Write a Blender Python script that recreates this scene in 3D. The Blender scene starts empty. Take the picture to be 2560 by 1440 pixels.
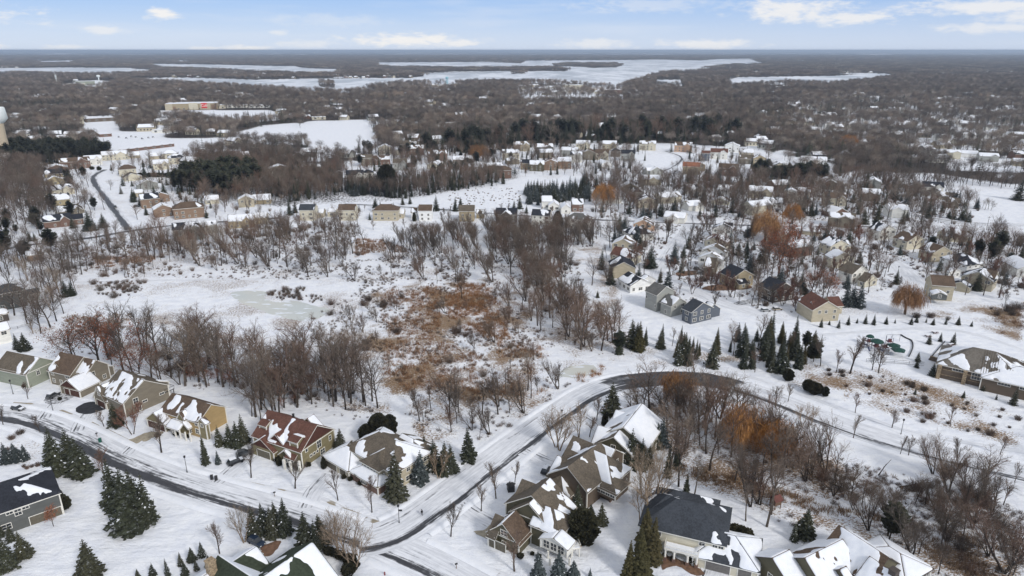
import bpy, math, random
import numpy as np
from mathutils import Vector, Matrix, noise
R=math.radians
# ---------------------------------------------------------------- camera, sky, sun, exposure
scene=bpy.context.scene
CAMH=110.0; FPX=1711.0; HOR=125.0
PITCH=math.atan((720-HOR)/FPX); SP,CP=math.sin(PITCH),math.cos(PITCH)
cam=bpy.data.cameras.new('camera'); cam.sensor_width=36; cam.lens=36*FPX/2560
cam.clip_start=1; cam.clip_end=150000
camo=bpy.data.objects.new('camera',cam); scene.collection.objects.link(camo)
camo.location=(0,0,CAMH); camo.rotation_euler=(math.pi/2-PITCH,0,0); scene.camera=camo
SUN_EL,SUN_AZ=R(34),R(140)      # from behind the camera and to the right (azimuth from +Y, clockwise)
def build_world():
    w=bpy.data.worlds.new('World'); scene.world=w; w.use_nodes=True
    nt=w.node_tree; nt.nodes.clear(); N=nt.nodes.new; Lk=nt.links.new
    out=N('ShaderNodeOutputWorld'); bg=N('ShaderNodeBackground'); bg.inputs['Strength'].default_value=0.094
    Lk(bg.outputs[0],out.inputs[0])
    sky=N('ShaderNodeTexSky'); sky.sky_type='NISHITA'; sky.sun_disc=False
    sky.sun_elevation=SUN_EL; sky.sun_rotation=SUN_AZ; sky.altitude=300; sky.air_density=1.0; sky.dust_density=0.3; sky.ozone_density=2.5
    tc=N('ShaderNodeTexCoord'); sx=N('ShaderNodeSeparateXYZ'); Lk(tc.outputs['Generated'],sx.inputs[0])
    def M(op,a,b=None,c=None,clamp=False):
        n=N('ShaderNodeMath'); n.operation=op; n.use_clamp=clamp
        for i,v in enumerate((a,b,c)):
            if v is None: continue
            if isinstance(v,(int,float)): n.inputs[i].default_value=v
            else: Lk(v,n.inputs[i])
        return n.outputs[0]
    def ramp(v,a,b,o0=0.0,o1=1.0):
        n=N('ShaderNodeMapRange'); n.interpolation_type='SMOOTHSTEP'; Lk(v,n.inputs[0])
        n.inputs[1].default_value=a; n.inputs[2].default_value=b; n.inputs[3].default_value=o0; n.inputs[4].default_value=o1
        return n.outputs[0]
    def mix(f,a,b):
        n=N('ShaderNodeMix'); n.data_type='RGBA'; Lk(f,n.inputs[0])
        for v,s in ((a,n.inputs[6]),(b,n.inputs[7])):
            if isinstance(v,tuple): s.default_value=(*v,1)
            else: Lk(v,s)
        return n.outputs[2]
    x,y,z=sx.outputs
    az=M('ARCTAN2',x,y); el=M('ARCSINE',z)
    # clear air: the sky texture, deeper blue with height above the horizon, paler down in the ground haze
    low=ramp(el,0.0,0.075)
    haze=mix(low,SKY_LO,SKY_HI)
    f=ramp(el,0.05,0.6,SKY_F0,0.15)
    base=mix(f,sky.outputs[0],haze)
    # thin high streaks
    def noise(vec_xyz,scale,detail,rough=0.55):
        c=N('ShaderNodeCombineXYZ')
        for i,v in enumerate(vec_xyz):
            if isinstance(v,(int,float)): c.inputs[i].default_value=v
            else: Lk(v,c.inputs[i])
        n=N('ShaderNodeTexNoise'); n.inputs['Scale'].default_value=scale; n.inputs['Detail'].default_value=detail; n.inputs['Roughness'].default_value=rough
        Lk(c.outputs[0],n.inputs['Vector']); return n.outputs['Fac']
    st=noise((az,M('MULTIPLY',el,9.0),0.3),5.0,6)
    streak=M('MULTIPLY',ramp(st,0.45,0.75),0.35)
    base=mix(streak,base,(7.0,7.5,8.4))
    # cumulus banks
    nz=noise((az,M('MULTIPLY',el,2.6),0.0),38.0,7,0.6)
    nz2=noise((az,M('MULTIPLY',el,3.5),1.7),110.0,4,0.5)
    wob=M('ADD',M('MULTIPLY',M('SUBTRACT',nz,0.5),2.6),M('MULTIPLY',M('SUBTRACT',nz2,0.5),0.8))
    clouds=[(1930,44,110,26,.85),(2050,60,110,15,.8),(2400,46,190,16,.8),(2530,62,120,18,.7),(1040,104,150,15,.95),(1150,110,70,9,.8),(470,54,34,13,.95),(330,87,42,9,.6),
            (20,117,40,7,.8),(230,119,40,5,.5),(640,121,60,7,.8),(800,112,70,9,.45),(1480,112,90,12,.6),(1740,112,110,12,.7),(2420,84,120,10,.6),(1600,28,180,16,.35),(730,88,20,6,.5),(850,62,140,14,.25),
            (-300,60,260,26,.9),(-800,90,260,20,.9),(2950,70,260,30,.9),(3500,50,300,30,.9),(560,121,50,5,.6)]
    tot=None
    for px,py,rx,ry,s in clouds:
        a0=math.atan((px-1280)/FPX); e0=math.atan((HOR-py)/FPX)
        dx=M('MULTIPLY',M('SUBTRACT',az,a0),FPX/rx); dy=M('MULTIPLY',M('SUBTRACT',el,e0),FPX/ry)
        d=M('SQRT',M('ADD',M('MULTIPLY',dx,dx),M('MULTIPLY',dy,dy)))
        m=ramp(M('ADD',d,wob),0.2,1.3,s,0.0)
        tot=m if tot is None else M('MAXIMUM',tot,m)
    up=M('MAXIMUM',z,0.05)
    ov=noise((M('DIVIDE',x,up),M('DIVIDE',y,up),0.0),0.9,6)
    ovm=M('MULTIPLY',ramp(ov,0.36,0.6),ramp(el,0.1,0.3))
    tot=M('MAXIMUM',tot,ovm)
    col=mix(tot,base,(CLOUD,CLOUD*0.985,CLOUD*0.97))
    Lk(col,bg.inputs[0])
SKY_LO=(5.6,6.6,8.5); SKY_HI=(3.1,4.9,8.4); SKY_F0=0.85; CLOUD=8.5
build_world()
sl=bpy.data.lights.new('sun','SUN'); sl.energy=1.9; sl.angle=R(10); sl.color=(1.0,0.955,0.9)
so=bpy.data.objects.new('sun',sl); scene.collection.objects.link(so); so.location=(60,-60,150)
so.rotation_euler=(math.pi/2-SUN_EL,0,math.pi-SUN_AZ)
vs=scene.view_settings; vs.view_transform='Standard'; vs.look='None'; vs.exposure=0.2; vs.gamma=1; vs.use_curve_mapping=False
scene.cycles.max_bounces=6; scene.cycles.transparent_max_bounces=8
rng=random.Random(7); nrs=np.random.RandomState(11)
# ---------------------------------------------------------------- pixel <-> ground helpers
def G(px,py,h=0.0):
    t=(py-720)/FPX; s=(px-1280)/FPX
    k=(CAMH-h)/max(1e-4,(SP+t*CP))
    return Vector((k*s,k*(CP-t*SP),h))
def PJ(x,y,z=0.0):
    dz=z-CAMH; d=y*CP-dz*SP; v=-y*SP-dz*CP
    d=np.maximum(d,1e-3) if isinstance(d,np.ndarray) else max(d,1e-3)
    return 1280+FPX*x/d, 720+FPX*v/d
def depth(x,y,z=0.0): return y*CP+(CAMH-z)*SP
def inpoly(px,py,poly):
    r=np.zeros(px.shape,bool); n=len(poly)
    for i in range(n):
        x1,y1=poly[i]; x2,y2=poly[(i+1)%n]
        if y1==y2: continue
        c=((y1>py)!=(y2>py))&(px<(x2-x1)*(py-y1)/(y2-y1)+x1)
        r^=c
    return r
# ---------------------------------------------------------------- object helpers
COL=scene.collection
def link(o,parent=None):
    COL.objects.link(o)
    if parent is not None: o.parent=parent
    return o
def tag(o,label=None,cat=None,group=None,kind=None):
    if label: o['label']=label
    if cat: o['category']=cat
    if group: o['group']=group
    if kind: o['kind']=kind
    return o
def empty(name,loc,rz=0,label=None,cat=None,group=None):
    o=bpy.data.objects.new(name,None); o.location=loc; o.rotation_euler=(0,0,rz); link(o); return tag(o,label,cat,group)
class MB:
    """collects faces, then becomes one mesh"""
    def __init__(s): s.v=[]; s.f=[]; s.m=[]
    def poly(s,pts,mi=0):
        n=len(s.v); s.v+= [tuple(p) for p in pts]; s.f.append(tuple(range(n,n+len(pts)))); s.m.append(mi)
    def box(s,x0,y0,z0,x1,y1,z1,mi=0,M=None):
        c=[(x0,y0,z0),(x1,y0,z0),(x1,y1,z0),(x0,y1,z0),(x0,y0,z1),(x1,y0,z1),(x1,y1,z1),(x0,y1,z1)]
        if M is not None: c=[tuple(M@Vector(p)) for p in c]
        n=len(s.v); s.v+=c
        for q in ((3,2,1,0),(4,5,6,7),(0,1,5,4),(1,2,6,5),(2,3,7,6),(3,0,4,7)): s.f.append(tuple(n+i for i in q)); s.m.append(mi)
    def slab(s,pts,dz,mt=0,ms=1):
        """polygon extruded straight down by dz; top material mt, sides and underside ms"""
        n=len(s.v); k=len(pts); s.v+=[tuple(p) for p in pts]+[(p[0],p[1],p[2]-dz) for p in pts]
        s.f.append(tuple(range(n,n+k))); s.m.append(mt)
        s.f.append(tuple(n+k+i for i in reversed(range(k)))); s.m.append(ms)
        for i in range(k):
            j=(i+1)%k; s.f.append((n+j,n+i,n+k+i,n+k+j)); s.m.append(ms)
    def tube(s,p,q,r0,r1,sides=4,mi=0,cap=False):
        p=Vector(p); q=Vector(q); d=(q-p)
        if d.length<1e-6: return
        d.normalize(); a=d.orthogonal().normalized(); b=d.cross(a); n=len(s.v)
        for c,r in ((p,r0),(q,r1)):
            for i in range(sides):
                t=2*math.pi*i/sides; s.v.append(tuple(c+a*(math.cos(t)*r)+b*(math.sin(t)*r)))
        for i in range(sides):
            j=(i+1)%sides; s.f.append((n+i,n+j,n+sides+j,n+sides+i)); s.m.append(mi)
        if cap:
            s.f.append(tuple(n+sides+i for i in range(sides))); s.m.append(mi); s.f.append(tuple(n+i for i in reversed(range(sides)))); s.m.append(mi)
    def lathe(s,prof,sides=10,mi=0,c=(0,0,0)):
        n=len(s.v)
        for r,z in prof:
            for i in range(sides):
                t=2*math.pi*i/sides; s.v.append((c[0]+r*math.cos(t),c[1]+r*math.sin(t),c[2]+z))
        for k in range(len(prof)-1):
            for i in range(sides):
                j=(i+1)%sides; s.f.append((n+k*sides+i,n+k*sides+j,n+(k+1)*sides+j,n+(k+1)*sides+i)); s.m.append(mi)
    def mesh(s,name,mats,smooth=False):
        me=bpy.data.meshes.new(name); me.from_pydata(s.v,[],s.f)
        for m in (mats if isinstance(mats,(list,tuple)) else [mats]): me.materials.append(m)
        if any(s.m): me.polygons.foreach_set('material_index',s.m)
        if smooth: me.polygons.foreach_set('use_smooth',[True]*len(s.f))
        me.update(); return me
    def build(s,name,mats,parent=None,smooth=False,loc=None,**t):
        o=bpy.data.objects.new(name,s.mesh(name,mats,smooth)); link(o,parent)
        if loc is not None: o.location=loc
        return tag(o,**t)
# ---------------------------------------------------------------- materials
def newmat(name):
    m=bpy.data.materials.new(name); m.use_nodes=True; nt=m.node_tree; return m,nt,nt.nodes['Principled BSDF']
def nmath(nt,op,a,b=None,clamp=False):
    n=nt.nodes.new('ShaderNodeMath'); n.operation=op; n.use_clamp=clamp
    for i,v in enumerate((a,b)):
        if v is None: continue
        if isinstance(v,(int,float)): n.inputs[i].default_value=v
        else: nt.links.new(v,n.inputs[i])
    return n.outputs[0]
def nmix(nt,f,a,b):
    n=nt.nodes.new('ShaderNodeMix'); n.data_type='RGBA'
    if isinstance(f,(int,float)): n.inputs[0].default_value=f
    else: nt.links.new(f,n.inputs[0])
    for v,s in ((a,n.inputs[6]),(b,n.inputs[7])):
        if isinstance(v,tuple): s.default_value=(*v[:3],1)
        else: nt.links.new(v,s)
    return n.outputs[2]
def nnoise(nt,scale,detail=3,rough=.5,vec=None,coord='Object',scl=None,out='Fac'):
    n=nt.nodes.new('ShaderNodeTexNoise'); n.inputs['Scale'].default_value=scale; n.inputs['Detail'].default_value=detail; n.inputs['Roughness'].default_value=rough
    if vec is None:
        tc=nt.nodes.new('ShaderNodeTexCoord'); vec=tc.outputs[coord]
    if scl:
        mp=nt.nodes.new('ShaderNodeMapping'); mp.inputs['Scale'].default_value=scl; nt.links.new(vec,mp.inputs[0]); vec=mp.outputs[0]
    nt.links.new(vec,n.inputs['Vector']); return n.outputs[out]
def nramp(nt,v,a,b,o0=0.,o1=1.,smooth=True):
    n=nt.nodes.new('ShaderNodeMapRange'); n.interpolation_type='SMOOTHSTEP' if smooth else 'LINEAR'
    for i,x in enumerate((v,a,b,o0,o1)):
        if isinstance(x,(int,float)): n.inputs[i].default_value=x
        else: nt.links.new(x,n.inputs[i])
    return n.outputs[0]
def nbump(nt,bs,h,strength=.3,dist=.1):
    b=nt.nodes.new('ShaderNodeBump'); b.inputs['Strength'].default_value=strength; b.inputs['Distance'].default_value=dist
    nt.links.new(h,b.inputs['Height']); nt.links.new(b.outputs[0],bs.inputs['Normal'])
def mat(name,col,rough=.8,var=.25,scale=1.5,scl=None,bump=0,spec=.3,metal=0,objvar=0,col2=None):
    m,nt,bs=newmat(name); d=tuple(c*(1-var) for c in col); l=tuple(min(1,c*(1+var)) for c in col)
    if col2: d,l=col,col2
    n=nnoise(nt,scale,5,.6,scl=scl); f=nramp(nt,n,.3,.7)
    c=nmix(nt,f,d,l)
    if objvar:
        oi=nt.nodes.new('ShaderNodeObjectInfo'); r=nramp(nt,oi.outputs['Random'],0.,1.,1-objvar,1+objvar,False)
        h=nt.nodes.new('ShaderNodeHueSaturation'); nt.links.new(c,h.inputs['Color']); nt.links.new(r,h.inputs['Value'])
        wn=nt.nodes.new('ShaderNodeTexWhiteNoise'); wn.noise_dimensions='1D'; nt.links.new(oi.outputs['Random'],wn.inputs['W'])
        nt.links.new(nramp(nt,wn.outputs['Value'],0.,1.,.5-objvar*.045,.5+objvar*.045,False),h.inputs['Hue']); c=h.outputs[0]
    nt.links.new(c,bs.inputs['Base Color']); bs.inputs['Roughness'].default_value=rough; bs.inputs['Specular IOR Level'].default_value=spec; bs.inputs['Metallic'].default_value=metal
    if bump: nbump(nt,bs,n,bump,.05)
    return m
SNOWC=(.80,.825,.87)
def snow_mat(name,bump=.25,scale=.6):
    m,nt,bs=newmat(name); n=nnoise(nt,scale,6,.6); c=nmix(nt,nramp(nt,n,.3,.7),(.76,.79,.845),(.83,.85,.885))
    nt.links.new(c,bs.inputs['Base Color']); bs.inputs['Roughness'].default_value=.75; bs.inputs['Specular IOR Level'].default_value=.2
    nbump(nt,bs,n,bump,.3); return m
M_SNOW=snow_mat('snow'); M_ROOFSNOW=snow_mat('roof_snow',.15,.8)
OBST=[]   # (x,y,r) around houses, filled by the house builder
# ---------------------------------------------------------------- areas, as outlines on the ground
def low(pts): return [(x,HOR+(y-HOR)*1.14) for x,y in pts]      # shore hidden behind 14 m trees
LAKES={
'lake_main':[(282,201),(369,195),(453,194),(571,197),(638,200),(756,197),(860,196),(924,195),(1025,195),(1060,191),(1058,188),(1000,184),(934,182),(840,181.5),(780,182),(760,178),(840,182),(1000,184),(1159,179),(1277,177.5),(1411,178),(1424,175),(1378,169.5),(1189,171),(1075,170),(944,166),(941,156.5),(1142,155),(1243,156),(1303,158.5),(1310,152),(1500,150.5),(1700,150),(1751,151.5),(1800,147.6),(1878,148),(1890,153.5),(1924,160),(1836,162.5),(1755,172),(1808,175),(1727,178),(1660,183)]+low([(1582,198),(1539,210),(1495,208),(1428,201.5),(1310,198),(1209,198),(1125,201.5),(1008,201.5),(947,208),(890,218),(860,222),(689,215),(571,208),(386,198)]),
'lake_channel':[(376,159.5),(500,161),(600,163),(739,166),(756,169.5),(846,173)]+low([(846,177.5),(772,178),(605,172.5),(504,167.5),(390,164)]),
'lake_arm':[(-60,170),(0,171),(150,169),(300,170),(340,173),(400,174)]+low([(360,177),(200,180),(100,177),(-60,176)]),
'lake_glimpse':[(95,153),(190,151)]+low([(180,154),(100,155)]),
'lake_bay':[(1822,200),(1843,193.5),(2082,190),(2170,183),(2222,184.6),(2244,193)]+low([(2152,197),(2064,204),(1976,199),(1906,204),(1825,208)]),
'lake_pool':[(1640,200),(1700,199)]+low([(1706,205),(1640,206)])}
LAND=[[(1384,161.5),(1430,158.7),(1540,159),(1555,164),(1540,168.5),(1480,170),(1450,167),(1390,166)],[(1277,183),(1290,180),(1310,180),(1315,184),(1280,185)],[(796,210),(800,217),(835,219),(837,211)]]
OPEN=[[(762,303),(925,300),(934,330),(945,362),(870,392),(775,372),(755,350),(740,335)],
 [(580,335),(655,315),(745,307),(752,340),(770,358),(690,362),(590,350)],
 [(215,305),(290,298),(300,330),(390,330),(400,275),(430,275),(680,275),(700,300),(560,310),(450,290),(400,300),(410,345),(580,345),(570,375),(430,392),(290,392),(240,380),(240,350),(200,330)],
 [(990,520),(1060,500),(1140,492),(1230,473),(1300,480),(1310,505),(1280,530),(1000,535)],
 [(2360,500),(2400,490),(2470,478),(2560,490),(2700,500),(2700,560),(2440,560),(2400,530)],
 [(1590,400),(1640,385),(1690,400),(1690,450),(1620,470),(1600,445)],
 [(240,200),(300,205),(250,222),(160,222),(150,212)],
 [(2000,480),(2090,470),(2200,560),(2100,560)],[(2370,392),(2560,400),(2560,430),(2370,425)]]
HOODS=[  # village areas: houses, yards, scattered trees
 [(100,400),(260,380),(470,385),(470,480),(560,530),(560,570),(300,600),(100,600)],
 [(900,370),(1280,360),(1700,360),(1880,370),(2080,410),(2080,460),(1460,460),(1000,440)],
 [(700,520),(1320,525),(1500,470),(1700,440),(2250,450),(2560,470),(2560,760),(2480,780),(2290,790),(2000,800),(1720,790),(1600,740),(1480,700),(1500,600),(1480,575),(1220,580),(700,560)],
 [(860,400),(960,410),(960,470),(860,470)],[(1290,215),(1560,212),(1560,250),(1290,245)],
 [(1980,250),(2560,240),(2560,380),(2280,370),(1980,330)],[(400,385),(480,385),(480,440),(400,440)]]
ROADS=[ # name, centre line, width, z, bare strips [(offset from centre as a share of the half width, width share, strength)], bare along
 ('street',[(-140,1030),(0,1036),(90,1053),(190,1093),(290,1143),(400,1188),(520,1228),(640,1262),(760,1298),(850,1327),(935,1352),(1030,1390),(1110,1430),(1200,1480)],10.5,.020,
   [(.42,.34,1.12),(-.15,.5,.55)],[(0,1.12),(.3,1.1),(.55,.98),(.72,1.0),(.78,.8),(1,.7)]),
 ('parkway',[(900,1352),(945,1345),(1010,1318),(1105,1252),(1205,1176),(1305,1100),(1400,1032),(1480,982),(1560,956),(1680,946),(1780,952),(1900,984),(2050,1043),(2200,1094),(2400,1149),(2700,1215)],11.5,.026,
   [(.55,.28,1.0),(.0,.3,.32),(-.62,.2,.5),(.25,.2,.55)],[(0,1.1),(.12,1.0),(.3,.9),(.42,1.0),(.47,1.9),(.58,1.75),(.64,.95),(.78,.84),(1,.88)]),
 ('lane',[(1728,556),(1705,590),(1680,625),(1655,660),(1643,690),(1680,706),(1740,730),(1800,757),(1880,780),(1960,805)],7.5,.03,[(.5,.3,.6),(-.4,.3,.4)],[(0,.9),(1,.75)]),
 ('avenue',[(860,510),(1000,517),(1100,524),(1330,541),(1480,549),(1600,554),(1700,558),(1830,562),(1950,566),(2100,566),(2240,568)],8,.034,[(0,.7,.85)],[(0,1),(1,1)]),
 ('west_road',[(-100,634),(0,626),(60,614),(200,599),(330,577),(450,562),(600,552),(700,545)],8,.034,[(0,.8,1.0)],[(0,1),(1,1)]),
 ('hill_street',[(262,424),(240,435),(232,446),(240,465),(262,495),(285,525),(305,552),(325,578)],8,.030,[(0,.75,1.0)],[(0,1),(1,1.1)]),
 ('hill_road',[(1660,378),(1695,390),(1698,402),(1672,420),(1632,436),(1612,448),(1632,476),(1690,502),(1720,528),(1726,556)],8,.038,[(-.4,.4,.9),(.5,.3,.5)],[(0,1),(.55,1),(.7,.45),(1,.8)]),
 ('east_road',[(2060,440),(2110,465),(2160,490),(2230,522),(2330,547),(2450,560),(2600,563)],9,.030,[(-.5,.25,.9),(.5,.25,.8)],[(0,1),(1,.9)]),
 ('cul_de_sac',[(2300,722),(2270,690),(2240,660),(2190,640)],9,.030,[(0.1,.5,.45)],[(0,.9),(1,.6)])]
PATHS=[ # sidewalks and trails: width, z, bare amount
 ('sidewalk',[(30,1008),(110,1015),(200,1046),(320,1103),(372,1135),(440,1160),(520,1184),(640,1212),(720,1231),(800,1246),(870,1278),(960,1313)],1.7,.5),
 ('sidewalk',[(1055,1363),(1110,1383),(1190,1413),(1290,1448)],1.7,.55),
 ('trail',[(180,706),(400,701),(640,697),(840,691),(1010,685)],2.5,.22),
 ('trail',[(1400,985),(1500,945),(1600,931),(1720,928),(1860,940),(2000,985),(2140,1035),(2300,1085),(2560,1130)],2.2,.2),
 ('park_path',[(2040,838),(2150,830),(2250,823),(2340,822),(2420,832),(2500,855),(2600,890)],2.6,.25)]
PATCHES=[ # bare driveways and yards: outline, colour name
 ('driveway',[(188,1025),(210,1008),(238,1005),(252,1018),(262,1024),(215,1036)],'asphalt'),
 ('driveway',[(110,1002),(125,985),(165,985),(190,990),(150,1008),(120,1010)],'slush'),
 ('driveway',[(320,1103),(350,1088),(372,1080),(385,1083),(358,1100),(335,1110)],'concrete'),
 ('driveway',[(352,1094),(372,1082),(410,1080),(380,1096),(360,1104)],'concrete'),
 ('driveway',[(1185,1330),(1212,1324),(1232,1310),(1240,1332),(1228,1350),(1205,1342)],'concrete'),
 ('driveway',[(655,1365),(700,1352),(690,1378),(668,1392),(655,1380)],'brownpaver'),
 ('driveway',[(1655,1425),(1665,1392),(1700,1400),(1760,1430),(1740,1440),(1690,1415)],'brownpaver'),
 ('driveway',[(1750,1008-280),(1750,1008-280),(1751,729)],'asphalt'),
 ('driveway',[(1695,680),(1760,677),(1765,684),(1700,690)],'brownpaver'),
 ('driveway',[(1755,722),(1790,712),(1865,712),(1875,722),(1790,727)],'brownpaver'),
 ('driveway',[(1835,757),(1890,745),(1920,752),(1890,758),(1850,763)],'slush'),
 ('driveway',[(1560,1062-60),(1563,1003),(1562,1006)],'asphalt'),
 ('driveway',[(1345,1208),(1380,1190),(1400,1193),(1372,1212)],'slush')]
REEDS=[ # outline, tufts per 100 m2, colour variant
 ([(960,722),(1100,716),(1105,760),(1095,850),(1190,885),(1275,930),(1290,985),(1180,1000),(1000,985),(945,925),(970,835),(950,775)],38,0),
 ([(1150,708),(1215,710),(1252,742),(1250,790),(1280,850),(1180,845),(1120,792),(1113,742)],75,0),
 ([(1240,850),(1360,868),(1355,898),(1245,895)],30,0),
 ([(890,598),(960,600),(1040,632),(930,632),(885,645)],70,0),([(230,643),(390,640),(385,655),(240,672)],60,0),
 ([(1432,955),(1440,940),(1475,932),(1495,920),(1490,910),(1512,918),(1500,945),(1460,957)],40,0),
 ([(1690,1160),(1790,1185),(1900,1210),(1990,1235),(2060,1265),(2230,1290),(2400,1335),(2560,1385),(2560,1410),(2390,1355),(2220,1312),(2050,1290),(1980,1262),(1880,1235),(1780,1210),(1680,1184)],95,1),
 ([(2480,785),(2560,758),(2640,760),(2640,840),(2500,835)],30,0),([(2420,1098),(2485,1100),(2480,1118),(2425,1112)],26,1),
 ([(150,790),(330,785),(320,830),(200,840)],34,1),([(1190,1000),(1370,960),(1390,985),(1240,1030)],16,0),
 ([(1700,1010),(1890,1040),(1960,1100),(1900,1110),(1760,1060)],12,0),([(2020,915),(2170,930),(2500,1040),(2560,1100),(2350,1060),(2100,990)],1.3,1),
 ([(2230,1300),(2330,1340),(2480,1420),(2520,1480),(2400,1440),(2280,1370)],80,1),([(1700,1010),(2050,1130),(2560,1290),(2560,1440),(2200,1330),(1950,1270),(1680,1150)],8,1),([(1000,1030),(1240,1060),(1400,990),(1200,1100)],8,1),([(1500,1115),(1000,1115),(1000,1116)],1,0)]
VEG=[ # outline, dry grass fleck strength painted into the snow sheet
 ([(180,706),(700,690),(1010,690),(1250,640),(1480,760),(1500,900),(1280,1010),(1000,1000),(820,900),(560,810),(400,790),(180,760)],.34),
 ([(940,690),(1280,700),(1380,860),(1300,1000),(1000,1010),(900,900)],.5),
 ([(570,725),(870,740),(900,800),(760,830),(600,790),(540,750)],.30),
 ([(220,600),(1450,590),(1300,700),(560,700),(220,700)],.34),([(560,720),(660,760),(800,808),(900,830),(880,850),(740,825),(620,780),(560,745)],.40),
 ([(2000,905),(2200,915),(2560,1030),(2560,1130),(2400,1080),(2150,1020),(1950,960)],.47),([(1640,930),(1700,1000),(2000,1110),(2300,1230),(2560,1300),(2560,1440),(1900,1290),(1640,1180),(1500,1060)],.45),
 ([(60,780),(400,790),(700,850),(960,930),(1000,1050),(700,1010),(300,900),(60,860)],.4),([(1000,1010),(1300,1000),(1480,940),(1360,1020),(1230,1110),(1050,1120)],.45),
 ([(2290,790),(2560,740),(2560,860),(2420,815)],.5),([(0,600),(220,600),(220,700),(150,860),(0,700)],.35),([(990,520),(1290,460),(1310,520),(1290,530)],.33),
 ([(1290,570),(1500,600),(1600,860),(2050,900),(1700,925),(1400,900)],.42),([(0,1080),(130,1090),(130,1180),(0,1170)],.3),([(1960,1270),(2560,1330),(2560,1480),(2250,1440)],.42)]
WOODFLOOR=[([(60,800),(400,830),(700,870),(960,940),(990,1040),(700,1000),(300,900),(60,870)],.34),([(1280,580),(1500,640),(1600,870),(1420,860),(1260,660)],.34),
 ([(700,440),(1000,440),(1300,400),(1300,450),(1000,505),(700,520),(480,500)],.5),([(1640,1000),(2000,1110),(2560,1290),(2560,1400),(2000,1290),(1640,1170)],.22)]
POND=[(578,735),(600,728),(640,727),(668,732),(660,745),(690,755),(735,752),(790,765),(822,775),(800,795),(760,803),(700,792),(650,775),(600,755)]
POND2=[(1392,938),(1420,918),(1470,912),(1490,920),(1480,935),(1440,945)]
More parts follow.
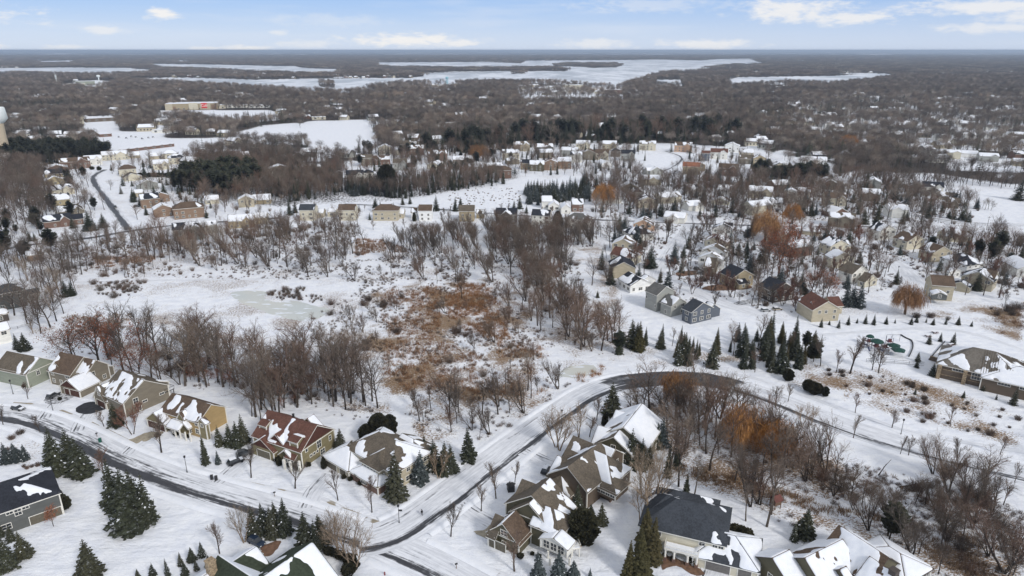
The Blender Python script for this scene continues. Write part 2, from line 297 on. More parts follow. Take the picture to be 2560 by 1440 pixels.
# ---------------------------------------------------------------- ground sheet
def clearing(x,y):
    u=x/(abs(y)+300); v=math.log(abs(y)+300)
    return noise.noise(Vector((u*17,v*17,3.)))*.8+.6*noise.noise(Vector((u*47,v*40,8.)))
def build_ground():
    ys=[-150,-60,0]+list(60*np.power(80000/60,np.linspace(0,1,620)))
    us=np.concatenate([-np.geomspace(6,.95,8),np.linspace(-.9,.9,361),np.geomspace(.95,6,8)])
    Y,U=np.meshgrid(np.array(ys),us,indexing='ij'); Yd=np.maximum(Y,0)+70; X=U*Yd
    px,py=PJ(X,np.maximum(Y,40.)); px=np.where(Y<40,-9999,px)
    n0,n1=Y.shape
    veg=np.zeros(Y.shape); wood=np.zeros(Y.shape)
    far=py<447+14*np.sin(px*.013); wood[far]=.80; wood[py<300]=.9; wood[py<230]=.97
    i0,j0=np.nonzero((py<452)&(py>127)&(px>-300)&(px<2860))
    for i,j in zip(i0,j0):
        g=clearing(X[i,j],Y[i,j])
        if g>.27: wood[i,j]=max(.1,.8-(g-.27)*8)
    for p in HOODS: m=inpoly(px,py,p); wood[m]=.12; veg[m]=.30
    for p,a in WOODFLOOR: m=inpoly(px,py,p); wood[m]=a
    for p,a in VEG: m=inpoly(px,py,p); veg[m]=np.maximum(veg[m],a)
    for p in OPEN: m=inpoly(px,py,p); wood[m]=0; veg[m]=.18
    veg[Y<=40]=0
    def blur(a):
        for _ in range(2): a=(a+np.roll(a,1,0)+np.roll(a,-1,0)+np.roll(a,1,1)+np.roll(a,-1,1))/5
        return a
    veg=blur(veg); wood=blur(wood)
    co=np.stack([X,Y,np.zeros_like(X)],-1).reshape(-1,3)
    i=np.arange(n0*n1).reshape(n0,n1); q=np.stack([i[:-1,:-1],i[:-1,1:],i[1:,1:],i[1:,:-1]],-1).reshape(-1,4)
    me=bpy.data.meshes.new('ground'); me.vertices.add(len(co)); me.vertices.foreach_set('co',co.astype(np.float32).ravel())
    me.loops.add(q.size); me.loops.foreach_set('vertex_index',q.ravel().astype(np.int32)); me.polygons.add(len(q))
    me.polygons.foreach_set('loop_start',np.arange(0,q.size,4,dtype=np.int32)); me.polygons.foreach_set('loop_total',np.full(len(q),4,dtype=np.int32)); me.update()
    for nm,a in (('veg',veg),('wood',wood)):
        at=me.attributes.new(nm,'FLOAT','POINT'); at.data.foreach_set('value',a.astype(np.float32).ravel())
    m,nt,bs=newmat('snowy_ground')
    def A(n):
        a=nt.nodes.new('ShaderNodeAttribute'); a.attribute_name=n; return a.outputs['Fac']
    va,wa=A('veg'),A('wood')
    n1_=nnoise(nt,1.3,8,.74,scl=(1,1.8,1)); n2=nnoise(nt,.045,5,.6); n3=nnoise(nt,2.2,3,.6); n4=nnoise(nt,.012,4,.6)
    snow=nmix(nt,nramp(nt,nnoise(nt,.25,6,.65),.3,.7),(.73,.76,.825),(.84,.86,.89))
    th=nmath(nt,'SUBTRACT',.79,nmath(nt,'MULTIPLY',nmath(nt,'MULTIPLY',va,nramp(nt,n2,.3,.65,.45,1.35)),.62))
    fl=nramp(nt,n1_,nmath(nt,'SUBTRACT',th,.03),nmath(nt,'ADD',th,.06))
    vc=nmix(nt,nramp(nt,n3,.3,.7),(.13,.085,.055),(.33,.23,.14))
    c=nmix(nt,fl,snow,vc)
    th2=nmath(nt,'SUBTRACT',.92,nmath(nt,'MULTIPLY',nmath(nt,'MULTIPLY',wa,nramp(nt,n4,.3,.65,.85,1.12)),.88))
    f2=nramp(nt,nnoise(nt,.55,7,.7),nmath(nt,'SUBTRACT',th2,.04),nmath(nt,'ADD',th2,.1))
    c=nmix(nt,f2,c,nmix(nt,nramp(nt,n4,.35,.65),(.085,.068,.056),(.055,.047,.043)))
    nt.links.new(c,bs.inputs['Base Color']); bs.inputs['Roughness'].default_value=.85; bs.inputs['Specular IOR Level'].default_value=.15
    nbump(nt,bs,nmath(nt,'ADD',nnoise(nt,.35,7,.65),nmath(nt,'MULTIPLY',nnoise(nt,.12,5,.6,scl=(1,3,1)),1.2)),.6,.9)
    me.materials.append(m); o=bpy.data.objects.new('ground',me); link(o); tag(o,kind='structure')
build_ground()
def flat(name,pts,z,m,kind='structure',sub=None):
    if 'lake' in name or 'island' in name:
        q=[]; r=random.Random(len(pts))
        for a,b in zip(pts,pts[1:]+pts[:1]):
            n=max(1,int(math.dist(a,b)/5)); sc=max(.12,(a[1]-HOR)/90)
            q+=[(a[0]+(b[0]-a[0])*k/n+r.uniform(-1,1)*1.5,a[1]+(b[1]-a[1])*k/n+(r.uniform(-1,1)*1.3*sc if 0<a[0]<2560 else 0)) for k in range(n)]
        pts=q
    P=[G(x,y) for x,y in pts]
    mb=MB(); mb.poly([(p.x,p.y,z) for p in P]); me=mb.mesh(name,m)
    if me.polygons[0].normal.z<0: me.flip_normals()
    o=bpy.data.objects.new(name,me); link(o); tag(o,kind=kind); return o
def smooth_poly(pts,n=5,jit=0.0,seed=1):
    r=random.Random(seed); P=[Vector((x,y)) for x,y in pts]; out=[]
    k=len(P)
    for i in range(k):
        p0,p1,p2,p3=P[i-1],P[i],P[(i+1)%k],P[(i+2)%k]
        for j in range(n):
            t=j/n; q=.5*((2*p1)+(p2-p0)*t+(2*p0-5*p1+4*p2-p3)*t*t+(3*p1-p0-3*p2+p3)*t**3)
            out.append((q.x+r.uniform(-jit,jit)*4,q.y+r.uniform(-jit,jit)))
    return out
def ice_mat():
    m,nt,bs=newmat('lake_ice'); n=nnoise(nt,.006,9,.7,scl=(1,.35,1)); f=nramp(nt,n,.40,.60)
    c=nmix(nt,f,(.44,.48,.53),(.78,.81,.86)); nt.links.new(c,bs.inputs['Base Color']); bs.inputs['Roughness'].default_value=.6; return m
M_ICE=ice_mat()
for i,(k,p) in enumerate(LAKES.items()): flat('frozen_lake',p,.35+.05*i,M_ICE)
for i,p in enumerate(LAND): flat('island',p,.8+.1*i,mat('island_ground',(.09,.075,.065),scale=.05,var=.4))
def pond_mat():
    m,nt,bs=newmat('pond_ice'); f=nramp(nt,nnoise(nt,.22,4,.5,scl=(.6,1.6,1)),.57,.60); g=nramp(nt,nnoise(nt,.05,2),.3,.7)
    c=nmix(nt,f,nmix(nt,g,(.52,.555,.54),(.58,.58,.53)),(.74,.78,.83)); nt.links.new(c,bs.inputs['Base Color']); bs.inputs['Roughness'].default_value=.35; return m
M_POND=pond_mat(); flat('frozen_pond',smooth_poly(POND,5,.8,3),.02,M_POND); flat('frozen_pond',smooth_poly(POND2,5,.8,4),.02,M_POND)
# ---------------------------------------------------------------- roads
def spline(pts,step=2.5):
    P=[G(x,y).xy for x,y in pts]; P=[P[0]*2-P[1]]+P+[P[-1]*2-P[-2]]; out=[]
    for i in range(1,len(P)-2):
        p0,p1,p2,p3=P[i-1:i+3]; n=max(2,int((p2-p1).length/step))
        for j in range(n):
            t=j/n; out.append(.5*((2*p1)+(p2-p0)*t+(2*p0-5*p1+4*p2-p3)*t*t+(3*p1-p0-3*p2+p3)*t**3))
    out.append(P[-2]); return out
def road_mat(name,asph=(.040,.041,.046),wet=.5):
    m,nt,bs=newmat(name); a=nt.nodes.new('ShaderNodeAttribute'); a.attribute_name='bare'; uv=nt.nodes.new('ShaderNodeUVMap')
    n=nnoise(nt,1.0,6,.62,vec=uv.outputs[0],scl=(.09,1.5,1)); n2=nnoise(nt,1.0,5,.6,vec=uv.outputs[0],scl=(.5,.8,1)); n3=nnoise(nt,1,3,.5,vec=uv.outputs[0],scl=(.02,.1,1))
    s=nmath(nt,'ADD',nmath(nt,'MULTIPLY',n,.75),nmath(nt,'MULTIPLY',n2,.25))
    th=nmath(nt,'SUBTRACT',.83,nmath(nt,'MULTIPLY',a.outputs['Fac'],nramp(nt,n3,.3,.7,.40,.60)))
    f=nramp(nt,s,nmath(nt,'SUBTRACT',th,.09),nmath(nt,'ADD',th,.08))
    snow=nmix(nt,nramp(nt,s,.32,.62),(.82,.84,.88),(.60,.62,.66)); ac=nmix(nt,nramp(nt,n2,.3,.7),asph,tuple(c*1.5 for c in asph))
    nt.links.new(nmix(nt,f,snow,ac),bs.inputs['Base Color']); nt.links.new(nramp(nt,f,0,1,.8,wet),bs.inputs['Roughness']); bs.inputs['Specular IOR Level'].default_value=.25
    nbump(nt,bs,s,.2,.1); return m
M_ROAD=road_mat('snowy_road'); M_WALK=road_mat('sidewalk_concrete',(.24,.21,.16),.8)
def ribbon(name,P,width,z,mat_,bare,cols=13):
    n=len(P); v=[]; b=[]; uvs=[]; L=0; Ls=[0]
    for i in range(1,n): L+=(P[i]-P[i-1]).length; Ls.append(L)
    for i in range(n):
        d=(P[min(i+1,n-1)]-P[max(i-1,0)]).normalized(); nr=Vector((-d.y,d.x))
        for j in range(cols):
            t=-1+2*j/(cols-1); q=P[i]-nr*(t*width/2); v.append((q.x,q.y,z)); b.append(bare(Ls[i]/L,t)); uvs.append((Ls[i],t*width/2))
    f=[(i*cols+j,i*cols+j+1,(i+1)*cols+j+1,(i+1)*cols+j) for i in range(n-1) for j in range(cols-1)]
    me=bpy.data.meshes.new(name); me.from_pydata(v,[],f); me.materials.append(mat_)
    if me.polygons[0].normal.z<0: me.flip_normals()
    at=me.attributes.new('bare','FLOAT','POINT'); at.data.foreach_set('value',b)
    ul=me.uv_layers.new(name='UVMap'); vi=np.zeros(len(me.loops),np.int32); me.loops.foreach_get('vertex_index',vi)
    ul.data.foreach_set('uv',np.array(uvs,np.float32)[vi].ravel()); o=bpy.data.objects.new(name,me); link(o); tag(o,kind='structure'); return o
ROADLINES=[]
def interp(tab,x):
    for (a,va),(b,vb) in zip(tab,tab[1:]):
        if x<=b: return va+(vb-va)*(x-a)/(b-a+1e-9)
    return tab[-1][1]
for nm,pts,w,z,strips,along in ROADS:
    P=spline(pts); ROADLINES.append((nm,P,w))
    # t>0 is the side nearer the camera on these lines
    def bare(u,t,strips=strips,along=along):
        e=max(s*math.exp(-((t-o)/wd)**2) for o,wd,s in strips); al=interp(along,u)
        return max(0,e*al if al<=1.2 else max(e,.8)*al*.75)*(1 if abs(t)<.93 else .3)
    ribbon(nm if 'road' in nm or 'street' in nm else nm+'_road',P,w,z,M_ROAD,bare)
for i,(nm,pts,w,amt) in enumerate(PATHS):
    P=spline(pts,1.5); r=random.Random(i)
    ribbon(nm,P,w,.012+.004*i,M_WALK,lambda u,t,amt=amt,i=i: (amt*1.9 if noise.noise(Vector((u*23,i*5.,0)))>(-.05 if amt>.4 else .25) else amt*.5)*(1 if abs(t)<.9 else .5),5)
DRIVES=[[(112,1046),(135,1015),(160,992)],[(196,1078),(214,1045),(240,1012)],[(318,1135),(352,1105),(392,1080)],[(545,1208),(590,1170),(632,1136)],[(766,1270),(790,1225),(826,1186)],[(1150,1262),(1190,1290),(1232,1312)],[(1310,1128),(1350,1150),(1392,1166)],[(1440,1035),(1470,1055),(1500,1078)],[(1760,1475),(1775,1440),(1788,1412)]]
for i,p in enumerate(DRIVES):
    ribbon('driveway',spline(p,1.5),5.2,.040+.004*(i%3),M_ROAD,lambda u,t,i=i: (.62 if abs(abs(t)-.45)<.2 else .38)+.25*noise.noise(Vector((u*5,i,0))),9)
# ploughed banks of snow along the two near streets
def bank(P,w,side,skip,name='snow_bank'):
    n=len(P); prof=[(-1.1,0),(-.5,.28),(0,.42),(.5,.25),(1.2,0)]; runs=[]; cur=[]
    for i in range(n):
        d=(P[min(i+1,n-1)]-P[max(i-1,0)]).normalized(); nr=Vector((-d.y,d.x))*side; c=P[i]+nr*(w/2+.9)
        if any((c-q).length<sw/2+1.2 for q,sw in skip): 
            if len(cur)>2: runs.append(cur)
            cur=[]; continue
        h=.6+.9*noise.noise(Vector((c.x*.25,c.y*.25,side))); cur.append([(c.x+nr.x*a,c.y+nr.y*a,max(.0,b*max(.25,h))+(.03 if b==0 else .02)) for a,b in prof])
    if len(cur)>2: runs.append(cur)
    mb=MB()
    for rr in runs:
        k=len(mb.v)
        for row in rr: mb.v+=row
        for i in range(len(rr)-1):
            for j in range(4):
                a=k+i*5+j; mb.f.append((a,a+1,a+6,a+5)); mb.m.append(0)
    if mb.f: mb.build(name,M_SNOW,smooth=True,kind='structure')
for a,b in ((0,1),(1,0)):
    sk=[(q,ROADLINES[b][2]) for q in ROADLINES[b][1]]
    for side in (1,-1): bank(ROADLINES[a][1],ROADLINES[a][2],side,sk)
PM={'asphalt':mat('bare_asphalt',(.028,.03,.036),scale=.8,var=.4),'slush':mat('slushy_drive',(.05,.05,.055),scale=.9,col2=(.7,.72,.76)),
 'concrete':mat('bare_concrete',(.34,.30,.23),scale=.8,var=.2),'brownpaver':mat('brown_paving',(.17,.10,.065),scale=.9,var=.3)}
for i,(nm,p,c) in enumerate(PATCHES):
    a=sum(p[k-1][0]*p[k][1]-p[k][0]*p[k-1][1] for k in range(len(p)))
    if abs(a)<60: continue
    flat(nm,smooth_poly(p,4,.6,i),.05+.004*i,PM[c])
# ---------------------------------------------------------------- trees
def tree_mat(name,cols,rough=.9,frost=0):
    m,nt,bs=newmat(name); oi=nt.nodes.new('ShaderNodeObjectInfo'); cr=nt.nodes.new('ShaderNodeValToRGB'); cr.color_ramp.interpolation='LINEAR'
    el=cr.color_ramp.elements
    while len(el)<len(cols): el.new(.5)
    for i,c in enumerate(cols): el[i].position=i/(len(cols)-1); el[i].color=(*c,1)
    nt.links.new(oi.outputs['Random'],cr.inputs[0]); n=nnoise(nt,1.3,3)
    h=nt.nodes.new('ShaderNodeHueSaturation'); nt.links.new(cr.outputs[0],h.inputs['Color'])
    # stands of one species: the tone drifts from place to place
    ln=nnoise(nt,.006,3,.6,vec=oi.outputs['Location']); nt.links.new(nmath(nt,'MULTIPLY',nramp(nt,n,.3,.7,.62,1.45),nramp(nt,ln,.32,.68,.78,1.25)),h.inputs['Value']); nt.links.new(nramp(nt,ln,.3,.7,.85,1.1),h.inputs['Saturation'])
    c=h.outputs[0]
    if frost: c=nmix(nt,nramp(nt,nnoise(nt,1.7,4,.75),.55,.68,0,frost),c,(.34,.36,.38))
    nt.links.new(c,bs.inputs['Base Color']); bs.inputs['Roughness'].default_value=rough; bs.inputs['Specular IOR Level'].default_value=.1
    return m
M_BARK=tree_mat('bark',[(.045,.036,.030),(.065,.052,.043),(.10,.083,.07),(.036,.030,.028)])
M_TWIG=tree_mat('twigs',[(.135,.098,.075),(.095,.078,.066),(.175,.135,.108),(.14,.088,.066),(.21,.172,.138),(.11,.092,.08)])
M_FARTWIG=tree_mat('far_twigs',[(.15,.115,.09),(.075,.06,.052),(.26,.205,.16),(.12,.10,.085),(.32,.275,.23),(.095,.08,.07),(.18,.14,.115),(.16,.14,.125)])
M_TAN=tree_mat('pale_twigs',[(.27,.20,.14),(.24,.19,.14)])
M_REDTWIG=tree_mat('reddish_twigs',[(.16,.085,.065),(.20,.11,.08)])
M_RUST=tree_mat('rust_leaves',[(.20,.065,.028),(.26,.09,.04),(.17,.06,.03)])
M_WILLOW=tree_mat('willow_strands',[(.34,.165,.06),(.28,.135,.05),(.37,.20,.085)])
M_NEEDLE=tree_mat('needles',[(.046,.050,.030),(.034,.040,.026),(.060,.060,.036),(.040,.046,.030)],frost=.6)
M_BLUE=tree_mat('blue_needles',[(.050,.062,.062),(.062,.076,.078)],frost=.5)
M_OLIVE=tree_mat('olive_needles',[(.058,.056,.026),(.07,.06,.03)])
M_CEDAR=tree_mat('cedar_leaf',[(.035,.036,.022),(.05,.045,.026)])
M_REED=tree_mat('reeds',[(.30,.165,.085),(.22,.12,.065),(.35,.215,.125)]); M_REED2=tree_mat('dry_grass',[(.27,.175,.10),(.20,.13,.08),(.33,.23,.14)])
M_BRUSH=tree_mat('brush_twigs',[(.15,.11,.09),(.11,.085,.07),(.19,.13,.10)])
M_OAKLEAF=tree_mat('orange_leaves',[(.32,.12,.06),(.36,.15,.08)])
def rv(r): 
    while True:
        v=Vector((r.uniform(-1,1),r.uniform(-1,1),r.uniform(-1,1)))
        if .05<v.length<1: return v.normalized()
def sliver(mb,p,d,l,w,r):
    a=d.cross(rv(r))
    if a.length<1e-3: a=d.orthogonal()
    a=a.normalized()*w*.5; mb.poly([p-a,p+a,p+d*l])
def bare_tree(seed,H=16,form='spread',twigs=1.0,tw=.05,lean=0.0,stems=1):
    """returns (trunk mesh builder, crown mesh builder) of a leafless tree H metres tall"""
    r=random.Random(seed); T=MB(); C=MB()
    fm={'spread':(.30,.95,.50),'upright':(.22,.55,.42),'oval':(.20,.62,.40),'tall':(.50,.80,.34)}[form]
    def branch(p,d,l,rad,lev):
        nseg=4 if lev<2 else 3; q=p.copy(); dd=d.copy(); pts=[q.copy()]; tgt=T if lev==0 else C
        up=.10 if lev else .05
        for i in range(nseg):
            dd=(dd+rv(r)*(.10 if lev==0 else .22)+Vector((0,0,up))).normalized(); q2=q+dd*(l/nseg); r0=rad*(1-.7*i/nseg); r1=rad*(1-.7*(i+1)/nseg)
            if rad>.03: tgt.tube(q,q2,r0,r1,5 if lev==0 else (4 if lev==1 else 3))
            else: sliver(tgt,q,(q2-q).normalized(),l/nseg*1.25,max(.05,rad*2.4),r)
            q=q2; pts.append(q.copy())
        nch={0:int(9*(1.25 if form!='upright' else 1)),1:6,2:5,3:0}[lev]
        if lev==3 or (lev==2 and l<.9):
            return
        for k in range(nch):
            t=(fm[0]+(1-fm[0])*(k+r.random())/nch) if lev==0 else .25+.75*(k+r.random())/nch
            t=min(.999,t); i=int(t*nseg); f=t*nseg-i; c=pts[i].lerp(pts[i+1],f)
            a=r.uniform(0,6.283)+k*2.4; tang=(pts[i+1]-pts[i]).normalized(); o=tang.orthogonal().normalized(); o=Matrix.Rotation(a,3,tang)@o
            ang=fm[1]*r.uniform(.75,1.15)*(1 if lev else 1-.35*t); nd=(tang*math.cos(ang)+o*math.sin(ang)).normalized()
            if lev==0: nl=H*fm[2]*(1.0-.5*abs(t-.45))*r.uniform(.8,1.15)
            else: nl=l*r.uniform(.42,.62)*(1.15-.4*t)
            branch(c,nd,nl,rad*(.42 if lev==0 else .45)*(1.1-.3*t),lev+1)
        if lev>=1:
            nt_=int((26 if lev==1 else 11)*twigs)
            for k in range(nt_):
                t=r.uniform(.2,1); i=min(nseg-1,int(t*nseg)); c=pts[i].lerp(pts[i+1],t*nseg-i); tang=(pts[i+1]-pts[i]).normalized()
                nd=(tang*.8+rv(r)*.85+Vector((0,0,.15))).normalized(); sliver(C,c,nd,r.uniform(.7,1.7)*H/16,tw,r)
    for s in range(stems):
        a=6.283*s/stems+r.random(); b=Vector((math.cos(a),math.sin(a),0)); d=Vector((lean,0,1)) if stems==1 else (b*.28+Vector((lean,0,1)))
        branch(b*(.25 if stems>1 else 0),d.normalized(),H*.78*(1 if s==0 else r.uniform(.75,1)),.022*H*(.75 if stems>1 else 1)*(.8 if form=='tall' else 1),0)
    return T,C
def cheap_tree(seed,H=15,W=11,n=300,tw=.2,low=.3,trunk=True):
    r=random.Random(seed); T=MB(); C=MB()
    T.tube((0,0,0),(r.uniform(-.5,.5),0,H*.7),.24,.08,3)
    lobes=[(Vector((r.uniform(-1,1)*W*.26,r.uniform(-1,1)*W*.26,H*r.uniform(low+.22,.80))),W*r.uniform(.2,.34)) for _ in range(7)]
    for c,rad in lobes: T.tube((0,0,H*.3),c,.13,.03,3)
    for i in range(n):
        c,rad=lobes[i%7]; v=rv(r); p=c+v*rad*(r.random()**.4); p.z=min(p.z,H*.97); d=(v*.6+rv(r)*.6+Vector((0,0,.55))).normalized(); sliver(C,p,d,r.uniform(1.2,2.3),tw,r)
    return T,C
def conifer(seed,H=11,W=6.4,lev=26,br=11,dense=1.0,pine=False,base=.05,sm=1.0,snow=0):
    r=random.Random(seed); T=MB(); C=MB(); S=MB(); T.tube((0,0,0),(0,0,H*.55),.018*H,.010*H,5); T.tube((0,0,H*.55),(0,0,H*.97),.010*H,.01,4)
    for k in range(lev):
        t=k/(lev-1); z=H*(base+(1-base)*t**.92); rad=W/2*((1-t)**.85*.97+.03)
        if pine: rad=W/2*math.sin(math.pi*min(1,(.12+t*.88)))**.6*(1 if t<.8 else .85)
        nb=max(4,int(br*(.45+.55*(1-t))))
        for j in range(nb):
            a=6.283*(j+r.random()*.8)/nb+k*1.7; R_=rad*r.uniform(.72,1.14); dz=-.22*R_ if not pine else .12*R_
            e=Vector((math.cos(a),math.sin(a),0)); s=Vector((-e.y,e.x,0)); z0=z+r.uniform(-.12,.12)
            # a drooping bough: overlapping needle sprays that widen then taper
            ns=3 if not pine else 4
            for i in range(ns):
                u0=i/ns*.82; c=e*(R_*(u0+.02))+Vector((0,0,z0+dz*u0)); tip=e*(R_*min(1.03,u0+.5))+Vector((0,0,z0+dz*min(1,u0+.5)-.05*R_*(1 if not pine else -2)))
                w=(.30*R_*(1-.45*u0)+.10)*dense*r.uniform(.8,1.25)*sm
                l=c+(tip-c)*.55+s*w+Vector((0,0,-.25*w)); q=c+(tip-c)*.55-s*w+Vector((0,0,-.25*w))
                C.poly([c,l,tip]); C.poly([c,tip,q])
                if snow and r.random()<snow and i>0:
                    u=Vector((0,0,.10)); m1=c+(tip-c)*.25; m2=c+(tip-c)*.92; mm=c+(tip-c)*.55; S.poly([m1+u,mm+s*w*.40+u*.6,m2+u,mm-s*w*.34+u*.6])
                if r.random()<.6*dense:
                    m_=c+(tip-c)*.6; d=(e*.5+s*r.uniform(-.7,.7)+Vector((0,0,.35))).normalized(); sliver(C,m_,d,.32*R_*.6+.25,.16+.03*R_,r)
    C.tube((0,0,H*.93),(0,0,H*1.02),.10,.01,3)
    return (T,C,S) if snow else (T,C)
def willow(seed,H=12,W=13):
    r=random.Random(seed); T=MB(); C=MB(); T.tube((0,0,0),(.2,0,H*.30),.5,.40,6)
    ends=[]
    for k in range(9):
        a=6.283*k/9+r.random()*.5; e=Vector((math.cos(a),math.sin(a),0)); p0=Vector((.2,0,H*.28)); p1=p0+e*W*.14+Vector((0,0,H*.24)); p2=p0+e*W*.27*r.uniform(.8,1.1)+Vector((0,0,H*.46)); T.tube(p0,p1,.26,.17,5); T.tube(p1,p2,.17,.08,4)
        ends+= [p1,p2]
        for j in range(4):
            q=p2+(e*r.uniform(-.1,.25)+Vector((r.uniform(-.2,.2),r.uniform(-.2,.2),r.uniform(0,.22))))*W*.5; C.tube(p2 if j%2 else p1,q,.08,.03,3); ends.append(q)
    for i in range(5200):
        a=r.uniform(0,6.283); ph=math.acos(1-r.random()*1.02); rr=r.uniform(.5,1.0)*(.80+.28*abs(math.sin(a*4+seed))**.6)*(.9+.14*math.sin(a*3+seed)+.1*math.sin(a*5+ph*4))
        x=math.cos(a)*math.sin(ph)*W/2*rr; y=math.sin(a)*math.sin(ph)*W/2*rr; z=H*(.42+.56*math.cos(ph)*rr)
        out=Vector((x,y,0)); d=(out.normalized()*r.uniform(.15,.5) if out.length>.1 else Vector((0,0,0)))+Vector((r.uniform(-.2,.2),r.uniform(-.2,.2),-1)); d.normalize()
        l=r.uniform(1.2,4.6) if z<H*.72 and math.sin(ph)>.75 else r.uniform(.6,1.5); sliver(C,Vector((x,y,z)),d,min(l,z-.3),.085,r)
    return T,C
def leafy(seed,H=12,W=9,n=1500,sz=.35):
    T,C=bare_tree(seed,H,'spread',.5,.05); r=random.Random(seed); L=MB()
    for i in range(n):
        f=r.choice(C.f); p=Vector(C.v[f[-1]]); v=rv(r); a=v.orthogonal().normalized()*sz*r.uniform(.5,1); b=v.cross(a); p=p+rv(r)*.4; L.poly([p-a*.5,p+b*.8,p+a*.5])
    return T,C,L
def bush(seed,H=1.4,W=1.8,n=160,tw=.05,l=.6):
    r=random.Random(seed); C=MB()
    for i in range(n):
        a=r.uniform(0,6.283); e=Vector((math.cos(a),math.sin(a),0)); p=e*W*.28*r.random(); d=(e*r.uniform(0,.8)+Vector((0,0,1))).normalized()
        q=p+d*H*r.uniform(.2,.6); sliver(C,p,d,H*.7,tw,r); sliver(C,q,(d+rv(r)*.7).normalized(),l*r.uniform(.6,1.2),tw,r)
    return C
def cone_bush(seed,H=3,W=1.8,n=500,round_=False,sz=.28):
    """dense clipped evergreen: leaf sprays over a column or ball"""
    r=random.Random(seed); C=MB(); prof=[]
    for i in range(n):
        t=r.random(); a=r.uniform(0,6.283)
        if round_: ph=math.acos(1-2*r.random()*.92); rad=math.sin(ph)*W/2; z=H*(.5+.5*math.cos(ph))
        else: rad=W/2*(1-t**2.2)**.6*(.85 if t<.06 else 1); z=H*t
        rad*=r.uniform(.78,1.1)*(1+.12*math.sin(a*3+z*3)); p=Vector((math.cos(a)*rad,math.sin(a)*rad,max(.05,z))); d=(Vector((math.cos(a),math.sin(a),.6))+rv(r)*.6).normalized()
        s=d.orthogonal().normalized()*sz*.5; b=d.cross(s); p=p-d*sz*.4; C.poly([p-s,p+d*sz*1.3,p+s]); C.poly([p-b,p+d*sz*1.2,p+b])
    k=.72; C.lathe([(W/2*k*(math.sin(math.pi*u)**.6 if round_ else max(0,1-u**2.2)**.6),max(.03,H*u*.95)) for u in (0.03,.15,.3,.45,.6,.75,.88,.97)],8)
    return C
def tuft(seed,H=1.5,n=16,w=.12,sp=.8):
    r=random.Random(seed); C=MB()
    for i in range(n):
        a=r.uniform(0,6.283); e=Vector((math.cos(a),math.sin(a),0)); d=(Vector((0,0,1))+e*r.uniform(0,.6)).normalized(); sliver(C,e*sp*r.random(),d,H*r.uniform(.5,1),w,r)
    return C
# variants: kind -> list of (trunk mesh, crown mesh, height, extra)
V={}
EDGE=0
def reg(kind,i,T,C,H,mt,mc,L=None,ml=None,cn='crown'):
    t=T.mesh(kind+'_trunk',mt) if T else None; c=C.mesh(kind+'_'+cn,mc) if C else None; l=L.mesh(kind+'_leaves',ml) if L else None
    j=MB(); mats=[]
    for X,m in ((T,mt),(C,mc),(L,ml)):
        if X is None: continue
        k=len(j.v); j.v+=X.v; j.f+=[tuple(a+k for a in f) for f in X.f]; j.m+=[len(mats)]*len(X.f); mats.append(m)
    V.setdefault(kind,[]).append((t,c,l,H,j.mesh(kind+'_whole',mats)))
for i in range(7): reg('spread',i,*bare_tree(10+i,16,'spread',(.35,.6,.8,.45,.7,.3,.9)[i],.055),16,M_BARK,M_TWIG)
for i in range(4): reg('tall',i,*bare_tree(30+i,18,'tall',(.3,.5,.7,.4)[i],.05,stems=1),18,M_BARK,M_TWIG)
for i in range(3): reg('lean',i,*bare_tree(40+i,15,'upright',(.3,.5,.7)[i],.055,.35,stems=3),15,M_BARK,M_TWIG)
for i in range(3): reg('yard',i,*bare_tree(50+i,9,'upright',1.0,.045),9,M_BARK,M_TWIG)
for i in range(2): reg('birch',i,*bare_tree(60+i,11,'upright',.2,.03,0,stems=3),11,M_TAN,M_TAN)
for i in range(2): reg('tan',i,*bare_tree(64+i,13,'upright',.7,.04,0,stems=2),13,M_TAN,M_TAN)
for i in range(2): reg('redtwig',i,*bare_tree(68+i,8,'upright',1.8,.05,0,stems=2),8,M_BARK,M_REDTWIG)
for i in range(3): T,C,L=leafy(70+i,12,9,1500); reg('rust',i,T,C,12,M_BARK,M_TWIG,L,M_RUST)
for i in range(2): T,C,L=leafy(75+i,9,7,1300); reg('orangeleaf',i,T,C,9,M_BARK,M_TWIG,L,M_OAKLEAF)
for i in range(2): reg('willow',i,*willow(80+i),12,M_WILLOW if i<0 else M_BARK,M_WILLOW)
for i in range(5):
    T,C,S=conifer(90+i,11,(6.4,5.6,7.0,5.2,6.0)[i],(21,19,22,18,20)[i],11,.82,snow=(.04,.09,.03,.12,.05)[i]); reg('spruce',i,T,C,11,M_BARK,M_NEEDLE,S,M_ROOFSNOW)
for i in range(2):
    T,C,S=conifer(95+i,9,5.4,19,11,.85,snow=.09); reg('bluespruce',i,T,C,9,M_BARK,M_BLUE,S,M_ROOFSNOW)
for i in range(2): reg('fir',i,*conifer(98+i,13,4.2,30,9),13,M_BARK,M_NEEDLE)
for i in range(2): reg('pine',i,*conifer(102+i,15,8,17,9,1.2,True,.28),15,M_BARK,M_NEEDLE)
for i in range(2): reg('olivepine',i,*conifer(105+i*9,13,(4.6,5.4)[i],27,12,.95),13,M_BARK,M_OLIVE)
for i in range(2): reg('cedar',i,None,cone_bush(110+i,4,2,700),4,None,M_CEDAR)
for i in range(2): reg('evergreen',i,None,cone_bush(112+i,6,4.3,1500,True,.42),6,None,M_CEDAR)
reg('boxball',0,None,cone_bush(115,1.4,1.6,300,True,.22),1.4,None,M_CEDAR)
for i in range(3): reg('shrub',i,None,bush(120+i,1.6,2.2,220,.05),1.6,None,M_BRUSH)
for i in range(3): reg('thicket',i,None,bush(125+i,4.5,3.6,230,.05,1.2),4.5,None,M_TWIG)
for i in range(4): reg('far',i,*cheap_tree(130+i,15,11,420,.17),15,M_BARK,M_FARTWIG)
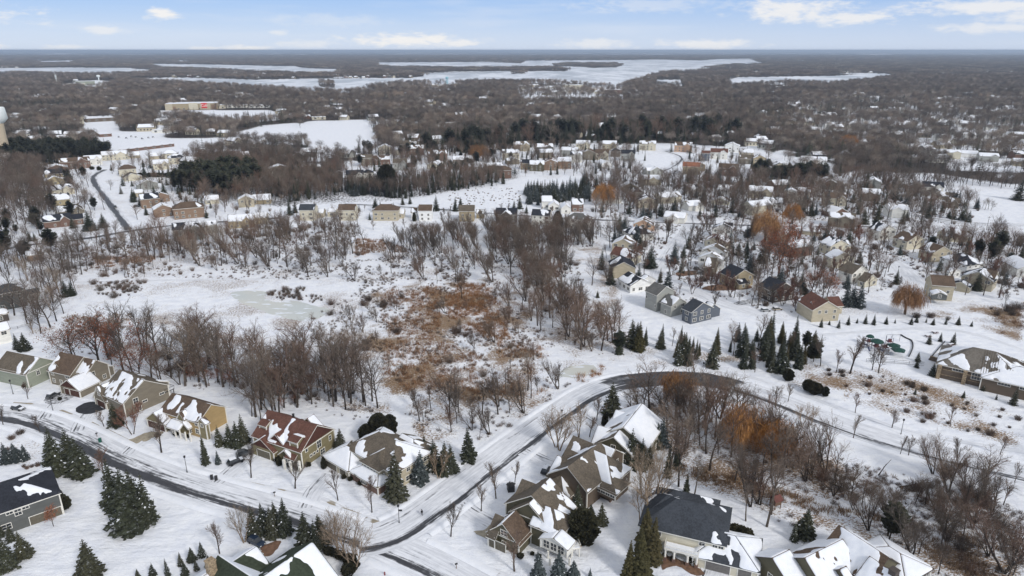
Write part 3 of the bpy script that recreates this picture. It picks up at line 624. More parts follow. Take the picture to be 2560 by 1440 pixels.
for i in range(2): reg('farfir',i,*conifer(140+i,13,5.5,11,7,1.5),13,M_BARK,M_NEEDLE)
def clump(seed,conif=.08):
    r=random.Random(seed); j=MB()
    for k in range(12):
        x,y=r.uniform(-20,20),r.uniform(-20,20); cf=r.random()<conif
        T,C=(conifer(seed*20+k,14,6,6,5,2.0) if cf else cheap_tree(seed*20+k,14,13,150,.34)); n=len(j.v)
        for X,mi in ((T,0),(C,1 if not cf else 2)):
            n=len(j.v); j.v+=[(a+x,b+y,c) for a,b,c in X.v]; j.f+=[tuple(q+n for q in f) for f in X.f]; j.m+=[mi]*len(X.f)
    return j
CLUMPS=[clump(150+i,.05 if i<4 else .35).mesh('forest_clump',[M_BARK,M_FARTWIG,M_NEEDLE]) for i in range(5)]
REEDM=[tuft(160+i,1.7,18,.10,.9).mesh('reed_tuft',M_REED) for i in range(3)]; GRASSM=[tuft(165+i,1.35,18,.13,.9).mesh('grass_tuft',M_REED2) for i in range(3)]
BRUSHM=[bush(170+i,1.2,2.0,46,.05,.6).mesh('brush',M_BRUSH) for i in range(3)]
def scatter(name,meshes,P,rot,scl,idx,label=None):
    """one stuff object: a point per plant, instanced by a node group"""
    if len(P)==0: return
    P=np.asarray(P,np.float32); col=bpy.data.collections.new(name+'_kinds')
    for i,me in enumerate(meshes):
        o=bpy.data.objects.new('%s_%02d'%(name,i),me); col.objects.link(o)
    me=bpy.data.meshes.new(name); me.vertices.add(len(P)); me.vertices.foreach_set('co',P.ravel())
    for nm,ty,a,k in (('rot','FLOAT',rot,np.float32),('scl','FLOAT',scl,np.float32),('idx','INT',idx,np.int32)):
        at=me.attributes.new(nm,ty,'POINT'); at.data.foreach_set('value',np.asarray(a,k))
    o=bpy.data.objects.new(name,me); link(o); tag(o,kind='stuff')
    ng=bpy.data.node_groups.new(name,'GeometryNodeTree'); ng.interface.new_socket('Geometry',in_out='INPUT',socket_type='NodeSocketGeometry'); ng.interface.new_socket('Geometry',in_out='OUTPUT',socket_type='NodeSocketGeometry')
    N=ng.nodes.new; gi=N('NodeGroupInput'); go=N('NodeGroupOutput'); ci=N('GeometryNodeCollectionInfo'); ci.inputs['Collection'].default_value=col; ci.inputs['Separate Children'].default_value=True; ci.inputs['Reset Children'].default_value=True
    ip=N('GeometryNodeInstanceOnPoints'); L=ng.links.new
    def at(n,t): 
        a=N('GeometryNodeInputNamedAttribute'); a.data_type=t; a.inputs['Name'].default_value=n; return a.outputs['Attribute']
    cx=N('ShaderNodeCombineXYZ'); L(at('rot','FLOAT'),cx.inputs[2]); er=N('FunctionNodeEulerToRotation'); L(cx.outputs[0],er.inputs[0])
    L(gi.outputs[0],ip.inputs['Points']); L(ci.outputs[0],ip.inputs['Instance']); ip.inputs['Pick Instance'].default_value=True
    L(at('idx','INT'),ip.inputs['Instance Index']); L(er.outputs[0],ip.inputs['Rotation']); L(at('scl','FLOAT'),ip.inputs['Scale']); L(ip.outputs[0],go.inputs[0])
    md=o.modifiers.new('instances','NODES'); md.node_group=ng; return o
# ---------------------------------------------------------------- houses
def siding(name,c): return mat(name,c,.75,.10,.35,scl=(1,1,3))
WALL={k:siding('siding_'+k,c) for k,c in {'taupe':(.20,.175,.135),'olive':(.105,.095,.06),'ochre':(.38,.27,.13),'tan':(.35,.29,.19),'beige':(.44,.39,.29),'cream':(.57,.53,.42),'white':(.72,.71,.66),'sage':(.27,.29,.23),
 'grey':(.33,.335,.31),'dkgrey':(.11,.115,.11),'khaki':(.21,.18,.10),'brown':(.125,.095,.07),'dkbrown':(.075,.062,.055),'peach':(.52,.34,.23),'brick':(.17,.105,.08),'orangebrick':(.24,.165,.115),'blue':(.11,.125,.15),'yellow':(.37,.31,.19),'stone':(.30,.23,.15),'red':(.26,.045,.035),'snowwhite':(.78,.78,.76)}.items()}
def shingle(name,c):
    m,nt,bs=newmat(name); n=nnoise(nt,2.2,5,.7); n2=nnoise(nt,.35,3); a=tuple(x*.72 for x in c); b=tuple(x*1.28 for x in c)
    nt.links.new(nmix(nt,nramp(nt,nmath(nt,'ADD',nmath(nt,'MULTIPLY',n,.7),nmath(nt,'MULTIPLY',n2,.3)),.36,.64),a,b),bs.inputs['Base Color']); bs.inputs['Roughness'].default_value=.9; bs.inputs['Specular IOR Level'].default_value=.15; nbump(nt,bs,n,.3,.05); return m
ROOFM={k:shingle('shingles_'+k,c) for k,c in {'brown':(.115,.082,.060),'taupe':(.125,.105,.082),'red':(.125,.062,.047),'slate':(.050,.056,.066),'black':(.030,.033,.042),'grey':(.125,.125,.12),'orange':(.26,.115,.07),'green':(.040,.050,.034),'bronze':(.155,.14,.12)}.items()}
M_TRIM=mat('white_trim',(.74,.72,.66),.6,.06); M_GLASS=mat('window_glass',(.035,.04,.045),.12,.3,spec=.6); M_DARKDOOR=mat('garage_door_brown',(.085,.04,.028),.7,.2); M_DOORT=mat('garage_door_taupe',(.13,.115,.085),.7,.12); M_DOORG=mat('garage_door_grey',(.15,.14,.13),.7,.12); M_DOORW=mat('garage_door_white',(.62,.60,.55),.7,.08)
M_SCREEN=mat('porch_screen',(.025,.027,.03),.4,.2); M_STONEV=mat('stone_veneer',(.30,.23,.15),.9,.5,3); M_DECK=mat('deck_boards',(.16,.10,.07),.85,.25,3); M_GABLE=mat('gable_shakes',(.075,.030,.022),.8,.2)
M_METAL=mat('dark_metal',(.03,.03,.032),.5,.2); M_WREATH=mat('wreath_green',(.012,.022,.012),.9,.4,8)
_wc={}
def window_meshes(w,h,mt=None):
    k=(round(w,2),round(h,2),mt.name if mt else '')
    if k in _wc: return _wc[k]
    F=MB(); b=.13; d=.09
    F.box(-w/2-b,-d,-b,w/2+b,0.0,0); F.box(-w/2-b,-d,h,w/2+b,0.0,h+b*1.2); F.box(-w/2-b,-d,0,-w/2,0,h); F.box(w/2,-d,0,w/2+b,0,h)
    if w>.9: F.box(-.035,-d+.02,0,.035,0,h)
    if w>2: F.box(-w/4-.03,-d+.02,0,-w/4+.03,0,h); F.box(w/4-.03,-d+.02,0,w/4+.03,0,h)
    if h>1.1: F.box(-w/2,-d+.022,h*.5-.03,w/2,-.001,h*.5+.03)
    P=MB(); P.poly([(-w/2,-.02,0),(w/2,-.02,0),(w/2,-.02,h),(-w/2,-.02,h)])
    _wc[k]=(F.mesh('window_frame',mt or M_TRIM),P.mesh('window_pane',M_GLASS)); return _wc[k]
def door_mesh(w,h,m):
    k=('d',w,h,m.name)
    if k in _wc: return _wc[k]
    F=MB(); F.box(-w/2-.15,-.08,0,-w/2,0,h+.15); F.box(w/2,-.08,0,w/2+.15,0,h+.15); F.box(-w/2,-.08,h,w/2,0,h+.15)
    D=MB(); n=4
    for i in range(n): D.box(-w/2,-.05,h*i/n+.02,w/2,-.01,h*(i+1)/n-.02)
    D.box(-w/2,-.02,0,w/2,-.005,h); _wc[k]=(F.mesh('door_frame',M_TRIM),D.mesh('garage_door',m)); return _wc[k]
def put(name,me,parent,loc,rz): o=bpy.data.objects.new(name,me); link(o,parent); o.location=loc; o.rotation_euler=(0,0,rz); return o
def snow_patch(mb,pts,cov,cell,seed,inset=.25):
    """sheet of snow over part of the planar roof face pts (3D, z up), built by marching squares over a noise field"""
    if cov<=.02: return
    P=[Vector(p) for p in pts]; n=(P[1]-P[0]).cross(P[2]-P[0]).normalized(); n=n if n.z>0 else -n
    u=Vector((0,0,1)).cross(n); u=u.normalized() if u.length>1e-4 else Vector((1,0,0)); v=n.cross(u); v=v if v.z>0 else -v
    o=P[0]; Q=[((p-o).dot(u),(p-o).dot(v)) for p in P]; x0,x1=min(q[0] for q in Q),max(q[0] for q in Q); y0,y1=min(q[1] for q in Q),max(q[1] for q in Q)
    ar=0
    for i in range(len(Q)): ar+=Q[i-1][0]*Q[i][1]-Q[i][0]*Q[i-1][1]
    sg=1 if ar>0 else -1; E=[]
    for i in range(len(Q)):
        a,b=Q[i-1],Q[i]; dx,dy=b[0]-a[0],b[1]-a[1]; l=math.hypot(dx,dy)
        if l>1e-3: E.append((a[0],a[1],-dy/l*sg,dx/l*sg))
    nx=max(2,int((x1-x0)/cell)+1); ny=max(2,int((y1-y0)/cell)+1); H_=max(1e-3,y1-y0)
    def fld(x,y):
        d=min((x-a)*nx_+(y-b)*ny_ for a,b,nx_,ny_ in E)-inset*.4
        wx=noise.noise(Vector((x*.22,y*.22,seed)))*1.6; wy=noise.noise(Vector((x*.22+9,y*.22,seed+3)))*1.2
        m=noise.noise(Vector(((x+wx+(y-y0)*.35)*.26,(y+wy)*.13,seed*1.7)))*1.15+.26*noise.noise(Vector((x*.9,y*.55,seed+7)))+.07*noise.noise(Vector((x*2.3,y*1.6,seed+2)))
        g=m+(cov-.5)*1.5+(.12*(.5-(y-y0)/H_))
        return min(d*1.2,g) if cov<.97 else d
    V_=[[fld(x0+i*cell,y0+j*cell) for i in range(nx+1)] for j in range(ny+1)]
    idx={}
    def vt(x,y):
        k=(round(x,3),round(y,3))
        if k not in idx: idx[k]=len(mb.v); p=o+u*x+v*y+Vector((0,0,.03+min(.24,max(0.,fld(x,y))*.6))); mb.v.append(tuple(p))
        return idx[k]
    ed={}; faces=[]
    for j in range(ny):
        for i in range(nx):
            c=[(x0+i*cell,y0+j*cell,V_[j][i]),(x0+(i+1)*cell,y0+j*cell,V_[j][i+1]),(x0+(i+1)*cell,y0+(j+1)*cell,V_[j+1][i+1]),(x0+i*cell,y0+(j+1)*cell,V_[j+1][i])]
            if all(q[2]<=0 for q in c): continue
            f=[]
            for k in range(4):
                a,b=c[k],c[(k+1)%4]
                if a[2]>0: f.append(vt(a[0],a[1]))
                if (a[2]>0)!=(b[2]>0): t=a[2]/(a[2]-b[2]); f.append(vt(a[0]+(b[0]-a[0])*t,a[1]+(b[1]-a[1])*t))
            g=[f[k] for k in range(len(f)) if f[k]!=f[k-1]]
            if len(g)>=3:
                mb.f.append(tuple(g)); mb.m.append(0)
                for k in range(len(g)):
                    e=(g[k-1],g[k]); ed[e]=1
    for a,b in list(ed):
        if (b,a) not in ed:
            n0=len(mb.v); A,B=mb.v[a],mb.v[b]; mb.v+=[(A[0],A[1],A[2]-.06),(B[0],B[1],B[2]-.06)]; mb.f.append((b,a,n0,n0+1)); mb.m.append(0)
def islands(mb):
    par=list(range(len(mb.v)))
    def find(i):
        while par[i]!=i: par[i]=par[par[i]]; i=par[i]
        return i
    for f in mb.f:
        a=find(f[0])
        for i in f[1:]: par[find(i)]=a
    G_={}
    for f in mb.f: G_.setdefault(find(f[0]),[]).append(f)
    out=[]
    for fs in G_.values():
        if len(fs)<14: continue
        m=MB(); ix={}
        for f in fs:
            for i in f:
                if i not in ix: ix[i]=len(m.v); m.v.append(mb.v[i])
            m.f.append(tuple(ix[i] for i in f)); m.m.append(0)
        out.append(m)
    return out
HN=[0]
def house(label,blocks,wall='taupe',roof='brown',cat='house',group=None,name='house',near=False,extras=None,win=True,wsize=(1.15,1.35),trim=None,snapall=True):
    """blocks: dict(r=(x1,y1,x2,y2) ridge ends in the photo, hr ridge height, he eave height, w half depth, e end kinds, s=(near side snow, far side snow))"""
    HN[0]+=1; seed=HN[0]*7.3; r=random.Random(HN[0]*13); B=[]; th0=None
    for b in blocks:
        b=dict(b); z0=b.get('z0',0)
        if 'c' in b: cx,cy,th,Rl=b['c']
        else:
            a=G(b['r'][0],b['r'][1],b['hr']); c=G(b['r'][2],b['r'][3],b['hr']); d=(c-a).xy; th=math.atan2(d.y,d.x); cx,cy=(a.x+c.x)/2,(a.y+c.y)/2; Rl=d.length/2
        if th0 is None: th0=th
        elif b.get('snap',snapall): th=th0+round((th-th0)/(math.pi/2))*math.pi/2
        if 'R' in b: Rl=b['R']
        b.update(cx=cx,cy=cy,th=th,Rl=Rl); B.append(b)
    root=empty(name,(B[0]['cx'],B[0]['cy'],0),0,label,cat,group); ox,oy=B[0]['cx'],B[0]['cy']
    for b in B:
        e=b.get('e','gg'); w=b['w']; Rl=b['Rl']; b['a']=[(Rl+w if e[i]=='h' else Rl-.4) for i in (0,1)]
        OBST.append((b['cx'],b['cy'],max(w+1.5,min(Rl+1,w*1.9)))); 
        for sgn in (-1,1):
            if Rl>w*.8: OBST.append((b['cx']+sgn*math.cos(b['th'])*Rl*.8,b['cy']+sgn*math.sin(b['th'])*Rl*.8,w+1.2))
    def inside(x,y,z,me):
        for b in B:
            if b is me: continue
            dx,dy=x-b['cx'],y-b['cy']; c,s=math.cos(b['th']),math.sin(b['th']); lx,ly=dx*c+dy*s,-dx*s+dy*c
            if -b['a'][0]<lx<b['a'][1] and abs(ly)<b['w'] and b.get('z0',0)-.3<z<b['he']+(b['hr']-b['he'])*(1-abs(ly)/b['w'])+.6: return True
        return False
    cell=.38 if near else .85
    for bi,b in enumerate(B):
        th,w,hr,he,z0=b['th'],b['w'],b['hr'],b['he'],b.get('z0',0); c,s=math.cos(th),math.sin(th); bx,by=b['cx']-ox,b['cy']-oy; a1,a2=b['a']; e=b.get('e','gg'); Rl=b['Rl']
        W=lambda x,y,z: (bx+x*c-y*s,by+x*s+y*c,z)
        wm=WALL[b.get('wall',wall)]; wb=MB(); g=hr-.18; h2=he-.02
        for sy in (1,-1):
            q=[W(-a1,sy*w,z0),W(a2,sy*w,z0),W(a2,sy*w,h2),W(-a1,sy*w,h2)]; wb.poly(q if sy<0 else q[::-1])
        for x,k,sg in ((-a1,0,1),(a2,1,-1)):
            q=[W(x,w,z0),W(x,-w,z0),W(x,-w,h2)]+([W(x,0,g)] if e[k]=='g' else [])+[W(x,w,h2)]
            if e[k]=='g' and b.get('gab'): wb.poly([W(x,w,z0),W(x,-w,z0),W(x,-w,h2),W(x,w,h2)][::sg]); wb.poly([W(x,w,h2),W(x,-w,h2),W(x,0,g)][::sg],1)
            else: wb.poly(q[::sg])
        if z0>.2: wb.poly([W(-a1,w,z0),W(-a1,-w,z0),W(a2,-w,z0),W(a2,w,z0)])
        if b.get('walls',True): wb.build('wall',[wm,M_GABLE],root)
        o=.5 if near or w>4 else .35; k=(hr-he)/w; ze=he-o*k; rb=MB(); xe=[Rl+(w+o if e[i]=='h' else 0) for i in (0,1)]; faces=[]
        for sy in (1,-1):
            q=[W(-xe[0],sy*(w+o),ze),W(xe[1],sy*(w+o),ze),W(Rl,0,hr),W(-Rl,0,hr)]; q=q if sy<0 else q[::-1]; faces.append((q,sy))
        for i,sx in ((0,-1),(1,1)):
            if e[i]=='h': q=[W(sx*xe[i],(w+o),ze),W(sx*xe[i],-(w+o),ze),W(sx*Rl,0,hr)]; q=q if sx<0 else q[::-1]; faces.append((q,0))
        if Rl<.05: faces=[f for f in faces if True]
        for q,_ in faces:
            rb.slab(q,.24,0,1)
        ro=rb.build('roof',[ROOFM[b.get('roof',roof)],trim or M_TRIM],root)
        sn=b.get('s',(.5,.5)); sb=MB()
        for fi,(q,sy) in enumerate(faces):
            P=[Vector(p) for p in q]; nrm=(P[1]-P[0]).cross(P[2]-P[0]); nrm=nrm if nrm.z>0 else -nrm; toward=-(nrm.x*(ox)+nrm.y*(oy))
            cov=sn[0] if toward>0 else sn[1]
            if sy==0: cov=sn[2] if len(sn)>2 else cov
            sb=MB(); snow_patch(sb,q,cov,cell,seed+fi*3.1+bi*11)
            for piece in islands(sb): piece.build('roof_snow',M_ROOFSNOW,ro,True)
        walls=[(0,-w,-math.pi/2,a1+a2,(a2-a1)/2),(0,w,math.pi/2,a1+a2,(a2-a1)/2)]
        WL=[]
        for (lx,ly,L_) in (((a2-a1)/2,-w,a1+a2),((a2-a1)/2,w,a1+a2),(-a1,0,2*w),(a2,0,2*w)):
            nl=(0,-1) if ly<0 else (0,1) if ly>0 else ((-1,0) if lx<0 or lx==-a1 else (1,0))
            if ly==0: nl=(-1,0) if lx==-a1 else (1,0)
            nw=(nl[0]*c-nl[1]*s,nl[0]*s+nl[1]*c); cxw,cyw,_=W(lx,ly,0); WL.append((cxw,cyw,nw,L_,math.atan2(nw[0],-nw[1]),nl))
        used=[]
        def pick(dr):
            d={'L':(-.5,-.86),'R':(.75,-.66),'F':(0,-1),'B':(0,1)}[dr]; return max(WL,key=lambda t:t[2][0]*d[0]+t[2][1]*d[1])
        for gdn in b.get('gd',[]):
            dr,offs,gw,gm=gdn; t=pick(dr); offs=max(-t[3]/2+gw/2+.3,min(t[3]/2-gw/2-.3,offs)); tx,ty=math.cos(t[4]),math.sin(t[4])
            f,d=door_mesh(gw,2.3,gm); fo=put('door_frame',f,root,(t[0]+tx*offs+t[2][0]*.01,t[1]+ty*offs+t[2][1]*.01,z0+.05),t[4]); put('garage_door',d,root,fo.location,t[4]); used.append((t,offs-gw/2-.8,offs+gw/2+.8))
        cw=b.get('wn')
        if cw:
            for dr,offs,z,ww,wh in cw:
                t=pick(dr)
                if abs(offs)+ww/2>t[3]/2-.1: continue
                tx,ty=math.cos(t[4]),math.sin(t[4]); f,p=window_meshes(ww,wh); fo=put('window',f,root,(t[0]+tx*offs+t[2][0]*.01,t[1]+ty*offs+t[2][1]*.01,z),t[4]); po=bpy.data.objects.new('pane',p); link(po,fo)
        if win and b.get('win',not cw):
            lev=[z0+1.0]+([z0+3.75] if he-z0>5 else [])+([z0+6.4] if he-z0>7.6 else []); ww,wh=wsize
            if he-z0<2.6: lev=[z0+.7]; wh=min(wh,1.1)
            for t in WL:
                cam_d=Vector((-(t[0]+ox),-(t[1]+oy))).normalized()
                if t[2][0]*cam_d.x+t[2][1]*cam_d.y<.12: continue
                n=max(1,int((t[3]-1.2)/(2.6 if near else 3.3))); sp=t[3]/n
                for z in lev:
                    for i in range(n):
                        if r.random()<(.12 if near else .2): continue
                        off=-t[3]/2+sp*(i+.5); tx,ty=math.cos(t[4]),math.sin(t[4])
                        if any(u[0] is t and u[1]<off<u[2] and z<3.4 for u in used): continue
                        x,y=t[0]+tx*off,t[1]+ty*off
                        if inside(x+ox+t[2][0]*.6,y+oy+t[2][1]*.6,z+.7,b): continue
                        wv=r.choice((ww,ww,ww*1.7)) if sp>2.4 else ww; f,p=window_meshes(wv,wh); fo=put('window',f,root,(x+t[2][0]*.01,y+t[2][1]*.01,z),t[4]); po=bpy.data.objects.new('pane',p); link(po,fo)
        if near and b.get('walls',True):
            tb=MB()
            for x in (-a1,a2):
                for y in (-w,w):
                    X,Y,_=W(x,y,0)
                    if not inside(X+ox,Y+oy,z0+2,b): cb=MB(); cb.box(-.14,-.14,z0,.14,.14,he-.05); cb.build('corner_board',M_TRIM,root,loc=(X,Y,0)).rotation_euler[2]=th
            if b.get('band'):
                z=b['band']
                for x0_,y0_,x1_,y1_ in ((-a1-.04,-w-.04,a2+.04,-w),(-a1-.04,w,a2+.04,w+.04),(-a1-.04,-w,-a1,w),(a2,-w,a2+.04,w)):
                    tb.box(x0_,y0_,z,x1_,y1_,z+.25,M=Matrix.Translation((bx,by,0))@Matrix.Rotation(th,4,'Z'))
            if tb.f: tb.build('trim_band',M_TRIM,root)
    for ex in (extras or []): ex(root,ox,oy,B)
    return root,B
# small parts that hang on a house
def chimney(px,py,h,wd=1.1,m=None):
    def f(root,ox,oy,B):
        g=G(px,py,h); mb=MB(); mb.box(-wd/2,-wd/2,2,wd/2,wd/2,h); mb.box(-wd/2-.1,-wd/2-.1,h,wd/2+.1,wd/2+.1,h+.2); o=mb.build('chimney',m or M_STONEV,root); o.location=(g.x-ox,g.y-oy,0); o.rotation_euler[2]=B[0]['th']
    return f
def posts(pts,h,z=0,m=None,wd=.3,base=0):
    def f(root,ox,oy,B):
        for px,py in pts:
            g=G(px,py,h); mb=MB(); mb.box(-wd/2,-wd/2,z,wd/2,wd/2,h)
            if base: mb.box(-wd*.8,-wd*.8,z,wd*.8,wd*.8,z+base,1)
            o=mb.build('porch_post',[m or M_TRIM,WALL['brick']],root); o.location=(g.x-ox,g.y-oy,0); o.rotation_euler[2]=B[0]['th']
    return f
def deck(px0,py0,px1,py1,z,wd,m=None,rail=True,snow=True):
    """raised deck between two points of its long centre line"""
    def f(root,ox,oy,B):
        a=G(px0,py0,z); c=G(px1,py1,z); d=(c-a); L_=d.length; th=math.atan2(d.y,d.x); mb=MB(); mb.box(0,-wd/2,-.2,L_,wd/2,0)
        o=mb.build('deck',m or M_DECK,root); o.location=(a.x-ox,a.y-oy,z); o.rotation_euler[2]=th
        if snow: sb=MB(); sb.box(.15,-wd/2+.15,.004,L_-.15,wd/2-.15,.16); q=sb.build('deck_snow',M_ROOFSNOW,o)
        for i in range(2):
            for j in (-1,1):
                pb=MB(); pb.box(-.1,-.1,-z,.1,.1,-.2); q=pb.build('deck_post',m or M_DECK,o); q.location=(.3+i*(L_-.6),j*(wd/2-.2),0)
        if rail:
            rb=MB()
            for j in (-1,1): rb.box(0,j*wd/2-.03,.95,L_,j*wd/2+.03,1.03)
            rb.box(0,-wd/2,.95,.06,wd/2,1.03); rb.box(L_-.06,-wd/2,.95,L_,wd/2,1.03)
            n=int(L_/.5)
            for i in range(n+1):
                for j in (-1,1): rb.box(i*L_/n-.02,j*wd/2-.02,0,i*L_/n+.02,j*wd/2+.02,.95)
            rb.build('railing',M_TRIM if m is M_TRIM else M_METAL,o)
    return f
D=dict
house('sage green house with a white garage front at the left end of the row',[
 D(r=(17,877,99,893),hr=9.3,he=5.4,w=5.6,s=(.32,.25),wn=[('R',-1.5,3.3,1.1,1.5),('R',4.2,1.2,1.1,1.4)],band=5.2),
 D(r=(4,896,36,884),hr=7.2,he=3.0,w=5.2,s=(.25,.8),wall='cream',gd=[('L',0,4.8,M_DOORW)],wn=[('L',0,4.2,1.6,1.2)],snap=True),
 D(r=(60,905,105,915),hr=5.2,he=3.1,w=4.6,s=(.35,.2),win=False)],wall='sage',roof='taupe',near=True)
house('taupe house with brown shingles, rust brown gables and two snowy wings',[
 D(r=(150,879,209,892),hr=9.8,he=5.6,w=5.6,s=(.14,.3)),
 D(r=(205,890,236,901),hr=9.0,he=5.6,w=4.2,s=(.55,.5)),
 D(r=(138,905,168,890),hr=8.2,he=5.6,w=2.3,s=(.5,.4),gab=1,wn=[('L',0,3.6,1.6,1.3),('L',0,1,1.6,1.3)]),
 D(r=(173,951,215,924),hr=6.0,he=3.0,w=4.6,s=(.75,.7),gab=1,gd=[('L',-1.4,2.6,M_DARKDOOR),('L',2.0,4.6,M_DARKDOOR)],win=False),
 D(r=(240,908,262,915),hr=4.6,he=3.2,w=3.0,s=(.98,.98),win=False)],wall='taupe',roof='brown',near=True)
house('large taupe house with a wide four windowed gable and a black drive in front',[
 D(r=(298,923,360,950),hr=10.2,he=5.3,w=7.4,s=(.42,.1),wn=[('R',-3.6,3.4,1.5,1.8),('R',-3.0,.5,1.5,1.4),('R',-.8,2.6,1.5,.7),('R',5.0,2.7,1.5,.7)]),
 D(r=(246,968,283,946),hr=7.6,he=3.2,w=3.4,s=(.5,.35),gd=[('L',.2,4.8,M_DARKDOOR)],wn=[('L',0,4.3,1.3,1.6)]),
 D(r=(279,972,300,958),hr=7.2,he=4.9,w=1.8,s=(.6,.7),wn=[('L',0,4.2,1.1,1.2)]),
 D(r=(300,976,322,961),hr=7.4,he=4.9,w=2.0,s=(.6,.8),wn=[('L',0,3.6,1.3,1.5),('L',0,.9,1.3,1.5)]),
 D(r=(385,950,397,952),hr=6.2,he=4.6,w=3.4,s=(.92,.92),win=False)],wall='taupe',roof='taupe',near=True,
 extras=[deck(402,968,424,976,3.0,3.5,M_METAL)])
house('tan ochre gabled house with brown roof, brown garage doors and a small white porch',[
 D(r=(430,982,528,1011),hr=8.9,he=5.6,w=5.0,s=(.38,.15),wn=[('L',7.0,3.9,.9,1.2),('L',7.0,1.2,1.3,1.5),('L',-.5,3.9,1.5,1.2),('L',2.6,3.9,1.2,1.2)],wall='ochre'),
 D(r=(385,1032,414,1012),hr=6.0,he=3.0,w=4.0,s=(.9,.5),gd=[('L',-1.2,4.8,M_DARKDOOR),('L',2.9,2.4,M_DARKDOOR)],win=False),
 D(r=(455,1055,470,1044),hr=4.9,he=3.3,w=1.9,s=(.9,.6),walls=False),
 D(r=(449,1032,462,1022),hr=7.4,he=5.6,w=1.3,s=(.6,.7),win=False),D(r=(503,1048,508,1040),hr=6.9,he=5.7,w=1.6,s=(.5,.5),wn=[('L',0,4.0,1,1.1)]),
 D(r=(428,1046,462,1056),hr=4.4,he=3.1,w=2.0,s=(.95,.9),walls=False)],wall='khaki',roof='brown',near=True,
 extras=[posts([(448,1074),(462,1080),(474,1082),(436,1070)],3.0,0,M_TRIM,.35)])
house('khaki house with a wide red brown roof, dark red gables and white columned porch',[
 D(r=(669,1024,793,1063),hr=10.4,he=5.7,w=6.6,s=(.30,.15),gab=1,band=5.2,wn=[('R',.3,3.0,1.6,2.4),('R',4.8,2.9,.8,1.5),('R',-3.2,1.9,.7,.7),('R',-1.9,1.9,.7,.7),('R',-.6,1.9,.7,.7),('R',1.4,.3,1.7,1.6),('R',-4.6,4.3,.8,1.0),('L',10.5,4.3,.8,1)]),
 D(r=(651,1098,682,1076),hr=6.3,he=3.3,w=4.3,s=(.25,.75),gab=1,gd=[('L',.3,5.0,M_DOORT)],win=False),
 D(r=(688,1086,717,1064),hr=8.4,he=5.7,w=2.9,s=(.75,.45),gab=1,wn=[('L',0,3.7,1.6,1.5),('L',-1.9,3.9,.7,1.1),('L',1.9,3.9,.7,1.1),('L',.2,.9,1.5,1.7)]),
 D(r=(654,1046,676,1053),hr=9.3,he=8.6,w=1.4,s=(.1,.2),wn=[('L',-1.6,7.6,.6,.5),('L',-.5,7.6,.6,.5),('L',.6,7.6,.6,.5),('L',1.7,7.6,.6,.5)],z0=6.4),
 D(r=(731,1085,755,1093),hr=8.6,he=7.9,w=1.6,s=(.3,.9),wn=[('L',-1.6,6.9,.6,.5),('L',-.5,6.9,.6,.5),('L',.6,6.9,.6,.5),('L',1.7,6.9,.6,.5)],z0=5.8),
 D(r=(709,1126,728,1113),hr=4.9,he=3.2,w=2.1,s=(.7,.6),gab=1,walls=False),
 D(r=(727,1112,752,1121),hr=5.2,he=3.2,w=2.4,s=(.55,.5),walls=False),
 D(r=(783,1034,768,1046),hr=8.9,he=5.4,w=4.2,s=(.9,.9),win=False)],wall='khaki',roof='red',near=True,
 extras=[posts([(709,1149),(725,1154),(747,1153)],3.1,0,M_TRIM,.6),chimney(733,1036,10.8,.4,M_METAL)])
house('beige hip roofed house with brown shingles streaked with snow beside the parkway',[
 D(r=(947,1079,988,1100),hr=9.8,he=5.8,w=6.6,e='hh',s=(.45,.6,.4)),
 D(r=(867,1113,879,1116),hr=5.9,he=3.0,w=4.9,e='hh',s=(.95,.4,.9),gd=[('L',-2.2,4.8,M_DOORT),('L',3,2.6,M_DOORT)],win=False),
 D(r=(952,1128,966,1117),hr=8.2,he=5.8,w=3.6,e='hg',s=(.25,.4,.15),wn=[('L',-2.2,4.1,.8,1.2),('L',-.9,4.1,.8,1.2),('L',.4,4.1,.8,1.2),('L',1.7,4.1,.8,1.2)]),
 D(r=(905,1164,950,1180),hr=4.3,he=2.9,w=2.6,e='hh',s=(.97,.9,.97),wall='brick',wn=[('L',0,.9,2.4,1.4)]),
 D(r=(1003,1083,1036,1096),hr=7.6,he=5.0,w=4.2,e='gh',s=(.75,.5,.6))],wall='beige',roof='taupe',near=True)
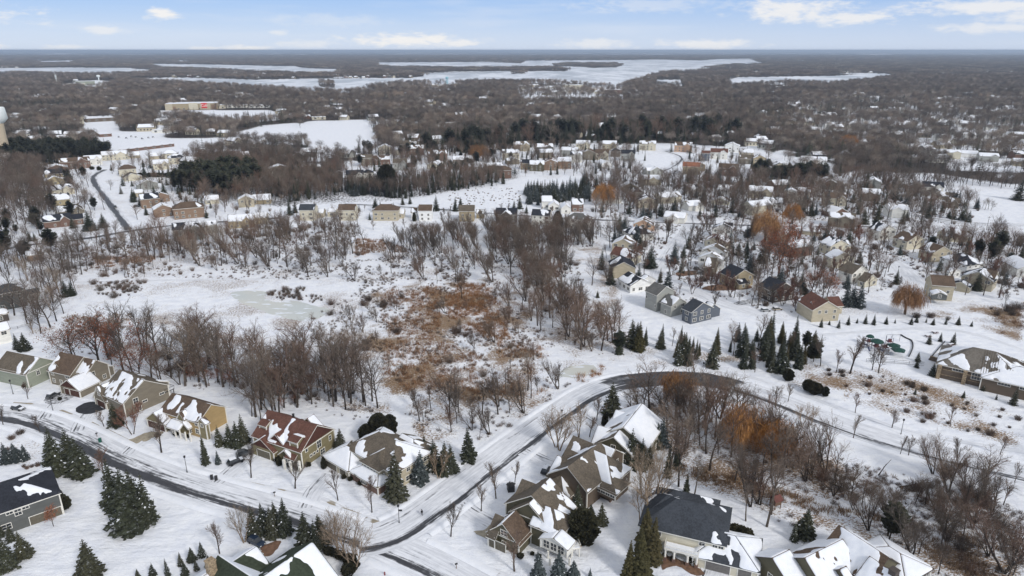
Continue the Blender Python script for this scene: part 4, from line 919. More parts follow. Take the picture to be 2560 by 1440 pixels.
house('olive green house with a snow topped screened porch raised on white posts',[
 D(r=(1328,1239,1375,1193),hr=10.8,he=5.6,w=7.4,s=(.5,.1),wn=[('R',5.2,4.1,1.2,1.3),('R',5.2,1.6,1.2,1.3)]),
 D(r=(1304,1197,1351,1213),hr=9.0,he=4.6,w=5.4,s=(.12,.1),win=False),
 D(r=(1320,1258,1346,1235),hr=10.2,he=5.9,w=5.2,s=(.35,.2),wn=[('L',3.2,3.6,1.7,1.3),('L',2.2,.8,1.1,1.3)],band=5.6),
 D(r=(1345,1256,1384,1271),hr=9.0,he=5.8,w=3.7,e='gh',s=(.55,.2,.3),wn=[('R',-2.1,4.1,.9,1.2),('R',0,4.1,1.6,1.2),('R',2.1,4.1,.9,1.2)]),
 D(r=(1255,1309,1291,1275),hr=7.2,he=3.3,w=4.3,s=(.12,.55),roof='brown',wn=[('L',.2,3.7,1.7,1.4),('L',.2,.8,1.0,1.3)],band=3.1),
 D(r=(1238,1283,1262,1293),hr=6.6,he=3.2,w=3.6,s=(.1,.1),gd=[('L',0,4.6,M_DOORT)],win=False),
 D(r=(1399,1348,1388,1319),hr=6.2,he=4.7,w=3.4,s=(.98,.98),z0=2.0,walls=True,wall='white',wn=[('F',-1.9,2.6,1.5,1.9),('F',0,2.6,1.5,1.9),('F',1.9,2.6,1.5,1.9)],snap=True)],
 wall='olive',roof='taupe',near=True,extras=[posts([(1375,1395),(1424,1395),(1370,1378),(1430,1372)],2.0,0,M_TRIM,.4),deck(1432,1352,1440,1372,2.6,2.2,M_TRIM)])
house('large brown shingled house with two snow covered wings and a sunroom on stilts',[
 D(r=(1418,1168,1501,1105),hr=10.2,he=5.7,w=6.0,s=(.35,.45),wn=[('L',-1,3.6,1.6,1.5),('L',1.5,1,1.4,1.3)]),
 D(r=(1431,1090,1486,1107),hr=8.6,he=4.6,w=5.2,s=(.25,.1),win=False),
 D(r=(1414,1122,1462,1136),hr=8.0,he=4.4,w=3.4,s=(.2,.3),win=False),
 D(r=(1390,1140,1438,1153),hr=7.6,he=4.0,w=4.6,s=(.45,.1),gd=[('L',0,4.8,M_DOORT)],win=False),
 D(r=(1481,1122,1517,1138),hr=9.8,he=5.8,w=4.6,e='gh',s=(.95,.4,.3),wn=[('R',0,3.8,1.4,1.4),('R',1.8,1.2,1.2,1.4)]),
 D(r=(1502,1106,1538,1124),hr=9.4,he=5.8,w=4.8,e='gg',s=(.95,.4),wn=[('R',-1,3.8,1.6,1.6),('R',-1,1.0,1.6,1.6),('R',1.6,3.8,1.2,1.4)]),
 D(r=(1403,1188,1419,1173),hr=6.6,he=3.4,w=4.0,e='hg',s=(.6,.4,.2),win=False),
 D(r=(1500,1178,1530,1190),hr=6.6,he=4.6,w=3.2,e='gh',s=(.28,.1,.3),z0=2.2,wn=[('L',-1.9,3.0,1.2,1.4),('L',-.5,3.0,1.2,1.4),('L',.9,3.0,1.2,1.4),('L',2.3,3.0,1.2,1.4)])],
 wall='brown',roof='taupe',near=True,extras=[posts([(1503,1222),(1526,1237),(1538,1222)],2.2,0,M_DECK,.35),deck(1541,1205,1562,1212,2.6,3.2,M_TRIM)])
house('olive brown house with a broad fully snow covered roof by the parkway',[
 D(r=(1606,1008,1558,1068),hr=10.2,he=5.8,w=7.2,s=(.99,.7),wn=[('R',5,3.8,1.4,1.4),('R',1.5,3.8,1.6,1.4),('R',-3,3.8,1.4,1.4),('R',5,1,1.4,1.5),('R',1,1,1.6,1.4)]),
 D(r=(1538,1024,1580,1034),hr=8.2,he=4.8,w=4.6,s=(.96,.8),win=False),
 D(r=(1494,1062,1548,1078),hr=7.8,he=4.2,w=4.8,s=(.9,.7),gd=[('L',0,4.8,M_DOORT)],win=False),
 D(r=(1531,1092,1560,1062),hr=8.8,he=4.8,w=5.6,s=(.8,.4),wn=[('L',0,5.0,1.2,1.0),('L',3,1,1.4,1.4)]),
 D(r=(1625,1085,1630,1078),hr=4.4,he=3.2,w=2.4,s=(.98,.98),win=False)],wall='olive',roof='taupe',near=True)
wreath_pos=[]
def wreath(root,ox,oy,B):
    g=G(1708,1333,5.0); 
    f,p=window_meshes(2.2,1.6); c=B[0]; th=c['th']; n=(math.sin(th),-math.cos(th)); b3=[b for b in B if b.get('wr')][0]
    # centre of the near wall of the bump
    nx,ny=math.sin(th),-math.cos(th); x=b3['cx']+nx*(b3['a'][0]); y=b3['cy']+ny*(b3['a'][0])
    mb=MB(); 
    for i in range(16):
        a0,a1=6.283*i/16,6.283*(i+1)/16; mb.tube((math.cos(a0)*.72,0,math.sin(a0)*.72),(math.cos(a1)*.72,0,math.sin(a1)*.72),.24,.24,6)
    rr=random.Random(4)
    for i in range(160):
        a=rr.uniform(0,6.283); sliver(mb,Vector((math.cos(a)*.72,0,math.sin(a)*.72)),Vector((math.cos(a)*rr.uniform(-1,1),-.5,math.sin(a)*rr.uniform(-1,1))).normalized(),.4,.12,rr)
    o=mb.build('wreath',M_WREATH,None); o.location=(x+nx*.3,y+ny*.3,4.75); o.rotation_euler[2]=th; tag(o,'big dark green wreath hung over the white porch','wreath')
def balcony(root,ox,oy,B):
    th=B[0]['th']; a=G(1676,1365,3.3); c=G(1734,1380,3.3); mid=(a+c)/2; L_=7.6; wd=2.6; Mx=Matrix.Translation((mid.x-ox,mid.y-oy,0))@Matrix.Rotation(th,4,'Z')
    mb=MB(); mb.box(-L_/2,-wd/2,3.05,L_/2,wd/2,3.4,M=Mx); mb.build('porch_roof',M_TRIM,root); sb=MB(); sb.box(-L_/2+.2,-wd/2+.2,3.404,L_/2-.2,wd/2-.2,3.5,M=Mx); sb.build('porch_snow',M_ROOFSNOW,root)
    rb=MB(); rb.box(-L_/2,-wd/2,4.2,L_/2,-wd/2+.08,4.3,M=Mx); rb.box(-L_/2,-wd/2,4.2,-L_/2+.08,wd/2,4.3,M=Mx); rb.box(L_/2-.08,-wd/2,4.2,L_/2,wd/2,4.3,M=Mx)
    for i in range(21): rb.box(-L_/2+i*L_/20-.03,-wd/2+.01,3.4,-L_/2+i*L_/20+.03,-wd/2+.07,4.2,M=Mx)
    for j in range(7):
        for x in (-L_/2+.01,L_/2-.07): rb.box(x,-wd/2+j*wd/7,3.4,x+.06,-wd/2+j*wd/7+.06,4.2,M=Mx)
    rb.build('railing',M_TRIM,root)
    for x in (-L_/2+.3,-1.5,1.5,L_/2-.3):
        cb=MB(); cb.lathe([(.26,.9),(.26,3.05)],8); cb.box(-.38,-.38,0,.38,.38,.9,1); o=cb.build('porch_column',[M_TRIM,WALL['brick']],root); o.location=Mx@Vector((x,-wd/2+.35,0)); o.rotation_euler[2]=th
    for x0,x1 in ((-L_/2+.3,-1.5),(-1.5,1.5),(1.5,L_/2-.3)):
        ab=MB(); xm=(x0+x1)/2; rad=(x1-x0)/2-.25; n=8
        for i in range(n):
            t0,t1=math.pi*i/n,math.pi*(i+1)/n; ya,yb=-wd/2+.2,-wd/2+.5; za,zb=2.35+.6*math.sin(t0),2.35+.6*math.sin(t1); xa,xb=xm+rad*math.cos(t0),xm+rad*math.cos(t1)
            for yy,fl in ((ya,1),(yb,-1)): ab.poly([tuple(Mx@Vector(p)) for p in [(xb,yy,zb),(xa,yy,za),(xa,yy,3.05),(xb,yy,3.05)][::fl]])
            ab.poly([tuple(Mx@Vector(p)) for p in [(xa,ya,za),(xb,ya,zb),(xb,yb,zb),(xa,yb,za)]])
        ab.build('porch_arch',M_TRIM,root)
house('cream white house with a slate grey hip roof, arched porch and balcony',[
 D(r=(1692,1246,1746,1258),hr=10.2,he=6.1,w=7.0,e='hh',s=(.30,.3,.26),wn=[('L',-7.5,4.2,1.2,1.6),('L',-5.2,4.2,1.2,1.6),('L',-6.4,.9,3.0,1.9),('L',4.6,4.2,1.2,1.5),('L',7.4,4.6,1.0,.8),('L',8.7,4.6,1.0,.8),('L',5.2,.9,1.6,1.9)]),
 D(r=(1671,1236,1700,1243),hr=9.6,he=6.0,w=4.6,e='hh',s=(.15,.1,.1),win=False),
 D(r=(1686,1223,1748,1238),hr=8.8,he=5.6,w=4.4,e='hh',s=(.45,.2,.3),win=False),
 D(r=(1724,1282,1731,1272),hr=8.4,he=6.1,w=4.2,e='hg',s=(.5,.2,.12),wr=1,wn=[('L',0,3.9,2.3,1.7)]),
 D(r=(1808,1331,1838,1340),hr=6.4,he=3.1,w=5.6,e='hh',s=(.55,.7,.9),gd=[('L',-1.5,5.2,M_DOORG),('L',4.2,2.8,M_DOORG)],win=False)],
 wall='cream',roof='slate',near=True,extras=[balcony,wreath])
house('low brown roofed house with broad snow sheets in the lower right corner',[
 D(r=(2097,1311,2224,1394),hr=8.6,he=4.2,w=5.8,s=(.62,.5)),
 D(r=(2006,1391,2112,1350),hr=7.8,he=3.8,w=5.4,s=(.85,.7)),
 D(r=(1966,1368,1938,1400),hr=6.8,he=3.6,w=4.8,s=(.92,.9),roof='brown'),
 D(r=(2174,1389,2240,1434),hr=8.0,he=3.8,w=5.0,s=(.8,.5)),
 D(r=(2225,1364,2248,1384),hr=5.6,he=3.4,w=4.6,e='hh',s=(.98,.98,.98)),
 D(r=(2098,1424,2116,1414),hr=6.2,he=4.0,w=2.8,s=(.9,.5))],wall='olive',roof='brown',near=True,trim=WALL['dkbrown'],extras=[chimney(2236,1425,8.6,1.5,WALL['dkbrown'])])
house('long grey house with a black hip roof cut by the left edge',[
 D(r=(-70,1236,42,1200),hr=9.4,he=6.4,w=7.2,e='gh',s=(.22,.3,.35),wn=[('F',-2.4,5.0,1.3,.6),('F',-.8,5.0,1.3,.6),('F',.8,5.0,1.3,.6),('F',-.8,4.0,1.3,.8),('F',7.6,5.4,1.3,.5),('F',-4.6,1.3,3.8,1.4)],gd=[('F',4.9,6.6,M_DOORT)])],
 wall='dkgrey',roof='black',near=True)
house('house with moss green roofs and deep snow sheets cut by the bottom edge',[
 D(r=(544,1388,640,1452),hr=9.0,he=4.2,w=5.2,s=(.1,.95)),
 D(r=(790,1359,600,1467),hr=9.4,he=4.0,w=7.6,s=(.75,.2)),
 D(r=(647,1368,560,1412),hr=8.0,he=4.6,w=5.0,s=(.35,.7),win=False),
 D(r=(548,1420,470,1458),hr=7.0,he=4.0,w=4.6,s=(.6,.5),win=False)],wall='stone',roof='green',near=True,trim=ROOFM['green'],extras=[chimney(525,1402,10.0,1.6)])
def hall(root,ox,oy,B):
    th=B[0]['th']; b=B[0]; Mx=Matrix.Translation((b['cx']-ox,b['cy']-oy,0))@Matrix.Rotation(th,4,'Z')
    for x in np.linspace(-b['a'][0]+1,b['a'][1]-1,4):
        mb=MB(); mb.box(x-.6,-b['w']-1.4,0,x+.6,-b['w']-.2,5.0,M=Mx); mb.build('stone_pier',M_STONEV,root)
    for z in (1.4,3.4):
        mb=MB(); mb.box(-b['a'][0],-b['w']-.06,z,b['a'][1],-b['w'],z+.25,M=Mx); mb.build('stone_band',M_STONEV,root)
    Rl,w,hr,he=b['Rl'],b['w'],b['hr'],b['he']; rb=MB(); k=(hr-he)/w
    for i in range(26):
        y=-w+.4+i*(2*w-.8)/25; x0=Rl+abs(y); x1=Rl+w+.4
        if x1-x0>.5: rb.tube(tuple(Mx@Vector((x0,y,hr-k*abs(y)+.05))),tuple(Mx@Vector((x1,y,he-.4*k+.1))),.10,.10,4)
    for i in range(34):
        x=-Rl-w+.6+i*(2*Rl+2*w-1.2)/33; ax=max(0,abs(x)-Rl); 
        if w-ax>.5 and x>0: rb.tube(tuple(Mx@Vector((x,-ax,hr-k*ax+.05))),tuple(Mx@Vector((x,-w-.3,he-.3*k+.1))),.10,.10,4)
    rb.build('roof_ribs',ROOFM['taupe'],root,kind='stuff')
house('long brick community hall with stone piers and a brown metal roof by the playground',[
 D(r=(2437,868,2486,878),hr=10.5,he=5.4,w=9.6,e='hh',s=(.42,.3,.5),roof='bronze',wn=[('L',-6,3.9,3.4,.9),('L',6,3.9,3.4,.9),('L',-.3,2.4,3.2,2.4)]),
 D(r=(2452,892,2460,880),hr=8.6,he=5.6,w=4.6,e='hg',s=(.4,.3,.1),roof='bronze',win=False,walls=False),
 D(r=(2545,912,2640,940),hr=8.0,he=5.0,w=9.0,e='hh',s=(.8,.7,.95),roof='bronze',wn=[('L',-14,3.6,3.4,.9),('L',-8,3.6,3.4,.9),('L',-2,3.6,3.4,.9)]),
],wall='brown',roof='bronze',near=True,cat='building',name='community_hall',extras=[hall],snapall=True)
# ---- the houses further off: ridge ends in the photo
def H(label,r,hr=8.5,he=5.4,w=5,wall='cream',roof='brown',s=(.5,.5),e='gg',ex=(),group=None,**k):
    bl=[D(r=r,hr=hr,he=he,w=w,s=s,e=e,**k)]
    for q in ex: bl.append(q)
    house(label,bl,wall,roof,group=group)
def blk(r,hr,he,w,s=(.5,.5),e='gg',**k): return D(r=r,hr=hr,he=he,w=w,s=s,e=e,**k)
H('cream house with a slate blue roof, leftmost of the avenue row',(750,510,790,510),10.5,7.6,4.6,'cream','slate',(.25,.4),ex=[blk((794,522,812,521),5.5,3.4,4,(.9,.9),wall='beige')])
H('cream house with a brown roof, second from the left in the avenue row',(847,510,891,510),10.5,7.6,4.6,'cream','brown',(.15,.3),ex=[blk((820,521,842,521),5,3.4,4,(.95,.9))])
H('beige hip roofed house, third from the left in the avenue row',(952,510,978,510),10.5,7.4,5,'beige','brown',(.05,.4,.2),'hh',ex=[blk((992,522,1012,521),6,3.4,4,(.8,.9))])
H('white house with a brown roof and low left wing in the avenue row',(1047,511,1081,511),10.6,7.6,4.6,'snowwhite','brown',(.04,.3),ex=[blk((1028,519,1044,519),7.2,4.8,4,(.3,.5))])
H('tan house with an olive brown roof in the avenue row',(1147,512,1187,512),10.4,7.4,5,'tan','taupe',(.06,.3),ex=[blk((1190,523,1212,523),5.6,3.4,4,(.5,.9))])
H('dark brown house with a black roof and snowy gable in the avenue row',(1240,519,1294,520),9.6,6.4,5,'dkbrown','black',(.3,.4),ex=[blk((1266,528,1266,520),8.6,6.2,3.2,(.9,.9))])
H('white house with a navy roof carrying a large snow patch in the avenue row',(1331,522,1378,524),9.0,6,5,'white','black',(.45,.4))
H('pale house with a grey hip roof beside the round cedar',(1436,531,1458,533),9.2,6.2,5,'white','grey',(.3,.5,.6),'hh')
H('white house under a fully snowy roof north of the avenue',(1353,489,1381,489),8.6,5.6,5,'white','taupe',(.97,.9),ex=[blk((1378,505,1390,497),6.2,3.6,4,(.97,.9))])
H('red brick house under a snowy roof north of the avenue',(1428,496,1459,496),8.6,5.6,5.2,'brick','black',(.75,.5),ex=[blk((1412,512,1416,503),6.4,4,3.4,(.97,.9),wall='white')])
H('peach pink house at the top of the lane houses',(1608,549,1613,539),8.6,5.4,6,'peach','brown',(.7,.75),ex=[blk((1624,556,1627,550),5.4,3.4,3,(.8,.8))])
H('low white house with a navy hip roof below the peach house',(1589,566,1602,565),7.6,4.4,6,'white','black',(.45,.8,.5),'hh')
H('beige gabled house with a snowy roof, third down the lane row',(1558,597,1566,586),8.6,5.2,6.2,'beige','brown',(.65,.85))
H('cream house with a red brown roof and snow stripes on the lane',(1538,615,1568,620),8.2,5.2,6,'cream','red',(.45,.6),'gh')
H('beige house with a navy roof, fifth down the lane row',(1552,637,1560,655),8.8,5.6,6.0,'beige','black',(.35,.35),wn=[('R',-2,1.6,.9,1.3),('R',2.2,3.4,.9,1.3),('R',-3.4,2.6,.9,1.2)])
H('low white house with snow on a navy roof beside the lane garage',(1571,678,1604,697),6.8,3.9,5.6,'snowwhite','black',(.7,.5),ex=[blk((1610,684,1625,690),5.4,3.2,4,(.5,.5))])
H('pale grey three storey house with a blue deck stair',(1636,704,1667,716),11.2,8.2,5.2,'grey','grey',(.04,.2),wn=[('L',-4,4.7,.8,1.1),('L',-2.8,4.7,.8,1.1),('L',-4.5,7.0,.7,.7),('L',1.5,7.0,.7,.7),('L',3,2,.8,1.2),('R',-2,4.4,.9,1.1),('R',-1,4.4,.9,1.1)],ex=[blk((1672,733,1700,745),8.2,5.4,4.6,(.75,.5))])
H('slate blue house half hidden behind the conifer belt',(1733,745,1759,756),9.0,5.8,6,'blue','slate',(.15,.2),ex=[blk((1768,752,1786,760),6.4,3.6,4.2,(.5,.3))])
H('white gabled house at the upper end of the inner lane row',(1807,561,1811,553),8.8,5.6,6,'snowwhite','black',(.7,.7),ex=[blk((1822,557,1832,556),6.5,4,4,(.2,.3))])
H('cream gabled house with a red roof wing in the inner lane row',(1791,592,1799,583),8.6,5.6,6,'cream','red',(.5,.8),ex=[blk((1776,586,1788,584),7,4,4,(.1,.2))])
H('white gabled house, third in the inner lane row',(1785,615,1794,607),8.6,5.6,6.4,'snowwhite','taupe',(.6,.9),ex=[blk((1764,624,1776,620),6.6,4,4,(.15,.3))])
H('white house with an olive brown roof wing in the inner lane row',(1778,634,1784,627),8.6,5.6,6.4,'snowwhite','taupe',(.6,.9),ex=[blk((1766,643,1794,643),8.6,5,6,(.15,.3),wall='taupe')])
H('tan house with a navy roof and low garage gable',(1827,659,1862,674),9.0,5.6,6.2,'tan','black',(.22,.1),ex=[blk((1844,698,1852,690),4.8,3.0,3.6,(.3,.5))])
H('dark brown house with white window frames and a navy roof',(1924,690,1965,707),9.2,5.8,6.2,'dkbrown','black',(.18,.1),ex=[blk((1921,704,1934,695),7.6,5.2,2.8,(.3,.3))])
H('tan house with a red brown roof beside the park path',(2029,728,2071,753),9.4,5.8,6.2,'beige','red',(.25,.1),wn=[('L',4,3.8,1.1,1.3),('L',4,1.1,1.1,1.4),('L',0,3.8,1.1,1.3),('L',-3,3.8,1.1,1.3)],ex=[blk((2066,741,2098,741),6.6,4.0,4.4,(.05,.1)),blk((2037,756,2044,749),7.8,5.6,2,(.6,.5))])
H('cream two storey house under a snow sheet in the cul de sac row',(2074,589,2104,600),8.8,5.6,6.2,'cream','black',(.8,.3),ex=[blk((2108,601,2116,598),7.4,5,4,(.8,.5))])
H('cream house with solar panels on its snowy roof',(2089,620,2112,631),8.8,5.6,6.6,'cream','taupe',(.55,.3))
H('white house with an olive grey roof and separate garage gable',(2118,654,2155,665),8.8,5.6,5.8,'white','taupe',(.06,.15),ex=[blk((2165,679,2180,686),6.4,3.2,4.6,(.15,.5),wall='cream'),blk((2118,676,2126,681),3.8,2.8,2.2,(.95,.9))])
H('white house with a navy roof at the north end of the cul de sac',(2193,554,2224,563),9.0,5.6,6.4,'white','black',(.6,.3))
H('cream house with a brown roof in the cul de sac, second of its row',(2257,576,2295,587),8.8,5.4,6.4,'cream','brown',(.35,.2))
H('cream grey house with a brown roof in the cul de sac, third of its row',(2325,604,2361,616),8.8,5.4,6.4,'beige','brown',(.5,.3))
H('white house with a navy roof splashed with snow at the right',(2401,632,2418,637),8.6,5.2,6,'snowwhite','black',(.55,.5,.5),'hh',ex=[blk((2378,668,2392,672),5.0,3.4,4,(.9,.9))])
H('beige house with a navy cross roof at the right',(2447,680,2461,667),8.8,5.4,6.6,'beige','black',(.45,.45),ex=[blk((2468,674,2496,677),8.6,5.4,5.4,(.1,.2),roof='brown'),blk((2400,704,2412,698),5,3,4,(.3,.3))])
H('beige house with a dark brown roof and small roofed deck right of the willow',(2325,686,2384,690),10.8,7.6,5.0,'beige','brown',(.06,.2),ex=[blk((2346,730,2349,722),6.2,5.0,3,(.7,.6),z0=2.4,wall='dkgrey')])
def F(label,x0,y0,x1,y1,wall,roof='brown',s=(.5,.5),st='p',yaw=0,group=None,wing=0):
    """a far house given by its box in the photo"""
    g=G((x0+x1)/2,y1); d=depth(g.x,g.y); ppm=FPX/d; L_=(x1-x0)/ppm; w=min(5.2,L_*.38); dy=-(g.y-0)/g.length; base_th=math.atan2(g.y,g.x)-math.pi/2+R(yaw)
    hr=((y1-y0)-w*.9*FPX*CAMH/d/d)/(ppm*.93); hr=min(10.8,max(5.2,hr)); he=max(2.8,hr-w*.62)
    cx,cy=g.x+g.x/g.length*w,g.y+g.y/g.length*w; bl=[]
    if st=='p':
        bl=[D(c=(cx,cy,base_th,L_/2*.96),hr=hr,he=he,w=w,s=s,e='gg')]
        if wing>0: bl.append(D(c=(cx+math.cos(base_th)*L_*.22-math.sin(base_th)*-w*.55,cy+math.sin(base_th)*L_*.22-math.cos(base_th)*w*.55,base_th+math.pi/2,w*.75),hr=hr*.92,he=he,w=L_*.16,s=(min(1,s[0]+.2),s[1]),e='gg'))
    elif st=='g': bl=[D(c=(cx,cy,base_th+math.pi/2,w*1.1),hr=hr,he=he,w=L_*.5,s=s,e='gg')]
    else: bl=[D(c=(cx,cy,base_th,max(.5,L_/2-w)),hr=hr,he=he,w=w,s=s+(s[0],),e='hh')]
    house(label,bl,wall,roof,group=group,wsize=(1.0,1.3))
